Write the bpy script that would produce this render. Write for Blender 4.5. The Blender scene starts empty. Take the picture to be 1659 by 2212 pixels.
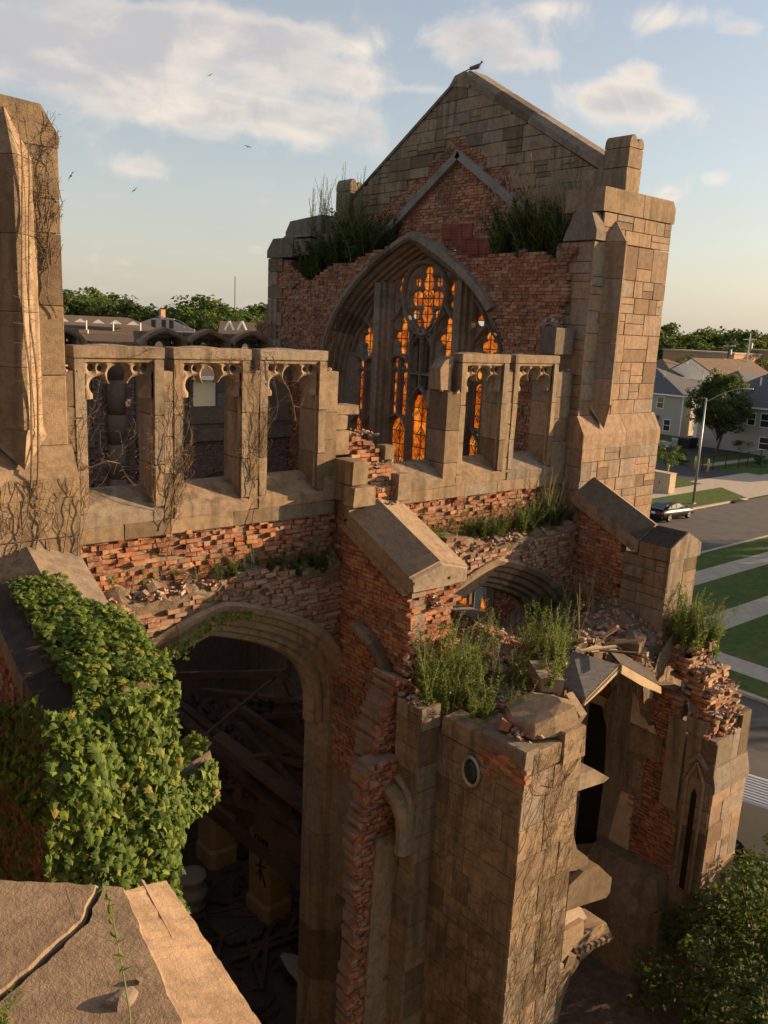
import bpy, math, random
import numpy as np
from mathutils import Matrix, Vector

# ------------------------------------------------------------------ scene, camera, sky, sun
scene = bpy.context.scene
COL = scene.collection
R_ = math.radians
YAW, PITCH, ROLL, FPX = R_(49.43), R_(12.28), R_(2.70), 1850.0     # photo measured at 1659 x 2212
CAM = np.array([0.0, -11.5, 15.5])
def _axes():
    f = np.array([math.cos(YAW), math.sin(YAW), 0]); r = np.array([math.sin(YAW), -math.cos(YAW), 0]); z = np.array([0, 0, 1.0])
    F = f*math.cos(PITCH) - z*math.sin(PITCH); U = f*math.sin(PITCH) + z*math.cos(PITCH)
    return F, r*math.cos(ROLL) + U*math.sin(ROLL), -r*math.sin(ROLL) + U*math.cos(ROLL)
CF, CR, CU = _axes()
cd = bpy.data.cameras.new('camera'); cam = bpy.data.objects.new('camera', cd); COL.objects.link(cam)
cd.sensor_fit = 'VERTICAL'; cd.sensor_height = 36; cd.lens = 36*FPX/2212; cd.clip_end = 3000; cd.clip_start = 0.05
cam.matrix_world = Matrix(((CR[0], CU[0], -CF[0], CAM[0]), (CR[1], CU[1], -CF[1], CAM[1]), (CR[2], CU[2], -CF[2], CAM[2]), (0, 0, 0, 1)))
scene.camera = cam
scene.render.resolution_x = 768; scene.render.resolution_y = 1024
scene.view_settings.view_transform = 'Standard'; scene.view_settings.look = 'None'
scene.view_settings.exposure = 1.22; scene.view_settings.gamma = 1.0

SUN_AZ, SUN_EL = -27.0, 13.5          # azimuth measured from +X towards +Y
SD = np.array([math.cos(R_(SUN_EL))*math.cos(R_(SUN_AZ)), math.cos(R_(SUN_EL))*math.sin(R_(SUN_AZ)), math.sin(R_(SUN_EL))])
sl = bpy.data.lights.new('sun', 'SUN'); sl.energy = 5.0; sl.angle = R_(0.6); sl.color = (1.0, 0.67, 0.385)
so = bpy.data.objects.new('sun', sl); COL.objects.link(so)
so.rotation_euler = Vector((-SD[0], -SD[1], -SD[2])).to_track_quat('-Z', 'Y').to_euler()

def ray(x, y): return CF + CR*((x-829.5)/FPX) - CU*((y-1106)/FPX)
def pX(x, y, v): d = ray(x, y); return CAM + d*((v-CAM[0])/d[0])
def pY(x, y, v): d = ray(x, y); return CAM + d*((v-CAM[1])/d[1])
def pZ(x, y, v): d = ray(x, y); return CAM + d*((v-CAM[2])/d[2])
def pixel(p):
    q = np.asarray(p, float) - CAM; w = q @ CF
    return 829.5 + FPX*(q @ CR)/w, 1106 - FPX*(q @ CU)/w, w
SC = 1659/3024
def crop(x0, y0, k): return lambda x, y: ((x0+x*k)*SC, (y0+y*k)*SC)     # zoomed crop coordinates of the photo

world = bpy.data.worlds.new('World'); scene.world = world; world.use_nodes = True
def build_sky():
    nt = world.node_tree; N = nt.nodes; L = nt.links; N.clear()
    out = N.new('ShaderNodeOutputWorld'); bg = N.new('ShaderNodeBackground'); L.new(bg.outputs[0], out.inputs[0])
    sky = N.new('ShaderNodeTexSky'); sky.sky_type = 'NISHITA'; sky.sun_disc = False
    sky.sun_elevation = R_(SUN_EL); sky.sun_rotation = math.pi/2 - R_(SUN_AZ)
    sky.air_density = 1.0; sky.dust_density = 2.2; sky.ozone_density = 1.3; sky.altitude = 200
    bg.inputs[1].default_value = 0.085
    tc = N.new('ShaderNodeTexCoord'); D = tc.outputs['Generated']
    def m(op, a, b=None, c=None):
        n = N.new('ShaderNodeMath'); n.operation = op
        for i, v in enumerate((a, b, c)):
            if v is None: continue
            if isinstance(v, (int, float)): n.inputs[i].default_value = v
            else: L.new(v, n.inputs[i])
        return n.outputs[0]
    def vm(op, a, b=None):
        n = N.new('ShaderNodeVectorMath'); n.operation = op
        for i, v in enumerate((a, b)):
            if v is None: continue
            if isinstance(v, (tuple, list, np.ndarray)): n.inputs[i].default_value = tuple(v)
            else: L.new(v, n.inputs[i])
        return n.outputs['Value'] if op in ('DOT_PRODUCT', 'LENGTH') else n.outputs[0]
    sep = N.new('ShaderNodeSeparateXYZ'); L.new(D, sep.inputs[0])
    zc = m('MAXIMUM', m('ADD', sep.outputs[2], 0.16), 0.03)
    cmb = N.new('ShaderNodeCombineXYZ'); L.new(m('DIVIDE', sep.outputs[0], zc), cmb.inputs[0]); L.new(m('DIVIDE', sep.outputs[1], zc), cmb.inputs[1])
    def noise(vec, scale, detail, rough=.55, dist=0.0):
        n = N.new('ShaderNodeTexNoise'); L.new(vec, n.inputs['Vector']); n.inputs['Scale'].default_value = scale
        n.inputs['Detail'].default_value = detail; n.inputs['Roughness'].default_value = rough; n.inputs['Distortion'].default_value = dist
        return n.outputs[0]
    n1 = noise(cmb.outputs[0], 1.6, 7, .58, .3)
    off = vm('ADD', cmb.outputs[0], (0.10, -0.06, 0))
    n2 = noise(off, 1.6, 4, .55, .3)
    nw = noise(D, 15, 6, .6, .5)
    # single clouds: direction, half sizes in radians
    total = None
    for (px, py, w, h, k) in ((150, 105, 330, 62, .95), (430, 100, 230, 40, .85), (650, 95, 130, 42, .9), (760, 170, 110, 22, .8), (90, 165, 130, 26, .7), (470, 228, 150, 40, 1.0), (690, 275, 150, 45, 1.05), (330, 250, 80, 25, .6), (310, 362, 66, 22, .95),
                           (1030, 80, 130, 50, 1.05), (1150, 130, 80, 20, .8), (1360, 232, 130, 36, 1.05), (1290, 195, 90, 34, .9), (1480, 40, 120, 26, .8), (1600, 62, 40, 10, .8), (1545, 385, 44, 22, 1.1), (1450, 420, 30, 18, .9),
                           (548, 540, 30, 10, .7), (920, 195, 70, 10, .6), (1385, 150, 50, 18, .8), (1190, 15, 70, 18, .6), (300, 25, 340, 22, .75), (1600, 300, 60, 12, .4), (240, 425, 40, 10, .4)):
        d = ray(px, py); d = d/np.linalg.norm(d)
        e1 = np.cross(d, (0, 0, 1)); e1 /= np.linalg.norm(e1); e2 = np.cross(e1, d)
        ww, hh = w/FPX*.95, h/FPX
        a = vm('DOT_PRODUCT', D, e1/ww); b = vm('DOT_PRODUCT', D, e2/hh)
        g = m('POWER', .4066, m('MULTIPLY_ADD', a, a, m('MULTIPLY', b, b)))
        total = m('MULTIPLY_ADD', g, k, total if total is not None else 0.0)
    total = m('MINIMUM', total, 1.3)
    gen = m('MULTIPLY', m('SUBTRACT', n1, 0.50), .55)                       # loose cloud everywhere
    dens = m('ADD', m('MULTIPLY', total, 0.80), m('ADD', m('MULTIPLY', m('SUBTRACT', nw, .5), 1.8), gen))
    mr = N.new('ShaderNodeMapRange'); mr.interpolation_type = 'SMOOTHSTEP'; L.new(dens, mr.inputs[0])
    mr.inputs[1].default_value = 0.20; mr.inputs[2].default_value = 1.0; mr.inputs[3].default_value = 0; mr.inputs[4].default_value = .85
    shade = N.new('ShaderNodeMapRange'); shade.interpolation_type = 'SMOOTHSTEP'; L.new(m('ADD', m('MULTIPLY', m('SUBTRACT', n1, n2), 2.2), m('ADD', m('MULTIPLY', sep.outputs[0], .5), m('SUBTRACT', 1.05, m('MULTIPLY', dens, .75)))), shade.inputs[0])
    shade.inputs[1].default_value = 0.25; shade.inputs[2].default_value = 1.25
    def rgb(col):
        n = N.new('ShaderNodeRGB'); n.outputs[0].default_value = (*col, 1); return n.outputs[0]
    def mix(f, a, b):
        n = N.new('ShaderNodeMix'); n.data_type = 'RGBA'; L.new(f, n.inputs[0]); L.new(a, n.inputs[6]); L.new(b, n.inputs[7]); return n.outputs[2]
    ccol = mix(shade.outputs[0], rgb((2.95, 2.85, 2.9)), rgb((5.7, 4.85, 3.95)))
    veil = N.new('ShaderNodeMapRange'); L.new(n1, veil.inputs[0]); veil.inputs[1].default_value = .2; veil.inputs[2].default_value = .8; veil.inputs[3].default_value = .22; veil.inputs[4].default_value = .5
    low = m('POWER', m('SUBTRACT', 1.0, m('MAXIMUM', sep.outputs[2], 0.0)), 7.0)
    hazy = mix(m('MULTIPLY_ADD', low, .42, m('MULTIPLY', veil.outputs[0], .8)), sky.outputs[0], rgb((3.75, 3.42, 2.98)))
    final = mix(mr.outputs[0], hazy, ccol)
    L.new(final, bg.inputs[0])
build_sky()
world.cycles.sampling_method = 'MANUAL'; world.cycles.sample_map_resolution = 256

# ------------------------------------------------------------------ helpers: objects
def link(o): COL.objects.link(o); return o
def put(name, me, parent=None, matrix=None):
    o = bpy.data.objects.new(name, me); COL.objects.link(o)
    if parent is not None:
        o.parent = parent
        if parent.get('_at') is not None: o.matrix_parent_inverse = Matrix.Translation(-Vector(parent['_at']))
    if matrix is not None: o.matrix_basis = matrix
    return o
def thing(name, label, cat, at=(0, 0, 0), group=None):
    o = bpy.data.objects.new(name, None); COL.objects.link(o); o.empty_display_size = .2
    o.location = at; o['_at'] = [float(v) for v in at]
    o['label'] = label; o['category'] = cat
    if group: o['group'] = group
    return o
def tag(o, label, cat, group=None):
    o['label'] = label; o['category'] = cat
    if group: o['group'] = group
    return o
def structure(o): o['kind'] = 'structure'; return o
def stuff(o): o['kind'] = 'stuff'; return o
def copy_tree(o, loc, rotz=0.0, scale=1.0, label=None, group=None):
    r = o.copy(); COL.objects.link(r); r.location = loc; r.rotation_euler = (0, 0, rotz); r.scale = (scale,)*3
    if label: r['label'] = label
    if group: r['group'] = group
    for ch in [c for c in o.children]:
        c = ch.copy(); COL.objects.link(c); c.parent = r
        for g in [c2 for c2 in ch.children]:
            d = g.copy(); COL.objects.link(d); d.parent = c
    return r

class MB:
    """collects polygons, with a tone per vertex"""
    def __init__(s): s.v = []; s.f = []; s.t = []; s.m = []; s.tone = .5; s.mi = 0
    def add(s, V, Fc):
        b = len(s.v); s.v.extend([tuple(map(float, p)) for p in V]); s.t.extend([s.tone]*len(V))
        for f in Fc: s.f.append([i+b for i in f]); s.m.append(s.mi)
    def hexa(s, P):                                    # 8 points: bottom 4, top 4
        s.add(P, [(3, 2, 1, 0), (4, 5, 6, 7), (0, 1, 5, 4), (1, 2, 6, 5), (2, 3, 7, 6), (3, 0, 4, 7)])
    def box(s, x0, x1, y0, y1, z0, z1):
        s.hexa([(x0, y0, z0), (x1, y0, z0), (x1, y1, z0), (x0, y1, z0), (x0, y0, z1), (x1, y0, z1), (x1, y1, z1), (x0, y1, z1)])
    def obox(s, c, ex, ey, ez):                        # centre and three half axes
        c, ex, ey, ez = map(np.asarray, (c, ex, ey, ez))
        s.hexa([c-ex-ey-ez, c+ex-ey-ez, c+ex+ey-ez, c-ex+ey-ez, c-ex-ey+ez, c+ex-ey+ez, c+ex+ey+ez, c-ex+ey+ez])
    def prism(s, poly, vec):                           # 3D polygon pushed along vec
        n = len(poly); poly = [np.asarray(p, float) for p in poly]; vec = np.asarray(vec, float)
        V = poly + [p+vec for p in poly]
        s.add(V, [tuple(range(n-1, -1, -1)), tuple(range(n, 2*n))] + [(i, (i+1) % n, n+(i+1) % n, n+i) for i in range(n)])
    def loft(s, rings, close=True, caps=True):
        n = len(rings[0]); V = [p for r in rings for p in r]; Fc = []
        for k in range(len(rings)-1):
            for i in range(n if close else n-1):
                j = (i+1) % n; Fc.append((k*n+i, k*n+j, (k+1)*n+j, (k+1)*n+i))
        if caps and close: Fc += [tuple(range(n-1, -1, -1)), tuple(range((len(rings)-1)*n, len(rings)*n))]
        s.add(V, Fc)
    def tube(s, pts, rad, n=5):
        pts = [np.asarray(p, float) for p in pts]; rings = []
        if isinstance(rad, (int, float)): rad = [rad]*len(pts)
        ref = np.array([.3, .5, .8])
        for i, p in enumerate(pts):
            d = pts[min(i+1, len(pts)-1)] - pts[max(i-1, 0)]; L = np.linalg.norm(d); d = d/L if L > 1e-9 else np.array([0, 0, 1.])
            a = np.cross(d, ref); la = np.linalg.norm(a)
            if la < 1e-3: a = np.cross(d, (1, 0, 0)); la = np.linalg.norm(a)
            a /= la; b = np.cross(d, a)
            rings.append([p + rad[i]*(a*math.cos(2*math.pi*k/n) + b*math.sin(2*math.pi*k/n)) for k in range(n)])
        s.loft(rings)
    def mesh(s, name, mats, smooth=False):
        me = bpy.data.meshes.new(name); me.from_pydata(s.v, [], s.f)
        mats = mats if isinstance(mats, (list, tuple)) else [mats]
        for m in mats: me.materials.append(m)
        if len(mats) > 1: me.polygons.foreach_set('material_index', s.m)
        at = me.attributes.new('tone', 'FLOAT', 'POINT'); at.data.foreach_set('value', s.t)
        if smooth: me.polygons.foreach_set('use_smooth', [True]*len(me.polygons))
        me.update(); return me
    def build(s, name, mats, parent=None, smooth=False): return put(name, s.mesh(name, mats, smooth), parent)

def in_poly(P, poly):
    P = np.asarray(P, float); x, y = P[:, 0], P[:, 1]; r = np.zeros(len(P), bool); n = len(poly)
    for i in range(n):
        (x1, y1), (x2, y2) = poly[i], poly[(i+1) % n]
        c = ((y1 > y) != (y2 > y)) & (x < (x2-x1)*(y-y1)/((y2-y1) if abs(y2-y1) > 1e-12 else 1e-12) + x1)
        r ^= c
    return r
def clip(sub, conv):                                   # Sutherland-Hodgman against a convex polygon
    area = sum(conv[i][0]*conv[(i+1) % len(conv)][1]-conv[(i+1) % len(conv)][0]*conv[i][1] for i in range(len(conv)))
    cv = conv if area > 0 else conv[::-1]; out = list(sub)
    for i in range(len(cv)):
        a, b = cv[i], cv[(i+1) % len(cv)]; inp = out; out = []
        if not inp: return []
        side = lambda p: (b[0]-a[0])*(p[1]-a[1])-(b[1]-a[1])*(p[0]-a[0])
        for j in range(len(inp)):
            p, q = inp[j], inp[(j+1) % len(inp)]; sp, sq = side(p), side(q)
            if sp >= 0: out.append(p)
            if (sp >= 0) != (sq >= 0):
                t = sp/(sp-sq); out.append((p[0]+t*(q[0]-p[0]), p[1]+t*(q[1]-p[1])))
    return out

# ------------------------------------------------------------------ materials
MATS = {}
def material(name, build):
    m = bpy.data.materials.new(name); m.use_nodes = True; nt = m.node_tree; N = nt.nodes; L = nt.links
    N.clear(); out = N.new('ShaderNodeOutputMaterial')
    class K: pass
    k = K(); k.N = N; k.L = L; k.out = out
    geo = N.new('ShaderNodeNewGeometry'); k.pos = geo.outputs['Position']; k.geo = geo
    def setin(sock, v):
        if isinstance(v, bpy.types.NodeSocket): L.new(v, sock)
        elif isinstance(v, (tuple, list)): sock.default_value = (*v, 1) if len(v) == 3 and len(sock.default_value) == 4 else v
        else: sock.default_value = v
    k.set = setin
    def noise(scale, detail=4, rough=.55, stretch=None, dist=0., vec=None):
        v = vec if vec is not None else k.pos
        if stretch:
            mp = N.new('ShaderNodeMapping'); L.new(v, mp.inputs[0]); mp.inputs['Scale'].default_value = stretch; v = mp.outputs[0]
        n = N.new('ShaderNodeTexNoise'); L.new(v, n.inputs['Vector']); n.inputs['Scale'].default_value = scale
        n.inputs['Detail'].default_value = detail; n.inputs['Roughness'].default_value = rough; n.inputs['Distortion'].default_value = dist
        return n.outputs[0]
    def ramp(v, lo, hi, a=0., b=1.):
        n = N.new('ShaderNodeMapRange'); n.interpolation_type = 'SMOOTHSTEP'; setin(n.inputs[0], v)
        n.inputs[1].default_value = lo; n.inputs[2].default_value = hi; n.inputs[3].default_value = a; n.inputs[4].default_value = b; return n.outputs[0]
    def math_(op, a, b=0.):
        n = N.new('ShaderNodeMath'); n.operation = op; setin(n.inputs[0], a); setin(n.inputs[1], b); return n.outputs[0]
    def mix(f, a, b, mode='MIX'):
        n = N.new('ShaderNodeMix'); n.data_type = 'RGBA'; n.blend_type = mode; setin(n.inputs[0], f); setin(n.inputs[6], a); setin(n.inputs[7], b); return n.outputs[2]
    def cramp(v, stops):
        n = N.new('ShaderNodeValToRGB'); setin(n.inputs[0], v); e = n.color_ramp.elements
        while len(e) < len(stops): e.new(.5)
        for el, (p, c) in zip(e, stops): el.position = p; el.color = (*c, 1)
        return n.outputs[0]
    def attr(nm='tone'):
        n = N.new('ShaderNodeAttribute'); n.attribute_name = nm; return n.outputs['Fac']
    def rnd(): return N.new('ShaderNodeObjectInfo').outputs['Random']
    def bump(h, s=.3, d=.02):
        n = N.new('ShaderNodeBump'); n.inputs['Strength'].default_value = s; n.inputs['Distance'].default_value = d; L.new(h, n.inputs['Height']); return n.outputs[0]
    def princ(col, rough=.85, normal=None, spec=.25, metal=0., **kw):
        b = N.new('ShaderNodeBsdfPrincipled'); setin(b.inputs['Base Color'], col); setin(b.inputs['Roughness'], rough)
        b.inputs['Specular IOR Level'].default_value = spec; b.inputs['Metallic'].default_value = metal
        if normal is not None: L.new(normal, b.inputs['Normal'])
        for a, v in kw.items(): setin(b.inputs[a], v)
        return b.outputs[0]
    def final(sh): L.new(sh, out.inputs[0])
    k.noise, k.ramp, k.math, k.mix, k.cramp, k.attr, k.rnd, k.bump, k.princ, k.final = noise, ramp, math_, mix, cramp, attr, rnd, bump, princ, final
    build(k); MATS[name] = m; return m

def stone_mat(name, c1, c2, grime, gr=.55, tonev=.95):
    def b(k):
        t = k.attr(); base = k.cramp(k.noise(1.3, 5, .6), [(.3, c1), (.7, c2)])
        v = k.math('ADD', k.math('MULTIPLY', t, tonev), 1-tonev*.5)
        base = k.mix(1., base, k.cramp(v, [(0, (0, 0, 0)), (1, (1, 1, 1))]), 'MULTIPLY')
        grey = k.ramp(k.math('FRACT', k.math('MULTIPLY', t, 7.31)), .45, .95, 0, .55)
        gc = sum(c1)/3; base = k.mix(grey, base, (gc*1.02, gc*.93, gc*.80))
        pink = k.ramp(k.math('FRACT', k.math('MULTIPLY', t, 3.77)), .6, .95, 0, .22)
        base = k.mix(pink, base, (c1[0]*1.08, c1[1]*.95, c1[2]*.92))
        mott = k.ramp(k.noise(9, 5, .7), .32, .72, .72, 1.14)
        base = k.mix(1., base, k.cramp(mott, [(0, (0, 0, 0)), (1, (1, 1, 1))]), 'MULTIPLY')
        streak = k.math('MULTIPLY', k.ramp(k.noise(3.2, 5, .6, (1.6, 1.6, .16)), .44, .66), k.ramp(k.noise(.55, 3), .34, .56))
        blot = k.ramp(k.noise(2.3, 6, .72), .50, .70)
        g = k.math('MULTIPLY', k.math('MAXIMUM', streak, k.math('MULTIPLY', blot, .7)), gr)
        base = k.mix(g, base, grime)
        lich = k.math('MULTIPLY', k.ramp(k.noise(22, 4, .7), .62, .74), k.ramp(k.noise(.9, 2), .5, .65, 0, .5))
        base = k.mix(lich, base, (.52, .46, .36))
        h = k.noise(34, 5, .78)
        k.final(k.princ(base, .92, k.bump(h, .6, .022), .15))
    return material(name, b)
STONE = stone_mat('limestone', (.31, .23, .15), (.235, .172, .11), (.08, .064, .044), .68)
STONE_L = stone_mat('limestone_pale', (.345, .245, .165), (.285, .195, .127), (.12, .09, .06), .5)
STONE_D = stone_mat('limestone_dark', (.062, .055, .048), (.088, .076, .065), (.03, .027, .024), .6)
STONE_G = stone_mat('limestone_grey', (.25, .20, .15), (.195, .157, .12), (.085, .07, .055), .5)
STONE_TOP = stone_mat('parapet_stone', (.33, .24, .155), (.235, .17, .112), (.10, .078, .056), .6)

def brick_b(c):
    def b(k):
        t = k.attr(); r = k.math('FRACT', k.math('ADD', t, k.math('MULTIPLY', k.rnd(), .73)))
        base = k.cramp(r, c)
        base = k.mix(k.ramp(k.noise(30, 4, .65), .4, .75, 0, .45), base, (.10, .055, .038))
        mort = k.math('MULTIPLY', k.ramp(k.noise(14, 5, .7), .51, .62), k.ramp(k.noise(1.1, 3), .38, .58, .2, .95))
        base = k.mix(mort, base, (.32, .25, .19))
        soot = k.math('MULTIPLY', k.ramp(k.noise(1.0, 5, .6), .50, .68), .55)
        base = k.mix(soot, base, (.085, .06, .048))
        k.final(k.princ(base, .93, k.bump(k.noise(70, 5, .75), .55, .012), .12))
    return b
BR = [(0, (.29, .105, .054)), (.15, (.37, .165, .085)), (.30, (.20, .066, .038)), (.45, (.42, .215, .115)), (.60, (.31, .118, .062)), (.72, (.15, .066, .046)), (.84, (.40, .25, .15)), (1, (.26, .088, .046))]
BRICK = material('brick', brick_b(BR))
BRICK_P = material('brick_pale', brick_b([(0, (.38, .25, .16)), (.25, (.43, .30, .19)), (.45, (.36, .15, .085)), (.6, (.46, .34, .23)), (.8, (.32, .20, .13)), (1, (.40, .20, .11))]))
BRICK_DU = material('brick_dusty', brick_b([(0, (.25, .15, .10)), (.2, (.31, .20, .135)), (.4, (.21, .105, .068)), (.6, (.34, .235, .165)), (.8, (.19, .12, .088)), (1, (.28, .145, .09))]))
BRICK_G = material('brick_grey', brick_b([(0, (.17, .13, .125)), (.3, (.22, .17, .155)), (.5, (.24, .125, .095)), (.7, (.15, .12, .12)), (1, (.26, .16, .13))]))
def mortar_b(k):
    base = k.cramp(k.noise(5, 6, .7), [(.3, (.16, .12, .09)), (.6, (.27, .21, .16)), (.8, (.12, .085, .062))])
    k.final(k.princ(base, .97, k.bump(k.noise(38, 6, .75), .8, .03), .08))
MORTAR = material('mortar', mortar_b)
def rubble_b(k):
    base = k.cramp(k.math('FRACT', k.math('ADD', k.attr(), k.math('MULTIPLY', k.rnd(), .9))), [(0, (.36, .29, .22)), (.25, (.27, .21, .16)), (.45, (.35, .14, .08)), (.6, (.42, .35, .28)), (.8, (.24, .17, .12)), (1, (.31, .12, .07))])
    base = k.mix(k.ramp(k.noise(8, 5, .65), .48, .7, 0, .75), base, (.42, .36, .29))
    k.final(k.princ(base, .95, k.bump(k.noise(40, 5, .75), .7, .02), .1))
RUBBLE = material('rubble', rubble_b)
def dirt_b(k):
    base = k.cramp(k.noise(6, 7, .72), [(.3, (.10, .075, .055)), (.5, (.17, .13, .095)), (.72, (.26, .21, .16))])
    k.final(k.princ(base, .97, k.bump(k.noise(22, 7, .75), .9, .05), .08))
DIRT = material('rubble_soil', dirt_b)
def debris_b(k):
    base = k.cramp(k.math('FRACT', k.math('ADD', k.attr(), k.math('MULTIPLY', k.noise(3, 4), .5))), [(0, (.05, .04, .03)), (.4, (.028, .022, .018)), (.7, (.075, .058, .044)), (1, (.035, .027, .02))])
    k.final(k.princ(base, .97, k.bump(k.noise(20, 5, .75), .8, .04), .08))
DEBRIS = material('shade_dark_debris', debris_b)  # darkness of the nave interior is put into this colour
def wood(name, c1, c2, sc=(1, 1, 1)):
    def b(k):
        t = k.attr(); base = k.cramp(k.noise(9, 6, .65, sc, 1.2), [(.3, c1), (.7, c2)])
        base = k.mix(k.ramp(k.noise(1.5, 4), .45, .7, 0, .5), base, tuple(x*.45 for x in c1))
        base = k.mix(1., base, k.cramp(k.math('ADD', k.math('MULTIPLY', t, .6), .7), [(0, (0, 0, 0)), (1, (1, 1, 1))]), 'MULTIPLY')
        k.final(k.princ(base, .85, k.bump(k.noise(24, 5, .7, sc, 1.), .5, .01), .2))
    return material(name, b)
WOOD_G = wood('grey_wood', (.16, .145, .13), (.27, .25, .23), (3, 1, 3))
WOOD_B = wood('burnt_wood', (.045, .03, .02), (.105, .066, .04), (5, .6, 5))
WOOD_L = wood('bare_wood', (.44, .33, .20), (.58, .46, .30), (4, 4, 1.2))
def simple(name, col, rough=.7, spec=.3, metal=0., var=.15, sc=6., bs=.15):
    def b(k):
        c2 = tuple(min(1, x*(1+var)) for x in col); c1 = tuple(x*(1-var) for x in col)
        k.final(k.princ(k.cramp(k.noise(sc, 5, .6), [(.3, c1), (.7, c2)]), rough, k.bump(k.noise(sc*7, 4), bs, .01), spec, metal))
    return material(name, b)
TILE = simple('terracotta_tile', (.215, .075, .046), .85, .15, 0, .3, 5, .5)
LEAD = simple('lead_came', (.035, .032, .03), .6, .3)
def glass_b(k):
    t = k.attr(); r = k.math('FRACT', k.math('ADD', t, k.rnd()))
    col = k.cramp(r, [(0, (.80, .44, .13)), (.2, (.95, .58, .22)), (.4, (.70, .34, .09)), (.6, (.90, .50, .16)), (.8, (1., .68, .30)), (1, (.78, .42, .12))])
    col = k.mix(k.ramp(k.noise(5, 6, .7), .36, .66, 0, .85), col, (.33, .15, .035))
    tr = k.N.new('ShaderNodeBsdfTranslucent'); k.L.new(col, tr.inputs[0])
    p = k.princ((.10, .05, .015), .3, k.bump(k.noise(12, 3), .1, .01), .5)
    ms = k.N.new('ShaderNodeMixShader'); ms.inputs[0].default_value = .45; k.L.new(tr.outputs[0], ms.inputs[1]); k.L.new(p, ms.inputs[2]); k.final(ms.outputs[0])
GLASS = material('amber_glass', glass_b)
def leaf(name, stops, trans=.35, rough=.6):
    def b(k):
        t = k.attr(); r = k.math('FRACT', k.math('ADD', t, k.math('MULTIPLY', k.rnd(), .31)))
        col = k.cramp(r, stops)
        p = k.princ(col, rough, None, .2)
        tr = k.N.new('ShaderNodeBsdfTranslucent'); k.L.new(k.mix(.35, col, (.25, .33, .03)), tr.inputs[0])
        ms = k.N.new('ShaderNodeMixShader'); ms.inputs[0].default_value = trans; k.L.new(p, ms.inputs[1]); k.L.new(tr.outputs[0], ms.inputs[2]); k.final(ms.outputs[0])
    return material(name, b)
IVY = leaf('ivy_leaf', [(0, (.042, .078, .014)), (.25, (.078, .130, .02)), (.5, (.05, .092, .02)), (.72, (.115, .172, .026)), (.92, (.165, .215, .035)), (.965, (.22, .17, .04)), (1, (.22, .07, .03))])
WEED = leaf('weed_leaf', [(0, (.095, .14, .026)), (.4, (.15, .20, .042)), (.7, (.11, .165, .034)), (1, (.22, .25, .07))], .45)
WEED_D = leaf('dark_weed_leaf', [(0, (.035, .055, .018)), (.5, (.05, .07, .022)), (1, (.075, .09, .03))])
TREE = leaf('tree_leaf', [(0, (.04, .075, .018)), (.4, (.055, .095, .02)), (.75, (.075, .115, .025)), (1, (.105, .14, .03))])
TREE_D = leaf('dark_tree_leaf', [(0, (.028, .05, .015)), (.5, (.04, .065, .018)), (1, (.065, .095, .022))])
DRY = simple('dry_stem', (.30, .235, .14), .9, .1)
VINE = simple('dry_vine', (.125, .09, .058), .92, .1, 0, .35, 12)
STEM = simple('green_stem', (.16, .19, .07), .8, .2)
BARK = simple('bark', (.09, .07, .05), .95, .1, 0, .35, 10, .6)
ASPH = simple('asphalt', (.055, .053, .05), .9, .2, 0, .22, 1.2, .3)
ASPH_L = simple('asphalt_worn', (.085, .08, .075), .9, .2, 0, .2, .8, .3)
CONC = simple('concrete', (.36, .31, .25), .92, .15, 0, .14, 2., .25)
def grass_b(k):
    base = k.cramp(k.noise(.5, 7, .7), [(.25, (.055, .085, .022)), (.5, (.075, .115, .028)), (.75, (.10, .13, .038))])
    base = k.mix(k.ramp(k.noise(2.2, 7, .75), .4, .65, 0, .7), base, (.038, .058, .016))
    base = k.mix(k.ramp(k.noise(.22, 5, .65), .54, .70, 0, .6), base, (.13, .115, .06))
    k.final(k.princ(base, .95, k.bump(k.noise(30, 6, .8), .9, .05), .1))
GRASS = material('grass', grass_b)
def roof_b(c1, c2):
    return lambda k: k.final(k.princ(k.mix(k.ramp(k.noise(4, 5, .7, (1, 1, 6)), .35, .7, 0, 1), c1, c2), .9, k.bump(k.noise(12, 5, .7, (1, 1, 5)), .4, .03), .15))
ROOF_G = material('grey_shingle', roof_b((.085, .085, .09), (.125, .125, .13)))
ROOF_B = material('brown_shingle', roof_b((.12, .085, .06), (.17, .125, .09)))
def siding(name, col):
    def b(k):
        sp = k.N.new('ShaderNodeSeparateXYZ'); k.L.new(k.pos, sp.inputs[0]); fr = k.math('FRACT', k.math('MULTIPLY', sp.outputs[2], 7.))
        base = k.mix(k.ramp(fr, .0, .12, .55, 0.), col, tuple(c*.55 for c in col)); base = k.mix(k.ramp(k.noise(1.2, 4), .4, .7, 0, .25), base, tuple(c*.82 for c in col))
        k.final(k.princ(base, .7, k.bump(fr, .4, .01), .2))
    return material(name, b)
SIDE_G = siding('grey_siding', (.36, .345, .31)); SIDE_T = siding('tan_siding', (.50, .42, .30)); SIDE_W = siding('white_siding', (.72, .67, .58)); SIDE_Y = siding('yellow_siding', (.66, .52, .33))
WHITE = simple('white_paint', (.74, .71, .66), .6, .3, 0, .06); BRICK_F = simple('far_brick', (.42, .24, .14), .9, .15, 0, .15, 3)
PANE = simple('window_glass', (.03, .035, .04), .08, .6, 0, .1); METAL = simple('galvanised_metal', (.30, .31, .31), .45, .4, .6, .12)
BLACKM = simple('black_metal', (.02, .02, .02), .5, .3); YELLOW = simple('yellow_paint', (.62, .43, .10), .6, .3, 0, .12)
PLASTER = simple('plaster', (.43, .34, .24), .9, .12, 0, .18, 4, .35); YELLOWST = simple('ochre_plaster', (.27, .19, .09), .9, .12, 0, .2, 5, .3)
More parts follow.
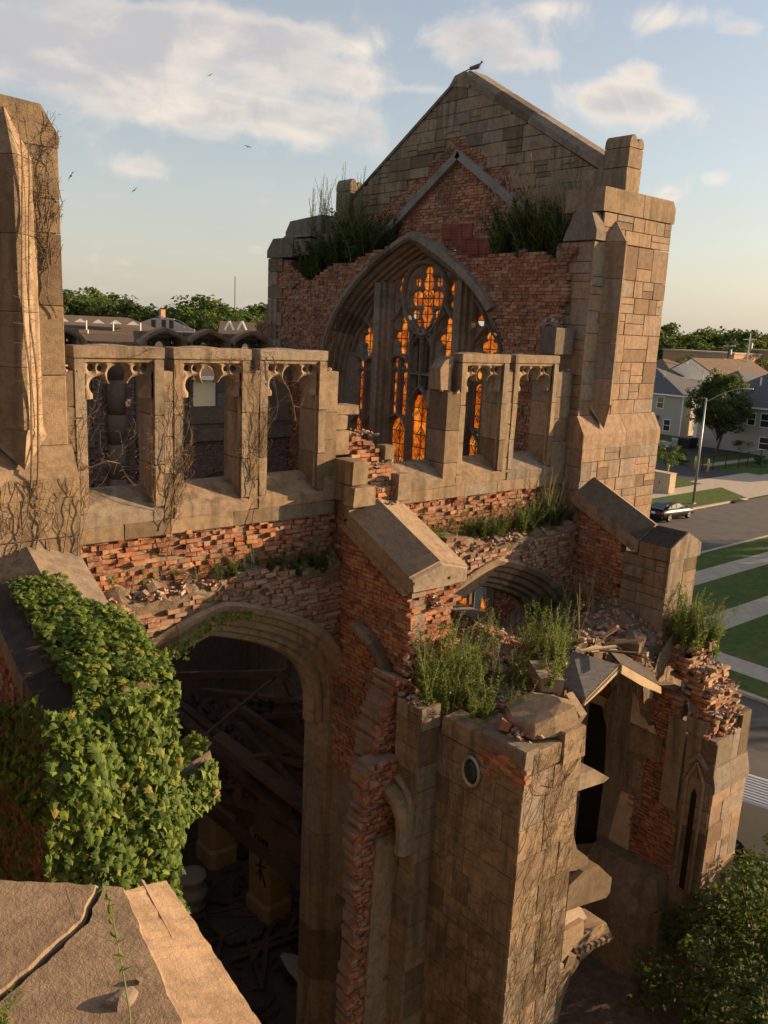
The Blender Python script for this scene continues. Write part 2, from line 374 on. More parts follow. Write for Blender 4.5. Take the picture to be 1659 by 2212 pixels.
CARP = simple('black_car_paint', (.006, .009, .008), .3, .22, 0, .05); CHROME = simple('alloy', (.6, .57, .5), .3, .5, .8, .05)
CARG = simple('car_glass', (.02, .035, .033), .15, .35, 0, .05); RUBBER = simple('tyre_rubber', (.018, .018, .018), .85, .2); REDL = simple('tail_lamp', (.25, .015, .015), .25, .5)
SILVER = simple('silver_paint', (.42, .43, .44), .35, .5, .3, .05); FEATHER = simple('grey_feather', (.12, .105, .09), .8, .15, 0, .3, 40); FLAT_BLACK = simple('flat_black', (.02, .018, .015), .8, .1)  # flat black also paints the dark of the doorway and slot
BONE = simple('marble', (.22, .19, .15), .6, .3, 0, .12)
# ------------------------------------------------------------------ masonry builders
RNG = random.Random(7); NR = np.random.RandomState(7)
def brick_variants(n, dims=(.202, .1, .0625), jit=.006, name='brick', mat=None):
    out = []
    for i in range(n):
        c = np.array([(sx*dims[0]/2, sy, sz*dims[2]/2) for sz in (-1, 1) for (sx, sy) in ((-1, 0), (1, 0), (1, -dims[1]), (-1, -dims[1]))], float)
        c += NR.uniform(-jit, jit, c.shape)
        if NR.rand() < .3:                                # a chipped corner
            j = NR.choice([0, 1, 4, 5]); c[j] += (np.sign(-c[j][0])*NR.uniform(.01, .035), -NR.uniform(.01, .03), np.sign(-c[j][2])*NR.uniform(.0, .015))
        mb = MB(); mb.tone = (i*.6180339) % 1.0
        mb.hexa(c[[0, 1, 2, 3, 4, 5, 6, 7]])
        out.append((c, mb.tone, mb.mesh(name, mat)))
    return out
BRV = {m.name: brick_variants(20, mat=m) for m in (BRICK, BRICK_P, BRICK_G, BRICK_DU)}
HEXF = [(3, 2, 1, 0), (4, 5, 6, 7), (0, 1, 5, 4), (1, 2, 6, 5), (2, 3, 7, 6), (3, 0, 4, 7)]

def emit_bricks(parent, mats, var, nobj, name='brick', rest='brickwork'):
    """mats: list of (4x4 numpy matrix, variant). The nearest nobj in frame become objects, the rest one mesh."""
    mat = var
    V = BRV[mat.name]; info = []
    for i, (M, k) in enumerate(mats):
        x, y, w = pixel(M[:3, 3]); ok = w > 0 and -20 < x < 1680 and -20 < y < 2230
        info.append(((0 if ok else 1), w, i))
    info.sort(); chosen = set(i for (o, w, i) in info[:nobj] if o == 0)
    verts = []; faces = []; tones = []
    for i, (M, k) in enumerate(mats):
        c, t, me = V[k]
        if i in chosen:
            put(name, me, parent, Matrix(M.tolist()))
        else:
            b = len(verts); p = c @ M[:3, :3].T + M[:3, 3]; verts.extend(map(tuple, p.tolist())); faces.extend([tuple(b+j for j in f) for f in HEXF]); tones.extend([(t + .37*((i*7919) % 97)/97) % 1.0]*8)
    if verts:
        me = bpy.data.meshes.new(rest); me.from_pydata(verts, [], faces); me.materials.append(mat)
        a = me.attributes.new('tone', 'FLOAT', 'POINT'); a.data.foreach_set('value', tones)
        o = put(rest, me, parent); stuff(o)

def brickwork(parent, name, O, U, N, poly, holes=(), thick=.35, miss=.025, jut=.05, rough=.008, nobj=280, var=None, course=.0755, length=.216, seed=1, eat=.0, core=True, tilt=.012, extra_rough=None):
    """a brick wall face: O + s*U + z*Z, outward normal N, outline poly in (s, z)"""
    var = var or BRICK; rs = np.random.RandomState(seed)
    O, U, N = (np.asarray(a, float) for a in (O, U, N)); Zv = np.array([0, 0, 1.0])
    poly = [tuple(p) for p in poly]
    s0, s1 = min(p[0] for p in poly), max(p[0] for p in poly); z0, z1 = min(p[1] for p in poly), max(p[1] for p in poly)
    mats = []; runs = MB(); nz = int((z1-z0)/course)+1
    for r in range(nz):
        z = z0 + (r+.5)*course; header = (r % 6 == 5); Lb = length*(.5 if header else 1.0)
        s = s0 - (r % 2)*Lb*.5 - rs.uniform(0, .02); cs = []; ls = []
        while s < s1:
            l_ = Lb*.5 if (not header and rs.rand() < .28) else Lb
            cs.append(s + l_/2); ls.append(l_); s += l_
        P = np.array([(c, z) for c in cs]); ok = in_poly(P, poly)
        for h in holes: ok &= ~in_poly(P, h)
        start = None
        for i in range(len(cs)+1):
            on = i < len(cs) and ok[i]
            if on and start is None: start = i
            if not on and start is not None:
                a, b = cs[start]-ls[start]/2, cs[i-1]+ls[i-1]/2
                if core and b-a > Lb*.9:
                    ins = .014 + 1.7*rough; e = min(.05, Lb*.3)
                    p0 = O + U*(a+e) + Zv*(z-course/2) - N*ins; p1 = O + U*(b-e) + Zv*(z-course/2) - N*ins
                    runs.hexa([p0, p1, p1-N*thick, p0-N*thick, p0+Zv*course, p1+Zv*course, p1-N*thick+Zv*course, p0-N*thick+Zv*course])
                start = None
        for c, k, l_ in zip(cs, ok, ls):
            if not k or rs.rand() < miss: continue
            d = rs.uniform(-rough, rough)
            er = extra_rough(c, z) if extra_rough else 0
            if rs.rand() < jut + er*.5: d += rs.uniform(-.05, .045) * (1 + er)
            w = l_/.216*.985
            rz = rs.normal(0, tilt)*(1+3*er); rx = rs.normal(0, tilt*.6)*(1+3*er)
            M = np.eye(4); ux = U*math.cos(rz) + N*math.sin(rz); nx = N*math.cos(rz) - U*math.sin(rz); zx = Zv*math.cos(rx) + U*math.sin(rx)
            M[:3, 0] = ux*w; M[:3, 1] = nx; M[:3, 2] = zx; M[:3, 3] = O + U*c + Zv*z + N*d
            mats.append((M, rs.randint(0, 20)))
    part = runs.build(name, MORTAR, parent)
    emit_bricks(part, mats, var, nobj)
    return part

def block_mesh(pts2, O, U, N, t, gap=.008, cham=.007, name='stone_block', mat=None, tone=.5, back=0., jit=None):
    """stone slab: polygon pts2 in (s, z) on the face O,U,N, raised t from the face"""
    c = np.mean(np.array(pts2), 0); P = np.array(pts2, float); n = len(P)
    def inset(q, g):
        out = []
        for i in range(n):
            a, b, d = q[i-1], q[i], q[(i+1) % n]
            e1 = (b-a)/max(1e-9, np.linalg.norm(b-a)); e2 = (d-b)/max(1e-9, np.linalg.norm(d-b))
            n1 = np.array([-e1[1], e1[0]]); n2 = np.array([-e2[1], e2[0]]); mm = n1+n2; l = mm @ mm
            out.append(b + (mm*2/l*g if l > .15 else n1*g))
        return np.array(out)
    ar = sum(P[i][0]*P[(i+1) % n][1]-P[(i+1) % n][0]*P[i][1] for i in range(n))
    if ar < 0: P = P[::-1]
    a = inset(P, gap/2); b = inset(P, gap/2+cham)
    if jit is not None: b = b + jit.uniform(-.004, .004, b.shape)
    O, U, N = (np.asarray(v, float) for v in (O, U, N)); Zv = np.array([0, 0, 1.])
    w = lambda q, d: [O + U*p[0] + Zv*p[1] + N*d for p in q]
    mb = MB(); mb.tone = tone
    mb.loft([w(a, -back), w(a, t-cham), w(b, t)])
    return mb.mesh(name, mat or STONE)
def ashlar(part, O, U, N, polys, seed=1, h=(.30, .46), l=(.45, .95), t=.045, gap=.010, mat=None, split=.25, cham=.008, name='stone_block', zbase=None, vary=.012, keep=None):
    rs = np.random.RandomState(seed)
    if not isinstance(polys[0][0], (tuple, list)): polys = [polys]
    for poly in polys:
        s0, s1 = min(p[0] for p in poly), max(p[0] for p in poly); z0, z1 = min(p[1] for p in poly), max(p[1] for p in poly)
        z = z0 if zbase is None else zbase
        while z < z1 - .02:
            hh = rs.uniform(*h)
            if z1 - (z+hh) < h[0]*.6: hh = z1 - z
            s = s0
            while s < s1 - .02:
                ll = rs.uniform(*l)
                if s1 - (s+ll) < l[0]*.6: ll = s1 - s
                rects = [(s, z, s+ll, z+hh)]
                q = rs.rand()
                if q < split and hh > .28:
                    f = rs.uniform(.35, .65); rects = [(s, z, s+ll, z+hh*f), (s, z+hh*f, s+ll, z+hh)]
                elif q < split*1.7 and ll > .5:
                    f = rs.uniform(.35, .65); g = rs.uniform(.4, .6); rects = [(s, z, s+ll*f, z+hh), (s+ll*f, z, s+ll, z+hh*g), (s+ll*f, z+hh*g, s+ll, z+hh)]
                for (a, b, c, d) in rects:
                    pts = clip([(a, b), (c, b), (c, d), (a, d)], poly)
                    if len(pts) < 3: continue
                    ar = abs(sum(pts[i][0]*pts[(i+1) % len(pts)][1]-pts[(i+1) % len(pts)][0]*pts[i][1] for i in range(len(pts))))/2
                    if ar < .012: continue
                    if keep is not None and not keep(sum(p[0] for p in pts)/len(pts), sum(p[1] for p in pts)/len(pts)): continue
                    put(name, block_mesh(pts, O, U, N, t + rs.uniform(-vary, vary)*.5, gap, cham, name, mat, rs.rand(), jit=rs), part)
                s += ll
            z += hh

def tracery(name, O, U, N, sdf, s0, s1, z0, z1, cell, front, back, cham, parent, mat, outer=None):
    """stone plate pierced by openings. sdf(S,Z)>0 is stone; near an opening the face is chamfered back"""
    ns = int((s1-s0)/cell)+1; nz = int((z1-z0)/cell)+1
    sx = np.linspace(s0, s1, ns); zx = np.linspace(z0, z1, nz); Sg, Zg = np.meshgrid(sx, zx, indexing='ij')
    Dg = sdf(Sg, Zg); Og = outer(Sg, Zg) if outer is not None else np.ones_like(Dg)*9
    Fg = np.minimum(Dg, Og)
    O, U, N = (np.asarray(v, float) for v in (O, U, N)); Zv = np.array([0, 0, 1.])
    mb = MB(); V = []; Fc = []; key = {}
    def vert(k, s, z, d, layer):
        kk = (k, layer)
        if kk not in key:
            dep = back if layer else (front + cham*(1-min(1., max(0., d)/cham))**1.0 if d < cham else front)
            V.append(O + U*s + Zv*z - N*dep); key[kk] = len(V)-1
        return key[kk]
    for i in range(ns-1):
        for j in range(nz-1):
            cs = [(i, j), (i+1, j), (i+1, j+1), (i, j+1)]; vals = [Fg[c] for c in cs]
            if max(vals) <= 0: continue
            poly = []
            for a in range(4):
                c, c2 = cs[a], cs[(a+1) % 4]; va, vb = vals[a], vals[(a+1) % 4]
                if va > 0: poly.append((c, sx[c[0]], zx[c[1]], Dg[c], False))
                if (va > 0) != (vb > 0):
                    t = va/(va-vb); k = (min(c, c2), max(c, c2))
                    poly.append((k, sx[c[0]]+t*(sx[c2[0]]-sx[c[0]]), zx[c[1]]+t*(zx[c2[1]]-zx[c[1]]), Dg[c]+t*(Dg[c2]-Dg[c]), True))
            if len(poly) < 3: continue
            f = [vert(p[0], p[1], p[2], p[3], 0) for p in poly]; Fc.append(f)
            for a in range(len(poly)):
                p, q = poly[a], poly[(a+1) % len(poly)]
                if p[4] and q[4]:
                    fa, fb = f[a], f[(a+1) % len(f)]; ba, bb = vert(p[0], p[1], p[2], 0, 1), vert(q[0], q[1], q[2], 0, 1)
                    Fc.append([fb, fa, ba, bb])
    mb.tone = .5; mb.add(V, Fc)
    return mb.build(name, mat, parent)
def circ(c, r): return lambda S, Z: np.hypot(S-c[0], Z-c[1]) - r
def slot(c, hw, za, zb):                                # lancet: rounded, slightly pointed head
    def f(S, Z):
        dx = np.abs(S-c); top = np.hypot(np.maximum(dx, 0)*1.0 + 0.0, np.maximum(Z-(zb-hw), 0)*.8) - hw
        return np.maximum(top, np.maximum(za-Z, dx-hw))
    return f
def openings(fs): return lambda S, Z: np.min([f(S, Z) for f in fs], 0)

def arch_pts(w, h, a, n=24, leg=0.):
    """pointed arch from (-w,-leg) over (0,h) to (w,-leg)"""
    t = np.linspace(0, 1, n); z = h*t**.8; s = w*(1-(z/h)**a)
    left = [(-x, y) for x, y in zip(s, z)]; right = [(x, y) for x, y in zip(s[::-1], z[::-1])][1:]
    pts = left + right
    if leg > 0: pts = [(-w, -leg)] + pts + [(w, -leg)]
    return pts
def offset_curve(pts, o):
    P = np.array(pts, float); out = []
    for i in range(len(P)):
        a = P[max(i-1, 0)]; b = P[min(i+1, len(P)-1)]; d = (b-a)/np.linalg.norm(b-a); out.append(P[i] + np.array([-d[1], d[0]])*o)
    return np.array(out)
def arch_sweep(part, pts, prof, O, U, N, pieces, mat, name='voussoir', cut=None, gap=.004, s_off=0., z_off=0., tones=None, seed=3):
    """sweep profile [(offset outward, depth behind the face)] along the arch; cut into voussoirs, skipping those outside cut=(t0,t1)"""
    rs = np.random.RandomState(seed)
    O, U, N = (np.asarray(v, float) for v in (O, U, N)); Zv = np.array([0, 0, 1.])
    curves = [offset_curve(pts, o) for o, d in prof]; n = len(pts)
    idx = np.linspace(0, n-1, pieces+1)
    for k in range(pieces):
        a, b = idx[k], idx[k+1]
        if cut and not (cut[0] <= (k+.5)/pieces <= cut[1]): continue
        ts = np.unique(np.concatenate([[a+gap*6], np.arange(math.ceil(a+.2), math.floor(b-.2)+1), [b-gap*6]]))
        rings = []
        for t in ts:
            i = int(min(n-2, math.floor(t))); f = t-i
            rings.append([O + U*(s_off + (c[i]*(1-f)+c[i+1]*f)[0]) + Zv*(z_off + (c[i]*(1-f)+c[i+1]*f)[1]) - N*d for c, (o, d) in zip(curves, prof)])
        mb = MB(); mb.tone = rs.rand(); mb.loft(rings, close=True, caps=True); mb.build(name, mat, part)

def rubble_bits(mb, c, n, spread, size, rs, flat=.6):
    for _ in range(n):
        p = np.asarray(c, float) + np.array([rs.normal(0, spread[0]), rs.normal(0, spread[1]), abs(rs.normal(0, spread[2]))]); s = rs.uniform(.35, 1.)*size
        a = rs.uniform(0, 6.28); b = rs.normal(0, .35); ex = np.array([math.cos(a), math.sin(a), b]); ex /= np.linalg.norm(ex); ey = np.cross((0, 0, 1), ex); ey /= np.linalg.norm(ey); ez = np.cross(ex, ey)
        P = np.array([(x, y, z) for z in (-1, 1) for (x, y) in ((-1, -1), (1, -1), (1, 1), (-1, 1))], float)*(s, s*rs.uniform(.4, .8), s*flat*rs.uniform(.4, .9)) + rs.uniform(-.25, .25, (8, 3))*s
        mb.tone = rs.rand(); mb.hexa([p + ex*q[0] + ey*q[1] + ez*q[2] for q in P])
# ------------------------------------------------------------------ the ruined church
cA, cB, cC, cR, cK, cT, cG, cH, cJ = crop(0, 1200, 1400/1659), crop(2100, 500, 900/1659), crop(1000, 200, 1500/1659), crop(1200, 800, 1100/1659), crop(1250, 1600, 1000/1659), crop(1950, 1200, 900/1531), crop(900, 600, 800/1659), crop(2400, 2200, 624/986), crop(1300, 2600, 1724/1659)
cD, cE, cI = crop(1600, 2700, 800/1329), crop(900, 2300, 800/1022), crop(500, 2400, 800/1361)
FY, FX = ((1, 0, 0), (0, -1, 0)), ((0, -1, 0), (-1, 0, 0))     # (U, N) of a face looking -Y, of a face looking -X
def sX(c, pts, x): return [(-pX(*c(*p), x)[1], pX(*c(*p), x)[2]) for p in pts]
def sY(c, pts, y): return [(pY(*c(*p), y)[0], pY(*c(*p), y)[2]) for p in pts]
church = thing('ruined_church', 'roofless ruined church of tan limestone and red brick with broken walls', 'church', (9, 5, 0))
def blk(part, x0, x1, y0, y1, z0, z1, mat=None, name='stone_block', j=.006, cham=.012, tone=None):
    """a single stone with worn arrises"""
    mb = MB(); mb.tone = RNG.random() if tone is None else tone; c = cham
    def ring(z, i):
        q = [(x0+i, y0+i), (x1-i, y0+i), (x1-i, y1-i), (x0+i, y1-i)]
        return [(x+RNG.uniform(-j, j), y+RNG.uniform(-j, j), z) for x, y in q]
    mb.loft([ring(z0, c), ring(z0+c, 0), ring(z1-c, 0), ring(z1, c)])
    return mb.build(name, mat or STONE, part)

# ---- clerestory of the near side
TOP, BASE, THK = 15.05, 12.30, .55
WIN1 = [(4.44, 5.44), (5.88, 6.88), (7.34, 8.33)]; WIN2 = [(10.25, 11.27), (11.76, 12.79), (13.24, 14.32)]
def window_frame(part, a, b, y0=0., sgn=1., mat=None, head=True, lint=True, left=True, right=True, zt=TOP):
    mat = mat or STONE; st = .14
    Y = lambda d0, d1: tuple(sorted((y0+sgn*d0, y0+sgn*d1)))
    for side, x0, x1 in ((left, a-st, a), (right, b, b+st)):
        if not side: continue
        z = 12.74
        for h in (.62, .72, .80):
            z2 = min(14.88, z+h); blk(part, x0, x1, *Y(0, THK), z+.003, z2-.003, mat); z = z2
        mb = MB(); x = x1 if x1 == a else x0; d = .028 if x1 == a else -.028
        mb.box(min(x, x+d), max(x, x+d), *Y(.05, .085), 12.80, 14.86); mb.build('jamb_fillet', mat, part)
    if lint:
        blk(part, a-st-.01, b+st+.01, *Y(-.006, THK*.6), 14.885, zt, mat, 'lintel')
        mb = MB(); mb.box(a, b, *Y(.03, .07), 14.835, 14.885); mb.build('label_mould', mat, part)
        c = (a+b)/2; mb = MB(); n = 12; pts = [(c+(.40)*math.cos(math.pi*i/n), 15.0 + .065*math.sin(math.pi*i/n)) for i in range(n+1)]
        ya, yb = Y(.335, THK); mb.prism([(x, ya, z) for x, z in pts], (0, yb-ya, 0)); mb.build('rear_arch', mat, part)
    if head:
        c = (a+b)/2; hw = (b-a)/2
        sd = openings([circ((-.275, 14.505), .135), circ((.275, 14.505), .135), circ((0, 14.64), .155), slot(0, .10, 14.2, 14.72), lambda S, Z: np.maximum(np.abs(S)-.36, Z-14.405), lambda S, Z: np.maximum(np.abs(S)-.21, Z-14.53), circ((-.385, 14.755), .05), circ((.385, 14.755), .05), circ((-.26, 14.745), .04), circ((.26, 14.745), .04)])
        U = (1, 0, 0) if sgn > 0 else (-1, 0, 0); N = (0, -sgn, 0)
        tracery('cusped_head', (c, y0, 0), U, N, sd, -hw, hw, 14.33, 14.85, .015, .05, .26, .06, part, mat)
def sill(part, a, b, y0=0., sgn=1., mat=None, left=.14, right=.14):
    mat = mat or STONE; pr = [(0, 12.535), (-.012, 12.69), (.40, 12.99), (THK, 13.0), (THK, 12.535)]
    mb = MB(); mb.tone = RNG.random(); mb.prism([(a-left+.003, y0+sgn*d, z) for d, z in pr], (b-a+left+right-.006, 0, 0)); return mb.build('window_sill', mat, part)
def clerestory(name, y0, sgn, wins, x0, x1, mat, ruined):
    mb = MB(); Y = lambda d0, d1: tuple(sorted((y0+sgn*d0, y0+sgn*d1)))
    mb.box(x0, x1, *Y(.03, THK-.02), BASE+.005, 12.54)
    edges = [x0] + [v for w in wins for v in w] + [x1]
    piers = [(edges[i], edges[i+1]) for i in range(0, len(edges), 2)]
    for i, (a, b) in enumerate(piers):
        if b-a > .3: mb.box(a+(.16 if i else .02), b-(.16 if i < len(piers)-1 else .02), *Y(.03, THK-.03), 12.5, 14.60 if not (ruined and i in (0, 1)) else (14.30 if i == 1 else 12.55))
    part = mb.build(name, STONE_G if mat is STONE_G else STONE, church)
    for (a, b) in piers: pass
    U, N = (FY if sgn > 0 else ((-1, 0, 0), (0, 1, 0)))
    sg = 1 if sgn > 0 else -1
    # two courses under the sills
    rs = np.random.RandomState(int(x0*10)); x = x0
    while x < x1-.05:
        l = rs.uniform(.7, 1.25); l = x1-x if x1-(x+l) < .5 else l
        blk(part, x+.004, x+l-.004, *Y(0, .25), BASE, 12.53, mat); x += l
    for i, (a, b) in enumerate(wins):
        r = ruined and i == 0
        window_frame(part, a, b, y0, sgn, mat, head=not r, lint=not r, left=not r, right=not r)
        sill(part, a, b, y0, sgn, mat, .02 if r else .14, .0 if r else .14)
    for i, (a, b) in enumerate(piers):
        lo = 12.535; hi = 14.72 if not (ruined and i == 1) else 14.34
        if ruined and i == 0: continue
        a2 = a+(.143 if i else 0) ; b2 = b-(.143 if i < len(piers)-1 else 0)
        if ruined and i == 1: a2, b2 = a, b-.143
        if b2-a2 < .05: continue
        z = lo
        while z < hi-.05:
            h = rs.uniform(.42, .72); h = hi-z if hi-(z+h) < .3 else h
            if b2-a2 > .45:
                xm = a2+(b2-a2)*rs.uniform(.4, .6); blk(part, a2+.003, xm-.003, *Y(.005, THK-.05), z+.003, z+h-.003, mat); blk(part, xm+.003, b2-.003, *Y(.005, THK-.05), z+.003, z+h-.003, mat)
            else: blk(part, a2+.003, b2-.003, *Y(.012 if not (ruined and i == 1) else -.004, THK-.05), z+.003, z+h-.003, mat)
            z += h
        rb = MB(); rubble_bits(rb, ((a2+b2)/2, y0+sgn*.25, hi), 14, (.09, .13, .02), .05, rs); stuff(rb.build('mortar_debris', RUBBLE, part))
    return part
w1 = clerestory('clerestory_wall', 0., 1., WIN1, 4.11, 8.72, STONE, False)
w2 = clerestory('clerestory_wall', 0., 1., WIN2, 10.05, 14.96, STONE, True)
blk(w2, 11.36, 11.615, .36, .62, 14.345, 14.72); blk(w2, 11.28, 11.6, .30, .60, 14.0, 14.33)
mb = MB(); pts = [pY(*cR(*p), .12) for p in ((808, 1110), (806, 985), (835, 935), (885, 912), (882, 965), (872, 1000), (868, 1110))]; mb.prism(pts, (.02, .3, 0)); mb.build('broken_tracery', STONE, w2)

# ---- buttress shafts with prow, left pier and right tower
def shaft(name, x0, x1, xp, yf, z_low, z_set, z_top, core_to=.6, cap=True, wide=None):
    """upper shaft with a prow-shaped fin, standing on a deeper base with a weathered set-off"""
    mb = MB(); xe = wide or x1
    mb.box(x0+.05, xe-.05, yf+.05, core_to, z_set, z_top); mb.box(x0+.05, xe-.05, yf-.17, core_to, z_low, z_set-.25)
    p = mb.build(name, STONE, church)
    return p
pier = shaft('buttress_shaft', 2.80, 4.11, 3.47, -.2, 11.6, 13.75, 17.3)
def prow_z(part, xp, hw, yf, yb, z0, z1, tip, seed, mat=None):
    mat = mat or STONE
    rs = np.random.RandomState(seed); z = z0
    while z < z1-.05:
        h = rs.uniform(.55, .95); h = z1-z if z1-(z+h) < .4 else h
        mb = MB(); mb.tone = rs.rand(); tri = lambda zz, i: [(xp-hw+i, yf+.02, zz), (xp-.03, yb+i, zz), (xp+.03, yb+i, zz), (xp+hw-i, yf+.02, zz)]
        mb.loft([tri(z+.003, .006), tri(z+.012, 0), tri(z+h-.012, 0), tri(z+h-.003, .006)]); mb.build('prow_block', mat, part); z += h
    mb = MB(); mb.add([(xp-hw, yf+.02, z1+.003), (xp-.03, yb, z1+.003), (xp+.03, yb, z1+.003), (xp+hw, yf+.02, z1+.003), (xp, yf+.02, tip)], [(3, 2, 1, 0), (0, 1, 4), (1, 2, 4), (2, 3, 4), (3, 0, 4)]); mb.build('prow_tip', mat, part)
    # splayed foot
    mb = MB(); lo = z0-.52; mb.add([(xp-hw, yf+.02, z0), (xp, yb, z0), (xp+hw, yf+.02, z0), (xp, yf-.21, lo), (xp-hw*1.05, yf-.02, z0-.12), (xp+hw*1.05, yf-.02, z0-.12)], [(0, 1, 2), (0, 4, 3, 1), (1, 3, 5, 2)]); mb.build('prow_foot', mat, part)
# left pier faces
ashlar(pier, (0, -.155, 0), *FY, [(2.80, 13.76), (4.11, 13.76), (4.11, 17.50), (3.95, 17.50), (2.8, 17.5)], 5, (.8, 1.3), (.7, 1.4), .045, split=.1)
ashlar(pier, (2.845, 0, 0), *FX, [(-.6, 13.76), (.2, 13.76), (.2, 17.5), (-.6, 17.5)], 6, (.6, 1.), (.5, .8))
zc = [(4.105, 17.45), (4.105, 17.60), (3.90, 17.92), (2.80, 17.98), (2.8, 17.45)]
mb = MB(); mb.tone = .3; mb.prism([(x, -.215, z) for x, z in zc], (0, .82, 0)); mb.build('cap_stone', STONE, pier)
for x0, x1 in ((2.80, 4.16),):
    mb = MB(); mb.tone = .6; pr = [(-.2, 13.76), (-.2, 13.74), (-.42, 13.36), (-.42, 13.1), (.6, 13.1), (.6, 13.76)]
    mb.prism([(x0, y, z) for y, z in pr], (x1-x0, 0, 0)); mb.build('set_off', STONE, pier)
ashlar(pier, (0, -.375, 0), *FY, [(2.80, 11.9), (4.16, 11.9), (4.16, 13.1), (2.8, 13.1)], 8, (.4, .7), (.4, .9))
prow_z(pier, 3.47, .34, -.2, -.56, 14.02, 17.25, 17.88, 3)
blk(pier, 4.08, 4.16, -.40, .5, 12.2, 13.34)

tower = shaft('corner_tower', 15.0, 16.3, 15.6, -.2, 6.0, 13.75, 17.4, .78, wide=17.75)
ashlar(tower, (0, -.155, 0), *FY, [[(15.0, 13.80), (17.75, 13.80), (17.75, 17.40), (15.0, 17.4)]], 21, (.30, .62), (.45, .95), .045, split=.30, mat=STONE_L)
ashlar(tower, (15.045, 0, 0), *FX, [(-.78, 13.80), (.2, 13.80), (.2, 17.38), (-.78, 17.38)], 22, (.35, .55), (.35, .62), .045, mat=STONE_L)
ashlar(tower, (0, -.155, 0), *FY, [[(15.25, 17.41), (17.75, 17.41), (17.75, 17.99), (15.25, 17.99)]], 23, (.25, .32), (.4, .8), .045, mat=STONE_L)
mb = MB(); mb.tone = .5; pr = [(-.2, 13.80), (-.42, 13.42), (-.42, 13.1), (.78, 13.1), (.78, 13.80)]
mb.prism([(14.96, y, z) for y, z in pr], (1.55, 0, 0)); mb.build('set_off', STONE_L, tower)
mb = MB(); mb.tone = .35; mb.prism([(16.52, y, z) for y, z in pr], (1.2, 0, 0)); mb.build('set_off', STONE_L, tower)
mb = MB(); mb.tone = .7; mb.prism([(17.73, y, z) for y, z in [(-.2, 13.80), (-.42, 13.42), (-.42, 13.1), (.78, 13.1), (.78, 13.8)]], (.14, 0, 0)); mb.build('set_off', STONE_L, tower)
ashlar(tower, (0, -.375, 0), *FY, [(14.96, 6.2), (17.85, 6.2), (17.85, 13.1), (14.96, 13.1)], 24, (.28, .5), (.35, .85), .045, split=.35, mat=STONE_L)
ashlar(tower, (15.005, 0, 0), *FX, [(0.0, 9.5), (.42, 9.5), (.42, 13.1), (0.0, 13.1)], 25, (.5, .8), (.6, .8), .045, mat=STONE_L)
prow_z(tower, 15.66, .27, -.2, -.52, 14.05, 17.42, 17.88, 9, STONE_L)
# buttress cap and parapet of the tower
mb = MB(); mb.tone = .25; c0 = [(.60, 17.41), (.34, 17.97), (-.10, 17.97), (-.26, 17.60), (-.26, 17.41)]
mb.prism([(14.95, y, z) for y, z in c0], (.32, 0, 0)); mb.build('cap_stone', STONE_G, tower)
for xa, xb, tn in ((15.16, 16.55, .45), (16.57, 17.78, .55)):
    mb = MB(); mb.tone = tn; r = .12 if xb > 17 else 0.; l = 0.
    pr = [(xa, 18.0), (xb, 18.0), (xb, 18.3), (xb-r, 18.47), (xa, 18.47)]
    mb.prism([(x, -.23, z) for x, z in pr], (0, 1.0, 0)); mb.build('parapet_stone', STONE, tower)
mb = MB(); mb.box(15.3, 17.7, .0, .7, 17.3, 18.05); mb.build('parapet_core', STONE, tower)

# ---- sloping buttress copings
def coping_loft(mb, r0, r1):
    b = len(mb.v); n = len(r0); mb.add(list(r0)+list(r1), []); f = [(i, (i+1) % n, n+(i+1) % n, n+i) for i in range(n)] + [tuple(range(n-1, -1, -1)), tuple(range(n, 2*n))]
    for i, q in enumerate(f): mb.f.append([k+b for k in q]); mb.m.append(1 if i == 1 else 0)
def coping(part, x0, xr, x1, y0, z0, y1, z1, drop, side, mat=None, end_rake=0.):
    mb = MB(); mb.tone = RNG.random()
    sec = lambda y, z, k: [(x0, y, z-drop-side), (x0, y, z-drop), (xr, y-k, z), (x1, y, z-drop), (x1, y, z-drop-side)]
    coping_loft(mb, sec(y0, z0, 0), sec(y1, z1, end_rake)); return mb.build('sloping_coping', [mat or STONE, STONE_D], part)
b2c = MB(); b2c.box(8.86, 9.86, -1.7, .4, 5.0, 11.2); b2c.box(8.86, 9.9, -.35, .45, 11, 12.5); but2 = b2c.build('broken_buttress', MORTAR, church)
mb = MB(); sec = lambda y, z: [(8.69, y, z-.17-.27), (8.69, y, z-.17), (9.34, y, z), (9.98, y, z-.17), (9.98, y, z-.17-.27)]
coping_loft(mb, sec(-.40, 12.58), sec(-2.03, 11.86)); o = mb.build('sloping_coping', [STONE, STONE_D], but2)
# lit fresh edge of the end stone
mb = MB(); e = sec(-2.032, 11.86); mb.tone = .8
mb.loft([[(8.72, -2.034, 11.45), (8.70, -2.034, 11.66), (9.34, -2.034, 11.83), (9.96, -2.034, 11.66), (9.95, -2.034, 11.46), (9.6, -2.034, 11.40)], [(8.76, -2.075, 11.43), (8.73, -2.075, 11.64), (9.34, -2.09, 11.80), (9.93, -2.07, 11.64), (9.92, -2.06, 11.47), (9.6, -2.06, 11.42)]]); mb.build('broken_coping_end', STONE, but2)
for (px, py) in ((770, 1068), (800, 1060), (628, 1160), (862, 1120)):
    q = pY(*cK(px, py), -2.075); m2 = MB(); m2.tube([q+(0, .0, 0), q+(0, .02, 0)], [.028, .02], 7); m2.build('dowel_hole', FLAT_BLACK, but2)
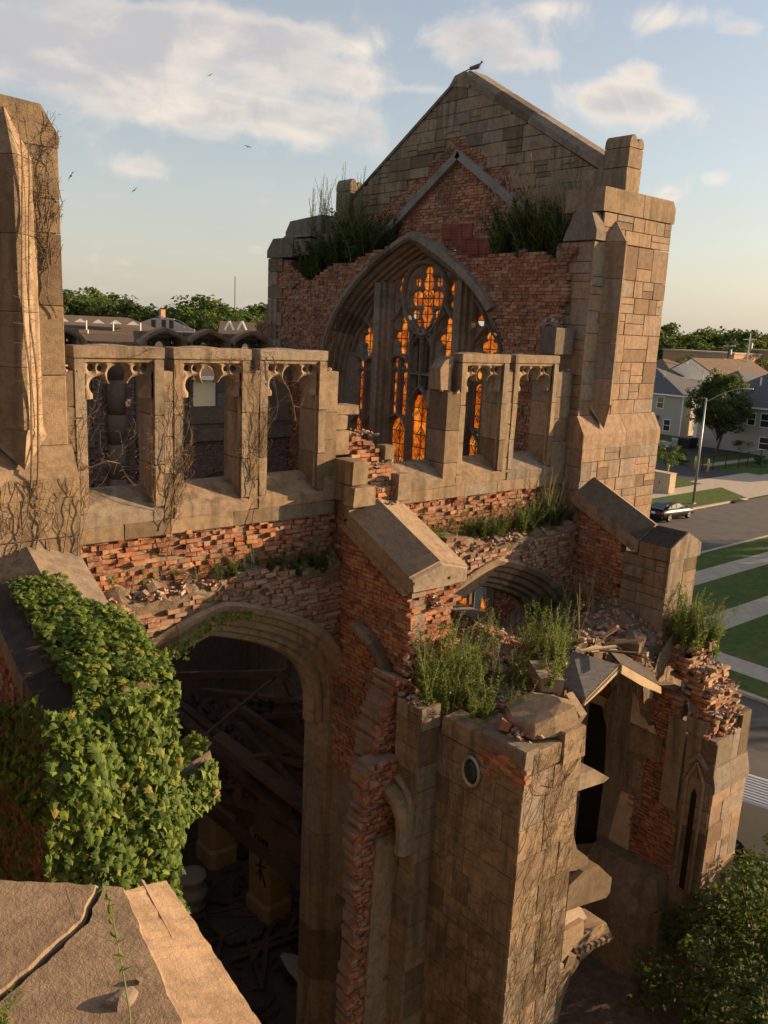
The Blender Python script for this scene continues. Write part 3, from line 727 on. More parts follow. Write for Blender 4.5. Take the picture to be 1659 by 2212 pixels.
# moulded string along the foot of the coping, and the shaft stones left standing
mb = MB(); mb.loft([[(8.66, -.30, 12.10), (8.66, -.30, 12.20), (8.75, -.3, 12.2), (8.75, -.3, 12.1)], [(8.64, -1.95, 11.36), (8.64, -1.95, 11.45), (8.75, -1.95, 11.45), (8.75, -1.95, 11.36)]]); mb.build('string_mould', STONE, but2)
for a in ((8.70, 9.02, -.50, .05, 12.86, 13.26), (8.70, 9.05, -.44, .0, 12.55, 12.85), (8.70, 9.16, -.56, -.25, 12.50, 12.83), (9.72, 10.02, -.50, -.28, 12.50, 12.98), (9.76, 9.98, -.05, .2, 12.95, 13.42),
          (8.62, 9.0, .03, .35, 13.30, 13.72), (8.60, 8.95, .02, .40, 13.74, 13.98), (8.75, 9.22, .05, .45, 13.98, 14.14), (8.64, 8.72, .03, .4, 12.6, 13.28), (9.80, 10.06, .02, .3, 12.32, 12.95),
          (8.71, 9.9, -.43, -.3, 12.28, 12.52)):
    blk(but2, *a, cham=.016, j=.012)
brickwork(but2, 'brick_core', (0, -.40, 0), *FY, [(9.12, 12.45), (9.76, 12.45), (9.78, 12.72), (9.15, 12.72)], thick=.2, seed=31, jut=.5, rough=.03, tilt=.06, nobj=60)
brickwork(but2, 'brick_core', (0, -.22, 0), *FY, [(9.0, 12.68), (9.80, 12.68), (9.74, 13.10), (9.05, 13.12)], thick=.3, seed=32, jut=.5, rough=.03, tilt=.06, nobj=80)
brickwork(but2, 'brick_core', (0, .02, 0), *FY, [(8.95, 13.0), (9.78, 13.0), (9.72, 13.40), (9.5, 13.55), (9.0, 13.6)], thick=.35, seed=33, jut=.5, rough=.03, tilt=.06, nobj=80)
rs = np.random.RandomState(4); mb = MB()
for c, n in (((9.2, .2, 13.58), 60), ((9.45, -.1, 13.1), 50), ((9.4, -.3, 12.72), 40), ((9.4, -.42, 12.46), 40), ((9.05, .2, 13.62), 40)): rubble_bits(mb, c, n, (.22, .07, .03), .045, rs)
stuff(mb.build('mortar_debris', RUBBLE, but2))
# brick sides of the broken buttress
def under(x, y0=-.40, z0=12.58, y1=-2.03, z1=11.86): return z0 + (x-y0)*(z1-z0)/(y1-y0) - .44
poly = [(0.0, 7.6), (1.55, 7.6), (1.72, 8.6), (1.95, 9.5), (1.90, 10.2), (2.0, 10.8), (1.97, under(-1.97)), (.40, under(-.4)), (.0, under(-.0))]
brickwork(but2, 'brick_face', (8.78, 0, 0), *FX, poly, seed=41, jut=.10, miss=.035, nobj=300, thick=.3, extra_rough=lambda s, z: .5 if s > 1.5 and z < 11 else 0)
brickwork(but2, 'brick_face', (0, -1.93, 0), *FY, [(8.80, 9.1), (9.5, 9.1), (9.55, 9.8), (9.9, 10.2), (9.82, 10.7), (9.92, 11.42), (8.80, 11.42)], seed=42, jut=.30, miss=.06, rough=.02, nobj=200, thick=.3, tilt=.03)
mb = MB(); rubble_bits(mb, (9.35, -1.98, 11.05), 22, (.08, .02, .12), .05, rs); rubble_bits(mb, (9.2, -2.0, 9.9), 26, (.25, .05, .25), .06, rs); stuff(mb.build('mortar_debris', RUBBLE, but2))
# stone rib of the fallen aisle vault, on the shaded side
def rib(part, c, pts, x, t, w, name='vault_rib', mat=None):
    P = [pX(*c(*p), x) for p in pts]; n = len(P); rings = []
    for i, p in enumerate(P):
        d = P[min(i+1, n-1)]-P[max(i-1, 0)]; d /= np.linalg.norm(d); nn = np.array([0, -d[2], d[1]]); nn /= np.linalg.norm(nn)
        rings.append([p-nn*w/2+(t*.3, 0, 0), p-nn*w/2-(t*.6, 0, 0), p-nn*w*.2-(t, 0, 0), p+nn*w*.2-(t, 0, 0), p+nn*w/2-(t*.6, 0, 0), p+nn*w/2+(t*.3, 0, 0)])
    for k in range(0, n-1, 2):
        mb = MB(); mb.tone = RNG.random(); mb.loft(rings[k:k+3]); mb.build(name, mat or STONE, part)
rib(but2, cE, [(640, 200), (690, 245), (735, 300), (775, 370), (798, 440), (790, 500), (770, 530)], 8.70, .16, .15)

b3 = MB(); b3.box(15.02, 15.9, -1.8, 0, 5.0, 11.0); b3.box(15.02, 15.9, -2.7, -1.6, 6.0, 11.1); but3 = b3.build('right_buttress', MORTAR, church)
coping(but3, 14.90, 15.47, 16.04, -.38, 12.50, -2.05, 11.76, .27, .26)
mb = MB(); mb.tone = .3; sec3 = lambda y, z, i=0: [(14.90+i, y, z-.55), (14.90+i, y, z-.27), (15.47, y, z), (16.02-i, y, z-.27), (16.02-i, y, z-.55)]
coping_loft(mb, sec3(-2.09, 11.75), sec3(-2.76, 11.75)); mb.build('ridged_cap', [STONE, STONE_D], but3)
mb = MB(); mb.tone = .8; mb.prism([(14.90, -2.765, 11.20), (14.90, -2.765, 11.48), (15.47, -2.765, 11.75), (16.02, -2.765, 11.48), (16.02, -2.765, 11.20)], (0, -.035, 0)); mb.build('cap_end', STONE, but3)
ashlar(but3, (0, -2.72, 0), *FY, [(14.93, 6.0), (16.0, 6.0), (16.0, 11.18), (14.93, 11.18)], 51, (.4, .6), (.35, .7), .045, split=.3)
ashlar(but3, (14.975, 0, 0), *FX, [(1.72, 6.0), (2.74, 6.0), (2.74, 11.18), (1.72, 11.18)], 52, (.3, .5), (.35, .6), .045)
poly = [(0.0, 7.8), (1.72, 7.8), (1.72, 11.25), (1.6, 11.46), (.42, 12.0), (0, 12.1)]
brickwork(but3, 'brick_face', (14.97, 0, 0), *FX, poly, seed=53, jut=.10, miss=.03, nobj=260, thick=.25)
mb = MB(); mb.loft([[(14.86, -.30, 11.98), (14.86, -.30, 12.12), (15.0, -.3, 12.12), (15.0, -.3, 11.98)], [(14.86, -1.95, 11.25), (14.86, -1.95, 11.38), (15.0, -1.95, 11.38), (15.0, -1.95, 11.25)]]); mb.build('string_mould', STONE, but3)
blk(but3, 14.80, 15.0, -2.25, -1.85, 10.75, 10.95, STONE)

b1 = MB(); b1.box(2.92, 4.0, -2.95, .3, 2.0, 11.0); but1 = b1.build('ivy_covered_buttress', MORTAR, church)
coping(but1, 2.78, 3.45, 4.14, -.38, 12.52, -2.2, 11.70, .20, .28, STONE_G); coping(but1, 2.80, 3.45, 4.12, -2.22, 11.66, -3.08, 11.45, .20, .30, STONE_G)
ashlar(but1, (0, -2.98, 0), *FY, [(2.83, 3.0), (4.08, 3.0), (4.08, 11.0), (2.83, 11.0)], 61, (.4, .6), (.4, .8), .045)
brickwork(but1, 'brick_face', (2.9, 0, 0), *FX, [(0, 8), (2.8, 8), (2.8, 10.9), (2.2, 11.2), (.4, 12.0), (0, 12.1)], seed=62, nobj=160, thick=.1, jut=.1)
mb = MB(); mb.tone = .6; mb.prism([(4.0, -3.0, 10.15), (4.62, -3.12, 10.45), (4.66, -3.12, 10.28), (4.45, -3.12, 9.8), (4.0, -3.0, 9.5)], (0, .5, 0)); mb.build('broken_bracket', STONE_G, but1)
blk(but1, 4.02, 4.24, -3.0, -2.6, 10.75, 11.0, STONE)

# ---- nave arcade walls under the clerestory
def nave_bay(name, xa, xb, xc, yl, zsp, seed, w=2.0, h=2.05):
    inner = arch_pts(w, h, 3.5, 22, 2.5); outer = offset_curve(inner, .66)
    hole = [(xc+s, zsp+z) for s, z in outer]
    p0 = brickwork(church, 'upper_brick_wall', (0, .05, 0), *FY, [(xa, 10.9), (xb, 10.9), (xb, BASE), (xa, BASE)], seed=seed, miss=.09, jut=.22, rough=.022, tilt=.035, nobj=300, thick=.4, extra_rough=lambda s, z: .45)
    rs = np.random.RandomState(seed+5)
    mid = [(xa+(xb-xa)*t, 11.42 + .22*math.sin(t*9+seed) - .10*abs(t-.5) + rs.uniform(-.06, .06)) for t in np.linspace(1, 0, 12)]
    p1 = brickwork(church, 'arcade_wall', (0, yl, 0), *FY, [(xa, 7.2), (xb, 7.2)] + mid, [hole], seed=seed+1, var=BRICK_DU, miss=.07, jut=.2, rough=.02, tilt=.03, nobj=300, thick=.45 - yl*.0, extra_rough=lambda s, z: .6 if z > 11 else .15)
    prof = [(0, .42), (.05, .30), (.12, .29), (.17, .20), (.24, .22), (.30, .12), (.40, .11), (.44, .03), (.52, .0), (.56, -.07), (.66, -.11), (.71, -.06), (.71, .5), (0, .55)]
    ar = MB(); ar.box(xc-.02, xc+.02, yl+.48, yl+.5, zsp+h+.2, zsp+h+.25); arch = ar.build('arcade_arch', STONE, church)
    arch_sweep(arch, arch_pts(w, h, 3.5, 30), prof, (0, yl, 0), *FY, 9, STONE, s_off=xc, z_off=zsp, seed=seed)
    # debris lying on the broken ledge
    d = MB(); rs = np.random.RandomState(seed+9)
    for i in range(14):
        x = rs.uniform(xa+.1, xb-.1); rubble_bits(d, (x, (yl+.05)/2+.02, 11.40), 22, (.22, abs(yl)*.35+.03, .06), .055, rs)
    stuff(d.build('ledge_debris', RUBBLE, p1))
    d2 = MB(); prv = None; n = 40; rows = []
    for i in range(n+1):
        x = xa + (xb-xa)*i/n; zt = 11.47 + .06*math.sin(i*1.3)
        rows.append([(x, .10, zt+.14), (x, yl*.45, zt+.02+rs.uniform(-.03, .03)), (x, yl+.0, zt-.10+rs.uniform(-.03, .03)), (x, yl+.06, zt-.4), (x, .1, zt-.4)])
    d2.loft(rows, close=True); d2.build('ledge_rubble', DIRT, p1)
    return p0, p1
nave_bay('bay', 4.1, 8.76, 6.42, -.20, 8.42, 71)
nave_bay('bay', 9.95, 14.98, 12.42, -.50, 8.35, 81)
# moulded pier between the arches
colm = MB(); colm.box(8.75, 9.7, .05, .5, 0, 9.2); nave_pier = colm.build('nave_pier', STONE, church)
z = 0.0; sec = [(-.62, .5), (-.62, .06), (-.50, -.06), (-.40, -.10), (-.33, -.26), (.30, -.26), (.38, -.10), (.50, -.06), (.60, .06), (.60, .5)]
while z < 8.5:
    h = RNG.uniform(.85, 1.15); h = min(h, 8.9-z); mb = MB(); mb.tone = RNG.random()
    mb.loft([[(9.2+x, y, z+.004) for x, y in sec], [(9.2+x, y, z+h-.004) for x, y in sec]]); mb.build('pier_drum', STONE, nave_pier); z += h
brickwork(nave_pier, 'brick_spandrel', (0, -.16, 0), *FY, [(8.72, 8.8), (9.9, 8.8), (9.9, 11.0), (8.72, 11.0)], seed=77, nobj=120, thick=.3, jut=.15)
for xx in (15.2, 3.3):
    mb = MB(); mb.box(xx-.55, xx+.55, .0, .5, 0, 12.2); mb.build('nave_pier', STONE, church)

# ---- opposite wall of the nave
YO = 10.6
opp1 = clerestory('opposite_clerestory', YO+THK, -1., [(4.44, 5.44), (5.88, 6.88), (7.34, 8.33)], 4.1, 8.7, STONE_G, False)
opp2 = clerestory('opposite_clerestory', YO+THK, -1., [(10.25, 11.27), (11.62, 12.62), (13.0, 14.0)], 9.9, 14.9, STONE_G, False)
def rear(part, xc, w=.62):
    pts = arch_pts(w, .42, 2.2, 10)
    arch_sweep(part, pts, [(0, .25), (0, 0), (.05, -.04), (.13, -.04), (.13, .3)], (0, YO-.03, 0), *FY, 3, STONE_L, 'rear_arch', s_off=xc, z_off=14.62)
for xc in (10.76, 12.12, 13.5): rear(opp2, xc)
for xc in (4.94, 6.38, 7.84): rear(opp1, xc)
for xa, xb, xc, sd in ((4.1, 8.7, 6.42, 91), (9.9, 14.95, 12.42, 95)):
    hole = [(xc+s, 8.5+z) for s, z in offset_curve(arch_pts(2., 2.05, 3.5, 22, 9), .5)]
    p = brickwork(church, 'opposite_arcade_wall', (0, YO, 0), *FY, [(xa, .2), (xb, .2), (xb, 12.3), (xa, 12.3)], [hole], seed=sd, nobj=150, var=BRICK_G, thick=.3, jut=.04)
    ar = MB(); ar.box(xc-.01, xc+.01, YO+.3, YO+.32, 11.1, 11.2); arch = ar.build('opposite_arch', STONE_G, church)
    arch_sweep(arch, arch_pts(2., 2.05, 3.5, 30), [(0, .4), (.1, .25), (.2, .2), (.3, .08), (.45, 0), (.55, -.08), (.55, .3), (0, .5)], (0, YO, 0), *FY, 11, STONE_G, s_off=xc, z_off=8.5, seed=sd)
    rs = np.random.RandomState(sd); x = xa
    while x < xb-.1:
        l = rs.uniform(.8, 1.3); l = xb-x if xb-(x+l) < .6 else l; blk(arch, x+.004, x+l-.004, YO-.10, YO+.1, 12.0, 12.34, STONE_G, 'string_course'); x += l
mb = MB(); mb.box(-2, 15.4, 13.9, 14.3, 0, 9.6); mb.build('opposite_aisle_wall', STONE_G, church)
mb = MB(); mb.prism([(-2, 11.1, 10.9), (-2, 14.4, 9.55), (-2, 14.4, 9.75), (-2, 11.1, 11.1)], (17.4, 0, 0)); mb.build('opposite_aisle_roof', ROOF_G, church)
mb = MB(); mb.box(15.2, 15.5, 10.9, 14.2, 0, 11); mb.build('opposite_aisle_end', STONE_G, church)
op = MB(); op.box(8.72, 9.88, YO+.05, YO+.5, 0, 14.75); opier = op.build('opposite_pier', STONE_G, church)
brickwork(opier, 'brick_panel', (0, YO+.02, 0), *FY, [(8.72, 8.5), (9.88, 8.5), (9.88, 14.6), (8.72, 14.6)], seed=97, nobj=120, var=BRICK_G, thick=.1)
z = 6.0
while z < 14.7:
    h = RNG.uniform(.7, 1.0); h = min(h, 14.75-z); mb = MB(); mb.tone = RNG.random(); n = 10
    mb.loft([[(9.3+.24*math.cos(6.283*i/n), YO-.12+.24*math.sin(6.283*i/n), zz) for i in range(n)] for zz in (z+.003, z+h-.003)]); mb.build('shaft_drum', STONE_G, opier, True); z += h
for z0 in (10.2, 11.9, 13.2, 13.9): blk(opier, 8.98, 9.62, YO-.06, YO+.15, z0, z0+.34, STONE_G)
for (x0, x1, z0, z1) in ((10.3, 14.9, 12.5, 12.72),): blk(opp2, x0, x1, YO-.05, YO+.05, z0, z1, STONE_G, 'string_course')

# ---- gable wall
XW, XU, XT, YC = 14.9, 16.1, 15.45, 5.3
win_in = arch_pts(3.25, 4.05, 3.0, 34, 4.7); ZS = 13.2
out_c = offset_curve(win_in, .36); hole = [(-YC+s, ZS+z) for s, z in out_c]
lw = sX(cG, [(402, 866), (480, 870), (560, 960), (640, 1060), (700, 1010), (760, 985), (830, 925), (920, 905), (1010, 900), (1060, 850), (1130, 825), (1300, 770), (1420, 720)], XW) + sX(cC, [(960, 900), (1050, 885), (1160, 868), (1250, 880), (1330, 905), (1350, 850), (1392, 842)], XW)
lw += [(-.40, 15.9), (-.62, 15.7), (-.62, 15.2), (-.55, 14.8), (-.55, 8.0), (-11.6, 8.0)] + sX(cG, [(215, 1420), (260, 1380), (300, 1330), (303, 1225), (370, 1210), (392, 1130)], XW)
gable_lower = brickwork(church, 'window_wall', (XW, 0, 0), *FX, lw, [hole], seed=101, nobj=300, thick=.55, jut=.06, miss=.02, extra_rough=lambda s, z: .6 if (s < -10.2) else 0)
gw = MB(); gw.box(16.0, 16.02, 5.25, 5.35, 17.5, 17.6); great = gw.build('great_window', STONE, church)
prof = [(0, .60), (.04, .50), (.10, .46), (.12, .36), (.18, .33), (.20, .22), (.26, .19), (.28, .08), (.34, .03), (.36, -.01), (.36, .65), (0, .7)]
arch_sweep(great, arch_pts(3.25, 4.05, 3.0, 40), prof, (XW, 0, 0), *FX, 15, STONE, s_off=-YC, z_off=ZS, seed=6)
z = 8.5
for side in (-1, 1):
    z = 8.5
    while z < ZS-.05:
        h = min(RNG.uniform(.7, 1.), ZS-z); mb = MB(); mb.tone = RNG.random()
        mb.loft([[(XW+d, YC+side*(3.25+o), zz) for o, d in prof] for zz in (z+.003, z+h-.003)]); mb.build('jamb_block', STONE, great); z += h
hood = [(.36, .12), (.36, -.10), (.42, -.16), (.56, -.10), (.60, .12)]
arch_sweep(great, arch_pts(3.25, 4.05, 3.0, 40), hood, (XW, 0, 0), *FX, 15, STONE_G, 'hood_mould', cut=(.10, .74), s_off=-YC, z_off=ZS, seed=8)
# tracery of the great window
F = [circ((0, 16.22), .27), circ((-.38, 16.22), .2), circ((.38, 16.22), .2), circ((0, 16.62), .19), circ((0, 16.90), .13), circ((0, 15.82), .2), circ((0, 15.58), .13), circ((-.2, 16.22), .13), circ((.2, 16.22), .13)]
for sg in (-1, 1):
    F += [circ((sg*.40, 16.64), .11), circ((sg*.42, 15.82), .12), circ((sg*.30, 15.60), .09), circ((sg*.98, 16.45), .15), circ((sg*.98, 16.66), .10), circ((sg*.95, 16.1), .09)]
    c = sg*.86
    F += [circ((c, 15.22), .19), circ((c-.19, 15.22), .12), circ((c+.19, 15.22), .12), circ((c, 15.50), .14), circ((c, 15.68), .08), circ((c, 14.96), .14), circ((c, 14.80), .08)]
    F += [circ((c-.19, 14.52), .13), circ((c+.19, 14.52), .13), slot(c-.18, .135, 13.15, 14.28), slot(c+.18, .135, 13.15, 14.28), circ((c-.18, 13.98), .135), circ((c+.18, 13.98), .135), slot(c, .30, 7.8, 12.98), circ((c, 12.72), .27)]
    F += [slot(sg*.18, .12, 14.34, 15.12), slot(sg*.18, .11, 13.75, 14.22)]
    c = sg*2.3
    F += [circ((c, 15.10), .17), circ((c-.16, 15.10), .11), circ((c+.16, 15.10), .11), circ((c, 15.34), .12), circ((c, 14.86), .12), circ((c, 14.70), .07), circ((c-sg*.33, 15.72), .13), circ((c-sg*.33, 15.98), .09), circ((c-sg*.38, 16.25), .08), circ((c+sg*.36, 15.5), .08)]
    F += [circ((c-.24, 14.42), .12), circ((c+.24, 14.42), .12), slot(c-.24, .15, 13.1, 14.16), slot(c+.24, .15, 13.1, 14.16), circ((c-.24, 13.88), .14), circ((c+.24, 13.88), .14), slot(c-.27, .2, 7.8, 12.92), slot(c+.27, .2, 7.8, 12.92)]
F += [slot(0, .31, 7.8, 13.72), circ((0, 13.36), .29), circ((-.2, 13.2), .16), circ((.2, 13.2), .16)]
sdf = openings(F)
def inside(S, Z):
    zz = np.clip((Z-ZS)/4.05, 0, 1); return 3.27*(1-zz**3) - np.abs(S) - (Z > ZS+4.05)*9
tracery('tracery', (XT, YC, 0), *FX, sdf, -3.3, 3.3, 7.7, 17.3, .03, .0, .12, .10, great, STONE_G, outer=inside)
# raised bars of the tracery: the vesica, ogees and sub-arches
def bar(pts, w, d, closed=False, name='tracery_bar'):
    P = np.array(pts, float); n = len(P); rings = []
    for i in range(n):
        a, b = (P[i-1], P[(i+1) % n]) if closed else (P[max(i-1, 0)], P[min(i+1, n-1)])
        t = (b-a)/np.linalg.norm(b-a); nn = np.array([-t[1], t[0]])
        q = lambda o, dep: (XT-dep, YC-(P[i]+nn*o)[0], (P[i]+nn*o)[1])
        rings.append([q(-w/2, -.03), q(-w*.42, d*.5), q(-w*.12, d), q(w*.12, d), q(w*.42, d*.5), q(w/2, -.03)])
    if closed: rings.append(rings[0])
    mb = MB(); mb.tone = .5; mb.loft(rings, caps=not closed); mb.build(name, STONE_G, great)
n = 28; ves = [(.80*math.sin(t)*(1-.18*math.cos(t)), 16.22 - .92*math.cos(t)) for t in np.linspace(0, 2*math.pi, n, endpoint=False)]
bar(ves, .13, .12, True)
for sg in (-1, 1):
    bar([(sg*.0, 15.32), (sg*.12, 15.38), (sg*.40, 15.62)], .1, .10)
    bar([(sg*.42, 8.6), (sg*.42, 14.3), (sg*.42, 15.0), (sg*.34, 15.3), (sg*.02, 15.42)], .11, .11)
    bar([(sg*1.3, 15.2), (sg*1.24, 15.6), (sg*.98, 15.86), (sg*.80, 16.1)], .1, .10)
    bar([(sg*.42, 15.0), (sg*.5, 15.55), (sg*.80, 15.9)], .09, .09)
    bar([(sg*.42, 14.45), (sg*.58, 14.66), (sg*.86, 14.74), (sg*1.14, 14.66), (sg*1.3, 14.45)], .08, .08)
    bar([(sg*.86, 13.1), (sg*.86, 14.66)], .07, .08); bar([(sg*.42, 12.75), (sg*.6, 13.04), (sg*.86, 13.14), (sg*1.12, 13.04), (sg*1.3, 12.75)], .08, .09)
    bar([(sg*.02, 15.2), (sg*.18, 15.28), (sg*.38, 15.0)], .07, .08)
    bar([(sg*.40, 13.45), (sg*.25, 13.72), (0, 13.98)], .09, .10)
    bar([(sg*1.74, 14.6), (sg*1.85, 15.2), (sg*2.3, 15.62), (sg*2.72, 15.2), (sg*2.9, 14.7), (sg*2.55, 14.62), (sg*2.3, 14.48), (sg*2.05, 14.62), (sg*1.74, 14.6)], .1, .10)
    bar([(sg*2.3, 15.6), (sg*2.1, 15.95), (sg*1.75, 16.3)], .09, .10); bar([(sg*2.3, 8.6), (sg*2.3, 14.5)], .09, .10)
    bar([(sg*1.75, 12.7), (sg*2.02, 13.02), (sg*2.3, 12.7), (sg*2.58, 13.02), (sg*2.88, 12.7)], .07, .08)
bar([(0, 13.95), (0, 15.35)], .08, .10); bar([(-.4, 14.28), (.4, 14.28)], .07, .08)
for s in (-1.53, 1.53):                                     # two tall shafts
    zt = ZS + 4.05*(1-1.45/3.25)**(1/3.) + .1; sec = [(-.34, .02), (-.30, .12), (-.22, .14), (-.20, .24), (-.13, .27), (-.12, .36), (.12, .36), (.13, .27), (.20, .24), (.22, .14), (.30, .12), (.34, .02)]
    z = 8.5
    while z < zt-.02:
        h = min(RNG.uniform(1.1, 1.6), zt-z); mb = MB(); mb.tone = RNG.random()
        mb.loft([[(XT-d, YC-s+o, zz) for o, d in sec] for zz in (z+.002, z+h-.002)]); mb.build('mullion', STONE, great); z += h
# amber panes with lead between
lead = MB(); rs = np.random.RandomState(11); pane_meshes = {}
def pane(s0, s1, z0, z1):
    key = (round(s1-s0, 3), round(z1-z0, 3), rs.randint(0, 5))
    if key not in pane_meshes:
        m = MB(); m.tone = rs.rand(); w, h = (s1-s0)/2-.004, (z1-z0)/2-.004; m.box(-.003, .003, -w, w, -h, h); pane_meshes[key] = m.mesh('pane', GLASS)
    if rs.rand() < .05: return
    put('pane', pane_meshes[key], great, Matrix.Translation((XT+.115+rs.uniform(-.004, .004), YC-(s0+s1)/2, (z0+z1)/2)))
def light(s0, s1, z0, z1, nx, dz, prob=1., gem=True):
    dx = (s1-s0)/nx; nz = max(1, int(round((z1-z0)/dz))); dz = (z1-z0)/nz
    for i in range(nx):
        for j in range(nz):
            a, b = s0+i*dx, z0+j*dz
            S, Z = np.meshgrid(np.linspace(a, a+dx, 4), np.linspace(b, b+dz, 4))
            if sdf(S, Z).min() > .02: continue
            if rs.rand() < prob: pane(a, a+dx, b, b+dz)
    xl = XT+.098
    for i in range(nx+1): lead.box(xl, xl+.014, YC-(s0+i*dx)-.011, YC-(s0+i*dx)+.011, z0, z1)
    for j in range(nz+1): lead.box(xl+.001, xl+.013, YC-s1, YC-s0, z0+j*dz-.011, z0+j*dz+.011)
    if gem:
        c = (s0+s1)/2
        for j in range(1, nz, 2):
            zz = z0+j*dz; r = min((s1-s0)*.36, .16)
            for q in range(4):
                a0, a1 = q*math.pi/2, (q+1)*math.pi/2; p0 = (xl+.003, YC-c+r*math.cos(a0), zz+1.5*r*math.sin(a0)); p1 = (xl+.003, YC-c+r*math.cos(a1), zz+1.5*r*math.sin(a1)); lead.tube([p0, p1], .012, 4)
                p0 = (xl+.002, YC-c+.4*r*math.cos(a0), zz+.6*r*math.sin(a0)); p1 = (xl+.002, YC-c+.4*r*math.cos(a1), zz+.6*r*math.sin(a1)); lead.tube([p0, p1], .009, 4)
light(-.33, .33, 10.9, 13.75, 2, .36)
for sg in (-1, 1):
    c = sg*.86; light(c-.32, c+.32, 10.9, 13.05, 2, .36); light(c-.31, c-.05, 13.1, 14.3, 1, .3); light(c+.05, c+.31, 13.1, 14.3, 1, .3); light(c-.33, c+.33, 14.35, 15.8, 3, .2, 1., False)
    c = sg*2.3; light(c-.48, c-.06, 10.9, 13., 2, .36); light(c+.06, c+.48, 10.9, 13., 2, .36); light(c-.38, c-.1, 13.1, 14.6, 1, .3); light(c+.1, c+.38, 13.1, 14.6, 1, .3); light(c-.5, c+.5, 14.6, 16.4, 4, .22, 1., False)
    light(sg*1.0-.2, sg*1.0+.2, 15.95, 16.85, 2, .25, 1., False)
light(-.62, .62, 15.42, 17.06, 6, .2, 1., False)
for r in (.11, .2):
    m = [(XT+.095, YC+r*math.cos(t), 16.22+r*math.sin(t)) for t in np.linspace(0, 2*math.pi, 17)]; lead.tube(m, .009, 4)
for q in range(8): lead.tube([(XT+.095, YC+.2*math.cos(q*math.pi/4), 16.22+.2*math.sin(q*math.pi/4)), (XT+.095, YC, 16.22)], .007, 4)
light(1.75, 2.15, 8.9, 10.7, 2, .36, .0, False)
for (px0, py0, px1, py1) in ((986, 1285, 1010, 1352), (1040, 1292, 1056, 1385)):
    a, b = pX(px0, py0, XT+.12), pX(px1, py1, XT+.12); n = 4
    for j in range(n): pane(YC-a[1], YC-b[1], b[2]+(a[2]-b[2])*j/n, b[2]+(a[2]-b[2])*(j+1)/n)
lead.build('lead_came', LEAD, great)
mb = MB(); mb.box(XT+.12, XT+.15, YC-.36, YC+.36, 13.74, 15.2); mb.build('blind_panel', STONE_D, great)

# upper gable: brick, ashlar, coping, old roof timbers
gp = sX(cC, [(1040, 122), (940, 104), (830, 188), (490, 580), (405, 580), (405, 900), (1560, 760), (1560, 440), (1480, 415)], XU)
br = sX(cC, [(880, 360), (930, 360), (942, 395), (975, 430), (1040, 470), (1090, 512), (1150, 560), (1200, 602), (1245, 640), (1300, 760), (1340, 930), (1340, 990), (560, 990), (420, 900), (500, 720), (545, 690), (600, 655), (640, 620), (690, 572), (735, 530), (780, 490), (820, 440), (860, 400)], XU)
tl = sX(cC, [(770, 752), (950, 752), (975, 828), (1080, 815), (1160, 830), (1160, 880), (870, 890), (870, 825), (775, 825)], XU)
gable_upper = brickwork(church, 'upper_gable', (XU, 0, 0), *FX, br, [[(-YC+a, ZS+b) for a, b in offset_curve(win_in, .34)]], seed=111, nobj=300, thick=.6, jut=.05, miss=.02)
mb = MB(); core = [(s, z) for s, z in gp]
apexs, apexz = (gp[0][0]+gp[1][0])/2, max(gp[0][1], gp[1][1])
gout = [(-9.6, 17.9), (-9.6, 19.02), (-5.38, 21.62), (-4.95, 21.62), (-.45, 18.97), (-.2, 18.4), (-.2, 17.9)]
gout = [(s, z-.12) for s, z in gout]
mb.prism([(XU+.03, -s, z) for s, z in gout], (.62, 0, 0)); gable_ash = mb.build('gable_ashlar', STONE, church)
keepf = lambda s, z: not in_poly([(s, z)], br)[0]
ashlar(gable_ash, (XU+.035, 0, 0), *FX, gout, 121, (.24, .34), (.42, .95), .06, gap=.011, split=.14, keep=keepf, vary=.02)
def slope_coping(p, q, n, t=.30, x0=XU-.06, x1=XU+.78):
    p, q = np.array(p), np.array(q); d = (q-p)/np.linalg.norm(q-p); nn = np.array([-d[1], d[0]]); nn = nn if nn[1] > 0 else -nn
    for i in range(n):
        a = p+(q-p)*i/n + d*.004; b = p+(q-p)*(i+1)/n - d*.004; mb = MB(); mb.tone = RNG.random()
        f = lambda u: [(x0, -u[0], u[1]), (x0, -(u+nn*t*.55)[0], (u+nn*t*.55)[1]), (x0+.14, -(u+nn*t)[0], (u+nn*t)[1]), (x1-.14, -(u+nn*t)[0], (u+nn*t)[1]), (x1, -(u+nn*t*.55)[0], (u+nn*t*.55)[1]), (x1, -u[0], u[1])]
        mb.loft([f(a), f(b)]); mb.build('gable_coping', STONE_G, gable_ash)
slope_coping((-9.3, 19.06), (-5.25, 21.5), 4, .14); slope_coping((-5.05, 21.52), (-.55, 18.95), 4, .26)
mb = MB(); mb.tone = .5; mb.prism([(XU-.05, -s, z) for s, z in [(-5.5, 21.45), (-5.32, 21.66), (-4.98, 21.72), (-4.7, 21.55), (-4.8, 21.3)]], (.8, 0, 0)); mb.build('apex_stone', STONE, gable_ash)
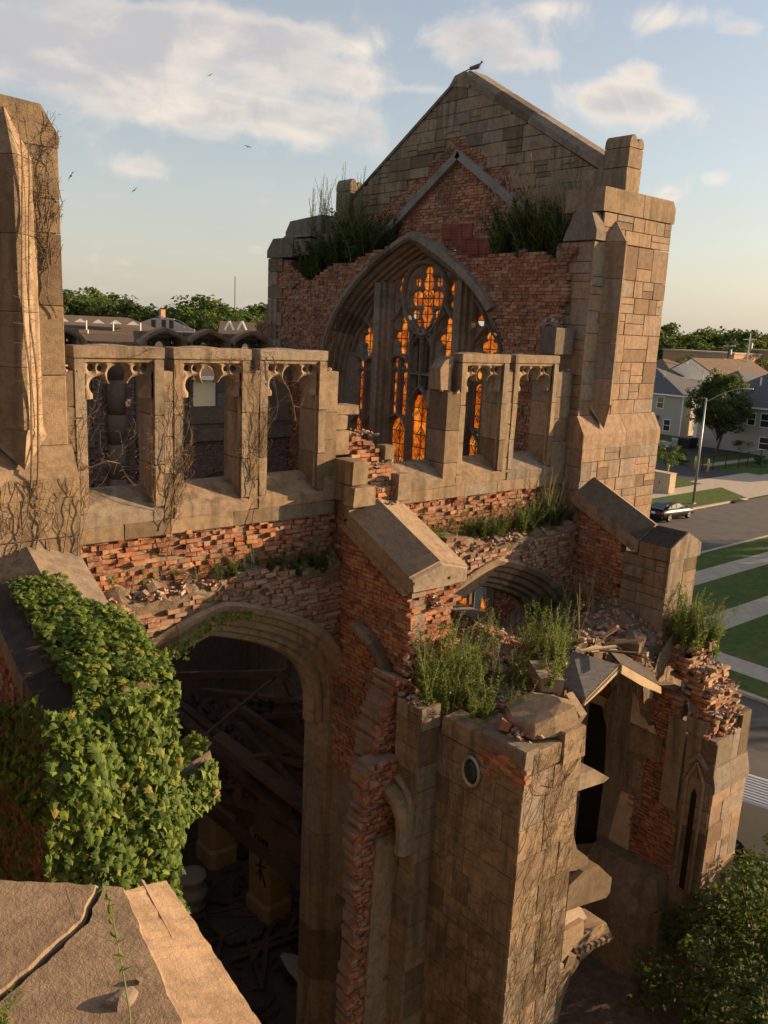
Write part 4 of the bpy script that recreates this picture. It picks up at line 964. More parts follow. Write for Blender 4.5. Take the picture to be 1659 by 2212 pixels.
def kneeler(y0, y1, z0, z1, lobes, xa=XU-.14, xb=XU+.36):
    blk(gable_ash, xa, xb, y0, y1, z0, z0+(z1-z0)*.45, STONE, 'kneeler'); blk(gable_ash, xa+.02, xb, y0, y1, z0+(z1-z0)*.46, z0+(z1-z0)*.78, STONE, 'kneeler')
    zt = z0+(z1-z0)*.79; r = (xb-xa)/4
    pts = [(xa+.02, zt)] + [(xa+.02+r-r*math.cos(t), zt+(z1-zt)*.2+(z1-zt)*.8*math.sin(t)) for t in np.linspace(0, math.pi*.85, 7)] + [(xa+.02+3*r-r*math.cos(t), zt+(z1-zt)*.1+(z1-zt)*.7*math.sin(t)) for t in np.linspace(.5, math.pi, 7)] + [(xb, zt)]
    mb = MB(); mb.tone = RNG.random(); mb.prism([(x, y0, z) for x, z in pts], (0, y1-y0, 0)); mb.build('kneeler_finial', STONE, gable_ash)
kneeler(-.13, .50, 18.42, 19.62, 2); kneeler(9.35, 10.02, 18.0, 19.62, 2)
blk(gable_ash, XU-.1, XU+.6, .5, 1.05, 18.4, 19.0, STONE)
# terracotta tile patches
for row in (((772, 752), (952, 752), (952, 822), (778, 822), 4), ((876, 822), (1082, 812), (1082, 884), (880, 890), 4)):
    a, b, c, d = [pX(*cC(*p), XU-.03) for p in row[:4]]; n = row[4]
    for i in range(n):
        if rs.rand() < .06: continue
        l0, l1 = a+(b-a)*(i+.03)/n, a+(b-a)*(i+.97)/n; m0, m1 = d+(c-d)*(i+.03)/n, d+(c-d)*(i+.97)/n
        mb = MB(); mb.tone = rs.rand(); mb.prism([m0, m1, l1, l0], (.10, 0, 0))
        for k in range(6):
            f = (k+.5)/6; p0 = l0+(m0-l0)*f; p1 = l1+(m1-l1)*f; mb.obox((p0+p1)/2-(.006, 0, 0), (p1-p0)/2*.96, (.008, 0, 0), (0, 0, .011))
        mb.build('hollow_tile', TILE, gable_upper)
mb = MB()
for _ in range(10):
    q = pX(*cC(rs.uniform(1085, 1160), rs.uniform(800, 890)), XU-.15); mb.obox(q, (.12, 0, rs.normal(0, .02)), (0, .13, rs.normal(0, .04)), (0, .01, .05))
mb.build('broken_tile', TILE, gable_upper)
for pa, pb in (((893, 452), (568, 800)), ((893, 452), (1172, 690))):
    a, b = pX(*cC(*pa), XU-.07), pX(*cC(*pb), XU-.07); d = (b-a)/np.linalg.norm(b-a); nn = np.cross(d, (1, 0, 0))
    mb = MB(); mb.tone = RNG.random(); mb.obox((a+b)/2, (b-a)/2*1.03, (.07, 0, 0), nn*.10); r = mb.build('rafter', WOOD_G, church)
    for t in ((.35, .62, .85) if pb[0] > 900 else (.55,)):
        q = a+(b-a)*t; mb = MB(); mb.obox(q+nn*(.14 if nn[2] > 0 else -.14)-(.03, 0, 0), d*.10, (.05, 0, 0), nn*.035); mb.build('cleat', WOOD_G, r)
# left end pier of the gable
lp = MB(); lp.box(15.0, 15.9, 10.95, 11.85, 8, 17.3); lpier = lp.build('gable_end_pier', STONE, church)
for k in range(7): blk(lpier, XW-.04, XW+.6, 10.95+.25*(k % 2)+.18, 11.9, 14.55+k*.40, 14.55+(k+1)*.40-.006)
mb = MB(); mb.tone = .3; mb.prism([(XW-.06, y, z) for y, z in [(10.55, 17.36), (11.95, 17.36), (11.95, 17.58), (11.62, 17.92), (10.55, 17.92)]], (.9, 0, 0)); mb.build('cap_stone', STONE_G, lpier)
blk(lpier, XW-.03, XW+.8, 9.75, 10.54, 17.40, 17.85, STONE_G); blk(lpier, XW+.1, XW+1., 9.9, 11.3, 17.93, 17.99, STONE_G)
mb = MB(); mb.tone = .4; mb.prism([(15.6, y, z) for y, z in [(10.2, 18.0), (12.1, 18.0), (12.1, 18.2), (11.85, 18.52), (10.2, 18.62)]], (.9, 0, 0)); mb.build('cap_stone', STONE_G, lpier)
blk(lpier, 15.75, 16.5, 9.5, 10.4, 17.9, 18.5, STONE_G)
mb = MB(); mb.box(15.35, 16.3, 8.6, 11.0, 15.4, 17.38); mb.build('wall_core', MORTAR, lpier)
mb = MB(); mb.box(15.5, 16.4, 9.4, 11.6, 17.3, 18.05); mb.build('wall_core', STONE_G, lpier)
# stone standing beside the tower on the clerestory
blk(w2, 14.30, 14.88, .02, .42, 15.07, 15.62, STONE_G, cham=.015)
mb = MB(); q = (14.6, .35, 15.1); rubble_bits(mb, (14.75, .45, 15.6), 50, (.16, .1, .16), .07, np.random.RandomState(5)); stuff(mb.build('loose_masonry', RUBBLE, w2))
# ledge behind the window wall that carries the weeds
for ya, yb in ((.3, 3.5), (7.1, 10.8)):
    mb = MB(); mb.box(15.44, 16.2, ya, yb, 16.75, 17.15); mb.build('gable_ledge', DIRT, church)
mb = MB(); mb.box(15.4, 16.6, -.1, 10.9, 0, 7.6); mb.build('gable_foot', STONE_G, church)
# ------------------------------------------------------------------ aisle remains: stone pier in front, stub wall, porch, right pier
fp = MB(); fp.box(8.76, 9.98, -4.54, -2.9, 0, 9.4); fpier = fp.build('aisle_pier', STONE, church)
ashlar(fpier, (8.755, 0, 0), *FX, [(2.87, 1.5), (4.56, 1.5), (4.56, 9.40), (2.87, 9.40)], 131, (.40, .55), (.45, .85), .05, split=.35, mat=STONE)
ashlar(fpier, (0, -4.55, 0), *FY, [(8.705, 1.5), (10.02, 1.5), (10.02, 9.40), (8.705, 9.40)], 132, (.45, .65), (.45, .85), .05, split=.2)
for a in ((8.70, 8.98, -4.61, -3.75, 9.41, 9.80), (8.70, 9.1, -3.74, -2.95, 9.41, 9.72), (9.0, 9.50, -4.60, -4.0, 9.41, 9.74), (9.54, 10.04, -4.62, -4.05, 9.35, 9.86), (9.1, 9.9, -4.0, -3.2, 9.41, 9.6)): blk(fpier, *a, cham=.02, j=.015)
mb = MB(); mb.tone = .55; P = [(9.12, -4.38), (9.45, -4.50), (9.93, -4.53), (10.08, -4.30), (10.05, -3.95), (9.9, -3.62), (9.55, -3.58), (9.28, -3.66), (9.05, -3.98)]
mb.loft([[(x, y, 9.79) for x, y in P], [(x+NR.uniform(-.03, .03), y+NR.uniform(-.03, .03), 9.96+.05*(x-9.5)+NR.uniform(-.02, .02)) for x, y in P], [(9.58+(x-9.58)*.93, -4.05+(y+4.05)*.9, 10.05+.12*(x-9.5)-.06*(y+4)+NR.uniform(-.02, .02)) for x, y in P], [(9.6+(x-9.6)*.55, -4.05+(y+4.05)*.55, 10.10+.12*(x-9.5)-.05*(y+4)) for x, y in P]]); top1 = mb.build('fallen_moulded_stone', STONE, None); tag(top1, 'large worn moulded stone resting on top of the tall stone pier', 'stone')
mb = MB(); mb.prism([(10.03, -4.3, 9.55), (10.03, -4.5, 9.95), (10.03, -4.2, 10.2), (10.03, -3.95, 9.75)], (.16, 0, 0)); mb.build('broken_spur', STONE, fpier)
rs = np.random.RandomState(8); mb = MB(); rubble_bits(mb, (9.05, -4.25, 9.83), 30, (.14, .14, .02), .05, rs); stuff(mb.build('mortar_debris', RUBBLE, fpier))
# recess with exposed brick, oval glass boss
qa = [pX(*cD(*p), 8.69) for p in ((520, 400), (775, 540), (770, 690), (520, 560))]
mb = MB(); mb.prism(qa, (.05, 0, 0)); mb.build('exposed_core', MORTAR, fpier)
for i in range(26):
    u, v = RNG.random(), RNG.random(); q = (qa[0]*(1-u)+qa[1]*u)*(1-v) + (qa[3]*(1-u)+qa[2]*u)*v; put('brick', BRV['brick'][i % 20][2], fpier, Matrix(((0, -1, 0, q[0]-.02), (-1, 0, 0, q[1]), (0, 0, 1, q[2]), (0, 0, 0, 1))))
c = pX(*cD(425, 560), 8.68); n = 16
mb = MB(); mb.loft([[(c[0]-d, c[1]+r*.17*math.cos(6.2832*i/n), c[2]+r*.23*math.sin(6.2832*i/n)) for i in range(n)] for r, d in ((1.12, -.02), (1.1, .035), (.9, .04), (.84, .0), (.5, .02), (.1, .03))]); o = mb.build('oval_boss', METAL, fpier, True)
mb = MB(); mb.loft([[(c[0]-d, c[1]+r*.17*math.cos(6.2832*i/n), c[2]+r*.23*math.sin(6.2832*i/n)) for i in range(n)] for r, d in ((.84, .012), (.5, .035), (.05, .04))]); mb.build('glass', CARG, o, True)
# shallow pilaster and stub of the aisle wall, with its torn brick edge
mb = MB(); mb.box(8.36, 8.74, -2.84, -2.36, 0, 9.85); pil = mb.build('wall_stub', STONE, church)
ashlar(pil, (8.355, 0, 0), *FX, [(2.32, 1.5), (2.86, 1.5), (2.86, 9.88), (2.32, 9.88)], 141, (.35, .6), (.5, .6), .05)
ashlar(pil, (0, -2.835, 0), *FY, [(8.31, 1.5), (8.72, 1.5), (8.72, 9.88), (8.31, 9.88)], 142, (.35, .6), (.4, .6), .05)
edge = [(612, 2212), (640, 1900), (650, 1700), (655, 1500), (660, 1290), (700, 1180), (705, 960)]
lo = [(pY(*cE(*p), -2.5)[0], pY(*cE(*p), -2.5)[2]) for p in edge]
sp = [(8.4, 1.5)] + [(x, z) for x, z in lo] + [(8.1, 8.9), (8.35, 8.9)]
sp = [(8.4, 1.2), (lo[0][0], 1.2)] + sp[1:]
brickwork(pil, 'torn_brick_edge', (0, -2.42, 0), *FY, sp, seed=143, jut=.2, rough=.02, miss=.05, tilt=.012, nobj=250, thick=.3, length=.118, extra_rough=lambda s, z: .2)
mb = MB(); st = [pY(*cE(*p), -2.46) for p in ((680, 2212), (702, 1900), (718, 1640), (745, 1290), (865, 1230), (880, 1500), (870, 2212))]; mb.prism(st, (0, .12, 0)); mb.build('inner_ashlar', STONE, pil)
up = [(pY(*cE(*p), -2.2)[0], pY(*cE(*p), -2.2)[2]) for p in ((735, 960), (745, 800), (775, 690), (830, 560), (830, 470), (930, 500), (940, 700), (935, 1000), (860, 980))]
brickwork(pil, 'torn_brick_edge', (0, -2.2, 0), *FY, up, seed=144, jut=.25, rough=.022, miss=.06, tilt=.02, nobj=160, thick=.5, length=.118, extra_rough=lambda s, z: .3)
mb = MB(); rubble_bits(mb, (8.5, -2.55, 9.88), 40, (.1, .1, .02), .05, rs); stuff(mb.build('mortar_debris', RUBBLE, pil))
rib(pil, cE, [(775, 975), (830, 1030), (870, 1090), (895, 1160), (900, 1240), (890, 1340)], 8.22, .2, .22)
rib(pil, cE, [(860, 960), (900, 1010), (925, 1080), (935, 1160)], 8.34, .12, .12)

# porch front between the piers: broken doorway arch and jutting stones
pw = MB(); pw.box(10.0, 10.35, -3.6, -3.0, 0, 5.2); porch = pw.build('porch_wall', STONE, church)
def chunk(part, c, pts, y, depth, mat=None, name='jutting_stone', tone=None):
    mb = MB(); mb.tone = RNG.random() if tone is None else tone; P = [pY(*c(*p), y) for p in pts]; mb.prism(P, (0, depth, 0)); return mb.build(name, mat or STONE, part)
chunk(porch, cJ, [(928, 440), (1000, 412), (1058, 445), (1040, 462), (925, 500)], -4.15, .45)
chunk(porch, cJ, [(918, 640), (935, 715), (978, 748), (975, 790), (905, 800)], -4.1, .4)
chunk(porch, cJ, [(905, 855), (960, 800), (1015, 775), (1068, 825), (1060, 880), (1045, 900), (895, 948)], -4.2, .7)
chunk(porch, cJ, [(895, 950), (955, 940), (972, 975), (930, 1010), (885, 1020)], -4.0, .3, RUBBLE)
chunk(porch, cJ, [(885, 1030), (962, 985), (960, 1040), (905, 1110), (875, 1150)], -4.1, .35)
chunk(porch, cJ, [(862, 1150), (885, 1150), (888, 1190), (868, 1230), (850, 1290), (845, 1240)], -4.3, .3)
chunk(porch, cJ, [(905, 1120), (935, 1120), (925, 1150), (885, 1235), (860, 1330), (845, 1378), (842, 1300)], -4.1, .3)
ap = [(860, 1378), (880, 1290), (915, 1195), (950, 1140), (1000, 1095), (1075, 1055)]
for k in range(len(ap)-1):
    a0, a1 = ap[k], ap[k+1]; off = (-30, -62) if k > 2 else (-48, -25)
    chunk(porch, cJ, [a0, a1, (a1[0]+off[0], a1[1]+off[1]), (a0[0]+off[0], a0[1]+off[1])], -3.75, .5, STONE, 'door_voussoir')
for k in range(7):
    t = k/7; x = 930+140*t; y = 1125-62*t; chunk(porch, cJ, [(x, y), (x+12, y-6), (x+14, y-26), (x+2, y-20)], -3.83, .06, STONE, 'dentil')
# inner porch: black sheet painting the dark of a pointed doorway, plastered jamb
def facing(name, c, pts, x, t, mat, part):
    mb = MB(); mb.tone = RNG.random(); mb.prism([pX(*c(*p), x) for p in pts], (t, 0, 0)); return mb.build(name, mat, part)
ew = MB(); ew.box(14.94, 15.2, -2.6, .0, 0, 7.9); endw = ew.build('porch_end_wall', PLASTER, church)
facing('doorway_shade', cJ, [(905, 700), (925, 400), (945, 230), (985, 160), (1030, 175), (1045, 260), (1035, 450), (1005, 690)], 14.92, .01, FLAT_BLACK, endw)
facing('door_jamb', cJ, [(1005, 690), (1038, 450), (1048, 250), (1036, 180), (1100, 60), (1150, 80), (1125, 300), (1110, 440), (1035, 720)], 14.86, .08, STONE, endw)
mb = MB(); mb.box(10.4, 14.9, -1.3, -1.1, 0, 8.3); mb.build('porch_back_wall', STONE_G, church)
mb = MB(); mb.box(10.3, 15.0, -6, -1.0, -.1, 2.6); mb.build('porch_floor', DIRT, church)
# right pier
rp = MB(); rp.box(15.0, 16.2, -4.2, -2.4, 0, 7.6); rpier = rp.build('porch_pier', MORTAR, church)
ashlar(rpier, (0, -4.23, 0), *FY, [(14.96, 1.0), (16.28, 1.0), (16.28, 6.85), (14.96, 6.85)], 151, (.40, .62), (.35, .8), .05, split=.3, mat=STONE_L)
mb = MB(); mb.tone = .4; mb.prism([(14.95, y, z) for y, z in [(-4.31, 6.86), (-4.31, 7.0), (-4.22, 7.35), (-3.8, 7.35), (-3.8, 6.86)]], (.62, 0, 0)); mb.build('set_off', STONE_G, rpier)
mb = MB(); mb.tone = .6; mb.prism([(15.58, y, z) for y, z in [(-4.31, 6.86), (-4.31, 7.0), (-4.22, 7.35), (-3.8, 7.35), (-3.8, 6.86)]], (.72, 0, 0)); mb.build('set_off', STONE_G, rpier)
for a in ((14.97, 15.62, -4.21, -3.85, 7.36, 7.92), (15.63, 15.9, -4.21, -3.9, 7.36, 7.98), (15.91, 16.26, -4.21, -3.7, 7.36, 8.28), (14.92, 15.1, -3.95, -3.55, 7.9, 8.25)): blk(rpier, *a, cham=.015, j=.012)
ashlar(rpier, (14.965, 0, 0), *FX, [(3.62, 1.0), (4.26, 1.0), (4.26, 7.9), (3.62, 7.9)], 152, (.5, .8), (.5, .7), .04)
ashlar(rpier, (14.90, 0, 0), *FX, [(3.22, 6.2), (3.60, 6.2), (3.60, 8.15), (3.22, 8.15)], 153, (1.7, 2.0), (.35, .5), .06)
# blind lancet panel of the pier's side
lan = [(3.74, 4.6), (3.74, 7.0), (3.92, 7.42), (4.10, 7.0), (4.10, 4.6)]
for i in range(len(lan)-1):
    a, b = lan[i], lan[i+1]; mb = MB(); mb.tube([(14.89, -a[0], a[1]), (14.89, -b[0], b[1])], .035, 6); mb.build('blind_lancet', STONE, rpier)
mb = MB(); mb.prism([(14.915, -y, z) for y, z in [(3.86, 4.6), (3.86, 6.7), (3.92, 6.85), (3.98, 6.7), (3.98, 4.6)]], (.003, 0, 0)); mb.build('slot_shade', FLAT_BLACK, rpier)  # flat black sheet: the shade of a slot painted on the face
mb = MB(); mb.loft([[(14.86, -3.70, 7.35), (14.86, -3.92, 7.62), (14.86, -4.16, 7.35), (14.86, -4.10, 7.30), (14.86, -3.92, 7.5), (14.86, -3.76, 7.3)], [(14.93, -3.70, 7.35), (14.93, -3.92, 7.62), (14.93, -4.16, 7.35), (14.93, -4.10, 7.30), (14.93, -3.92, 7.5), (14.93, -3.76, 7.3)]]); mb.build('gablet', STONE, rpier)
pol = sX(cH, [(165, 750), (330, 790), (420, 830), (450, 900), (430, 1000), (440, 1100), (350, 1130), (370, 1300), (350, 1640), (450, 1700), (440, 1900), (420, 2080), (330, 2170), (90, 2060), (90, 1900), (110, 1750), (80, 1300)], 14.95)
brickwork(rpier, 'broken_brick_face', (14.95, 0, 0), *FX, pol, seed=155, jut=.16, rough=.02, miss=.05, nobj=300, thick=.3, tilt=.02, extra_rough=lambda s, z: .5 if z < 5.4 else .1)
# torn brick top of the pier, lit by the sun: stepped layers
steps = [(-4.12, [(15.35, 7.9), (16.2, 7.9), (16.15, 8.35), (15.5, 8.4)]), (-3.95, [(14.98, 8.15), (16.1, 8.15), (16.12, 8.75), (15.3, 8.85), (14.98, 8.7)]), (-3.75, [(14.98, 8.5), (16.05, 8.5), (15.95, 9.1), (15.1, 9.15)]), (-3.45, [(14.98, 8.9), (15.85, 8.9), (15.8, 9.45), (14.98, 9.35)]), (-3.15, [(14.98, 9.1), (15.7, 9.1), (15.65, 9.65), (14.98, 9.5)])]
for i, (y, pl) in enumerate(steps):
    brickwork(rpier, 'torn_brick_top', (0, y, 0), *FY, pl, seed=160+i, var=BRICK_P, jut=.35, rough=.03, miss=.06, tilt=.04, nobj=70, thick=.35, extra_rough=lambda s, z: .5)
    brickwork(rpier, 'torn_brick_top', (14.97, 0, 0), *FX, [(-y-.30, pl[0][1]), (-y, pl[0][1]), (-y, pl[-1][1]), (-y-.3, pl[-1][1])], seed=170+i, jut=.4, rough=.03, miss=.06, tilt=.05, nobj=30, thick=.2)
mb = MB()
for y, z in ((-4.1, 8.4), (-3.9, 8.8), (-3.65, 9.15), (-3.35, 9.45), (-3.0, 9.6)): rubble_bits(mb, (15.45, y, z), 60, (.2, .08, .03), .06, rs)
rubble_bits(mb, (15.6, -4.1, 7.95), 50, (.2, .05, .03), .05, rs); stuff(mb.build('mortar_debris', RUBBLE, rpier))
blk(rpier, 15.35, 15.75, -3.3, -3.0, 9.55, 9.85, STONE); blk(rpier, 15.55, 15.85, -3.5, -3.25, 9.42, 9.62, STONE)
# plaster still clinging to the wall
mb = MB(); P = [pX(*cH(*p), 14.90) for p in ((160, 770), (175, 870), (185, 970), (215, 990), (240, 1040), (270, 1035), (290, 1100), (200, 1050), (125, 1015), (140, 900))]; mb.prism(P, (.03, 0, 0)); mb.build('plaster_patch', PLASTER, rpier)
mb = MB(); P = [pX(*cH(*p), 14.905) for p in ((120, 1020), (280, 1100), (330, 1140), (310, 1270), (100, 1180))]; mb.prism(P, (.03, 0, 0)); mb.build('stone_band', STONE, rpier)
mb = MB(); mb.tone = .3; mb.loft([[(x, y, z) for x, y in ((14.05+i, -2.0), (14.05+i, -3.3-j), (14.5, -3.75-j), (14.96, -3.75-j), (14.96, -2.0))] for z, i, j in ((1.0, 0, 0), (4.0, 0, 0), (4.15, .06, -.05), (4.75, .55, -.2))]); pb_ = mb.build('pier_base', STONE, rpier)
ashlar(pb_, (14.055, 0, 0), *FX, [(2.02, 1.0), (3.28, 1.0), (3.28, 3.98), (2.02, 3.98)], 157, (.4, .6), (.45, .8), .03)

# ------------------------------------------------------------------ rubble heap over the aisle between the buttresses
def heap():
    rsx = np.random.RandomState(20); nx, ny = 60, 48; X = np.linspace(9.7, 15.05, nx); Y = np.linspace(.0, -4.2, ny); H = np.zeros((nx, ny, 3)); ins = np.zeros((nx, ny), bool)
    for i, x in enumerate(X):
        edge = -2.95 + .22*math.sin(x*2.1) + .12*math.sin(x*5.3) if x > 10.9 else (-4.1 if x < 10.35 else -4.1 + (x-10.35)/.55*1.15)
        for j, y in enumerate(Y):
            z = 9.80 + .16*math.sin(x*1.9+y) + .14*math.sin(y*2.7-x*1.3) + .10*math.sin(x*5.1)*math.cos(y*4.3) + rsx.uniform(-.05, .05)
            if x < 11.5: z -= .30*max(0, min(1, (-y-2.8)))
            z -= .5*max(0, min(1, (y+1.2)))*(1 if x > 10.2 else 0)
            z -= .35*max(0, 1-(y-edge)/.45)**2 if y > edge else 0
            H[i, j] = (x, y, z); ins[i, j] = y > edge-.05
    m = MB(); V = [tuple(p) for p in H.reshape(-1, 3)]; nV = len(V); V2 = [(p[0], p[1], p[2]-.55) for p in V]; Fc = []
    inside = lambda i, j: 0 <= i < nx-1 and 0 <= j < ny-1 and ins[i, j] and ins[i+1, j] and ins[i, j+1] and ins[i+1, j+1]
    for i in range(nx-1):
        for j in range(ny-1):
            if not inside(i, j): continue
            a = i*ny+j; Fc += [(a, a+1, a+ny+1, a+ny), (nV+a, nV+a+ny, nV+a+ny+1, nV+a+1)]
            for (di, dj, p, q) in ((-1, 0, a, a+1), (1, 0, a+ny, a+ny+1), (0, -1, a, a+ny), (0, 1, a+1, a+ny+1)):
                if not inside(i+di, j+dj): Fc.append((p, q, nV+q, nV+p))
    m.add(V+V2, Fc)
    o = m.build('rubble_heap', DIRT); stuff(o); tag(o, 'heap of crumbled mortar and soil on the aisle roof between the buttresses', 'rubble')
    def z_at(x, y):
        i = int(np.clip(round((x-9.7)/5.35*(nx-1)), 0, nx-1)); j = int(np.clip(round(-y/4.2*(ny-1)), 0, ny-1)); return H[i, j, 2] if ins[i, j] else 9.3
    z_at.ok = lambda x, y: ins[int(np.clip(round((x-9.7)/5.35*(nx-1)), 0, nx-1)), int(np.clip(round(-y/4.2*(ny-1)), 0, ny-1))]
    return z_at
heap_z = heap()
d = MB(); rsx = np.random.RandomState(21)
for i in range(2600):
    x, y = rsx.uniform(9.8, 15.0), rsx.uniform(-4.1, -.2)
    if not heap_z.ok(x, y): continue
    rubble_bits(d, (x, y, heap_z(x, y)), 1, (.02, .02, .02), rsx.choice([.035, .05, .07]), rsx)
o = stuff(d.build('small_debris', RUBBLE)); tag(o, 'small bits of brick and mortar strewn over the rubble heap', 'debris')
def loose(kind, pos, dims, rot, mat, label, cat, group=None, jit=.12):
    mb = MB(); mb.tone = RNG.random(); a, b, c = dims; P = np.array([(x, y, z) for z in (-1, 1) for (x, y) in ((-1, -1), (1, -1), (1, 1), (-1, 1))], float)*(a/2, b/2, c/2)
    P += NR.uniform(-jit, jit, P.shape)*min(dims); mb.hexa(P); me = mb.mesh(kind, mat)
    o = put(kind, me); o.location = pos; o.rotation_euler = rot; tag(o, label, cat, group); return o
def heap_at(px, py):
    q = pZ(px, py, 9.8)
    for _ in range(6): q = pZ(px, py, heap_z(q[0], q[1]))
    return q
for i, (px, py, dm, lab) in enumerate(((1215, 1345, (.75, .34, .30), 'long squared stone lying on the rubble nearest the right buttress'), (1160, 1368, (.62, .3, .28), 'squared stone left of the long one on the rubble heap'), (1075, 1480, (.34, .26, .4), 'upright dark stone standing among the weeds'),
     (1180, 1470, (.7, .4, .22), 'flat stone slab beside the fallen roof piece'), (1370, 1400, (.5, .3, .26), 'tilted grey stone at the edge of the roof boards'), (1050, 1415, (.2, .1, .07), 'orange brick lying loose in the middle of the weeds'), (1002, 1490, (.3, .2, .2), 'dark block at the left edge of the rubble heap'))):
    q = heap_at(px, py); loose('fallen_stone', (q[0], q[1], q[2]+dm[2]*.35), dm, (RNG.uniform(-.25, .25), RNG.uniform(-.25, .25), RNG.uniform(0, 3)), STONE_G if dm[0] > .25 else BRICK, lab, 'stone')
for i in range(46):
    q = heap_at(RNG.uniform(960, 1380), RNG.uniform(1345, 1470))
    loose('loose_brick', (q[0], q[1], q[2]+.04), (.2, .1, .065), (RNG.uniform(-.4, .4), RNG.uniform(-.4, .4), RNG.uniform(0, 3)), BRICK if RNG.random() < .6 else BRICK_P, 'loose brick lying tumbled on the rubble heap', 'brick', 'bricks tumbled on the rubble heap')
q = pZ(1090, 1565, 9.83); loose('loose_brick', (9.0, -3.95, 9.88), (.24, .16, .14), (.2, .3, .6), BRICK, 'pinkish brick lump lying on the pier ledge in front of the weeds', 'brick')
# remains of the porch roof
A_, B_, C_, D_, E_ = pZ(1340, 1437, 9.95), pZ(1266, 1512, 9.55), pZ(1236, 1405, 10.25), pZ(1215, 1470, 9.8), pZ(1424, 1482, 9.5)
E_ = pY(1424, 1482, A_[1]-.05)
roof = thing('collapsed_roof', 'fallen piece of slate porch roof with pale splintered fascia boards', 'roof', tuple(A_))
mb = MB(); mb.prism([A_, B_, D_, C_], (0, 0, -.06)); mb.build('slate_slab', ROOF_G, roof)
def board(a, b, up, th, mat, parent, name):
    a, b = np.asarray(a), np.asarray(b); mb = MB(); mb.tone = RNG.random(); dd = (b-a)/np.linalg.norm(b-a); s = np.cross(dd, (0, 0, 1)); s /= np.linalg.norm(s)
    mb.prism([a, b, b+np.array([0, 0, -up*.8])+dd*.04, (a+b)/2+np.array([0, 0, -up*1.1]), a+np.array([0, 0, -up])], s*th); return mb.build(name, mat, parent)
board(A_+(0, 0, .02), B_+(0, 0, .02), .13, .04, WOOD_L, roof, 'fascia_board'); board(A_+(0, 0, .02), E_, .16, .04, WOOD_L, roof, 'fascia_board')
E2 = E_+(.5, .55, .05); C2 = C_+(1.0, .1, -.1)
mb = MB(); mb.prism([A_+(0, 0, .03), E_+(0, 0, .03), E2, C2], (0, 0, -.05)); mb.build('slate_slab', STONE_D, roof)
for i in range(9):
    a = pZ(RNG.uniform(1240, 1330), RNG.uniform(1375, 1420), 10.2+i*.01); b = a + np.array([RNG.uniform(.2, .9), RNG.uniform(-.5, .3), RNG.uniform(-.08, .08)]); m2 = MB(); m2.tone = RNG.random(); dd = b-a; s = np.cross(dd, (0, 0, 1)); s /= np.linalg.norm(s); m2.obox((a+b)/2, dd/2, s*RNG.uniform(.02, .06), (0, 0, .012))
    tag(m2.build('roof_batten', WOOD_B if i % 3 else WOOD_L), 'thin broken roof batten lying on the rubble behind the slate slab', 'batten', 'broken battens by the porch roof')

# ------------------------------------------------------------------ nave floor and the fallen timbers inside
mb = MB(); mb.box(-2, 15.4, -.2, 11.1, -.3, .02); structure(mb.build('nave_floor', DEBRIS))
for xa, xb, ya, yb in ((-2.2, -2.0, -.2, 11.2),):
    mb = MB(); mb.box(xa, xb, ya, yb, 0, 13.0); mb.build('west_wall', STONE_G, church)
mb = MB(); mb.box(-2, 4.1, YO+.1, YO+.5, 0, 14.6); mb.build('opposite_west_wall', STONE_G, church)
mb = MB(); mb.box(-2, 2.9, .05, .5, 0, 12.3); mb.build('near_west_wall', STONE_G, church)
def timber(px0, y0, px1, y1, w, h, label, mat=None, grp=None):
    a, b = pY(*cI(*px0), y0), pY(*cI(*px1), y1); d = b-a; s = np.cross(d, (0, 0, 1)); s /= np.linalg.norm(s); u = np.cross(s, d); u /= np.linalg.norm(u)
    mb = MB(); mb.tone = RNG.random(); mb.obox((a+b)/2, d/2, s*w/2, u*h/2); return tag(mb.build('charred_beam', mat or WOOD_B), label, 'beam', grp)
gallery = thing('gallery', 'collapsed timber gallery floor leaning across the dark nave', 'gallery', (9.5, 4, 4))
# sloping gallery edge: long boards running across the nave
def gpt(px, y): return pY(*cI(*px), y)
def gboard(px0, y0, px1, y1, w, h, mat=WOOD_B, name='gallery_board'):
    a, b = gpt(px0, y0), gpt(px1, y1); d = b-a; s = np.cross(d, (0, 0, 1)); s /= np.linalg.norm(s); u = np.cross(s, d); u /= np.linalg.norm(u)
    mb = MB(); mb.tone = RNG.random(); mb.obox((a+b)/2, d/2, s*w/2, u*h/2); return mb.build(name, mat, gallery)
gboard((180, 560), 6.5, (1180, 1470), .9, .28, .12); gboard((240, 540), 6.6, (700, 900), 3.8, .20, .08); gboard((430, 870), 5.0, (650, 1090), 3.6, .3, .06); gboard((560, 900), 4.4, (1230, 1560), .8, .16, .10)
gboard((600, 850), 3.2, (1270, 1370), .7, .34, .14); gboard((700, 620), 4.2, (1260, 1000), 1.2, .14, .16); gboard((760, 760), 3.6, (1230, 1310), .9, .16, .10); gboard((800, 1050), 2.9, (1240, 1290), .8, .18, .06)
gboard((300, 440), 7.0, (1060, 425), 2.4, .14, .14); gboard((500, 540), 6.0, (1190, 610), 2.0, .2, .08); gboard((880, 720), 3.4, (1190, 700), 1.5, .14, .12); gboard((1060, 470), 3., (1250, 880), 1.2, .12, .12)
gboard((640, 1250), 4.5, (1220, 1640), 1.4, .2, .35, WOOD_B, 'gallery_front'); gboard((540, 1330), 5., (1200, 1860), 1.5, .2, .18, WOOD_B, 'gallery_front'); gboard((860, 1400), 2.6, (1230, 1660), .9, .12, .55, WOOD_B, 'gallery_front')
chk = [gpt((880, 1345), 2.5), gpt((985, 1315), 2.5), gpt((1070, 1440), 1.9), gpt((1010, 1465), 1.9)]; mb = MB(); mb.prism(chk, (0, 0, -.05)); mb.build('gallery_board', WOOD_G, gallery)
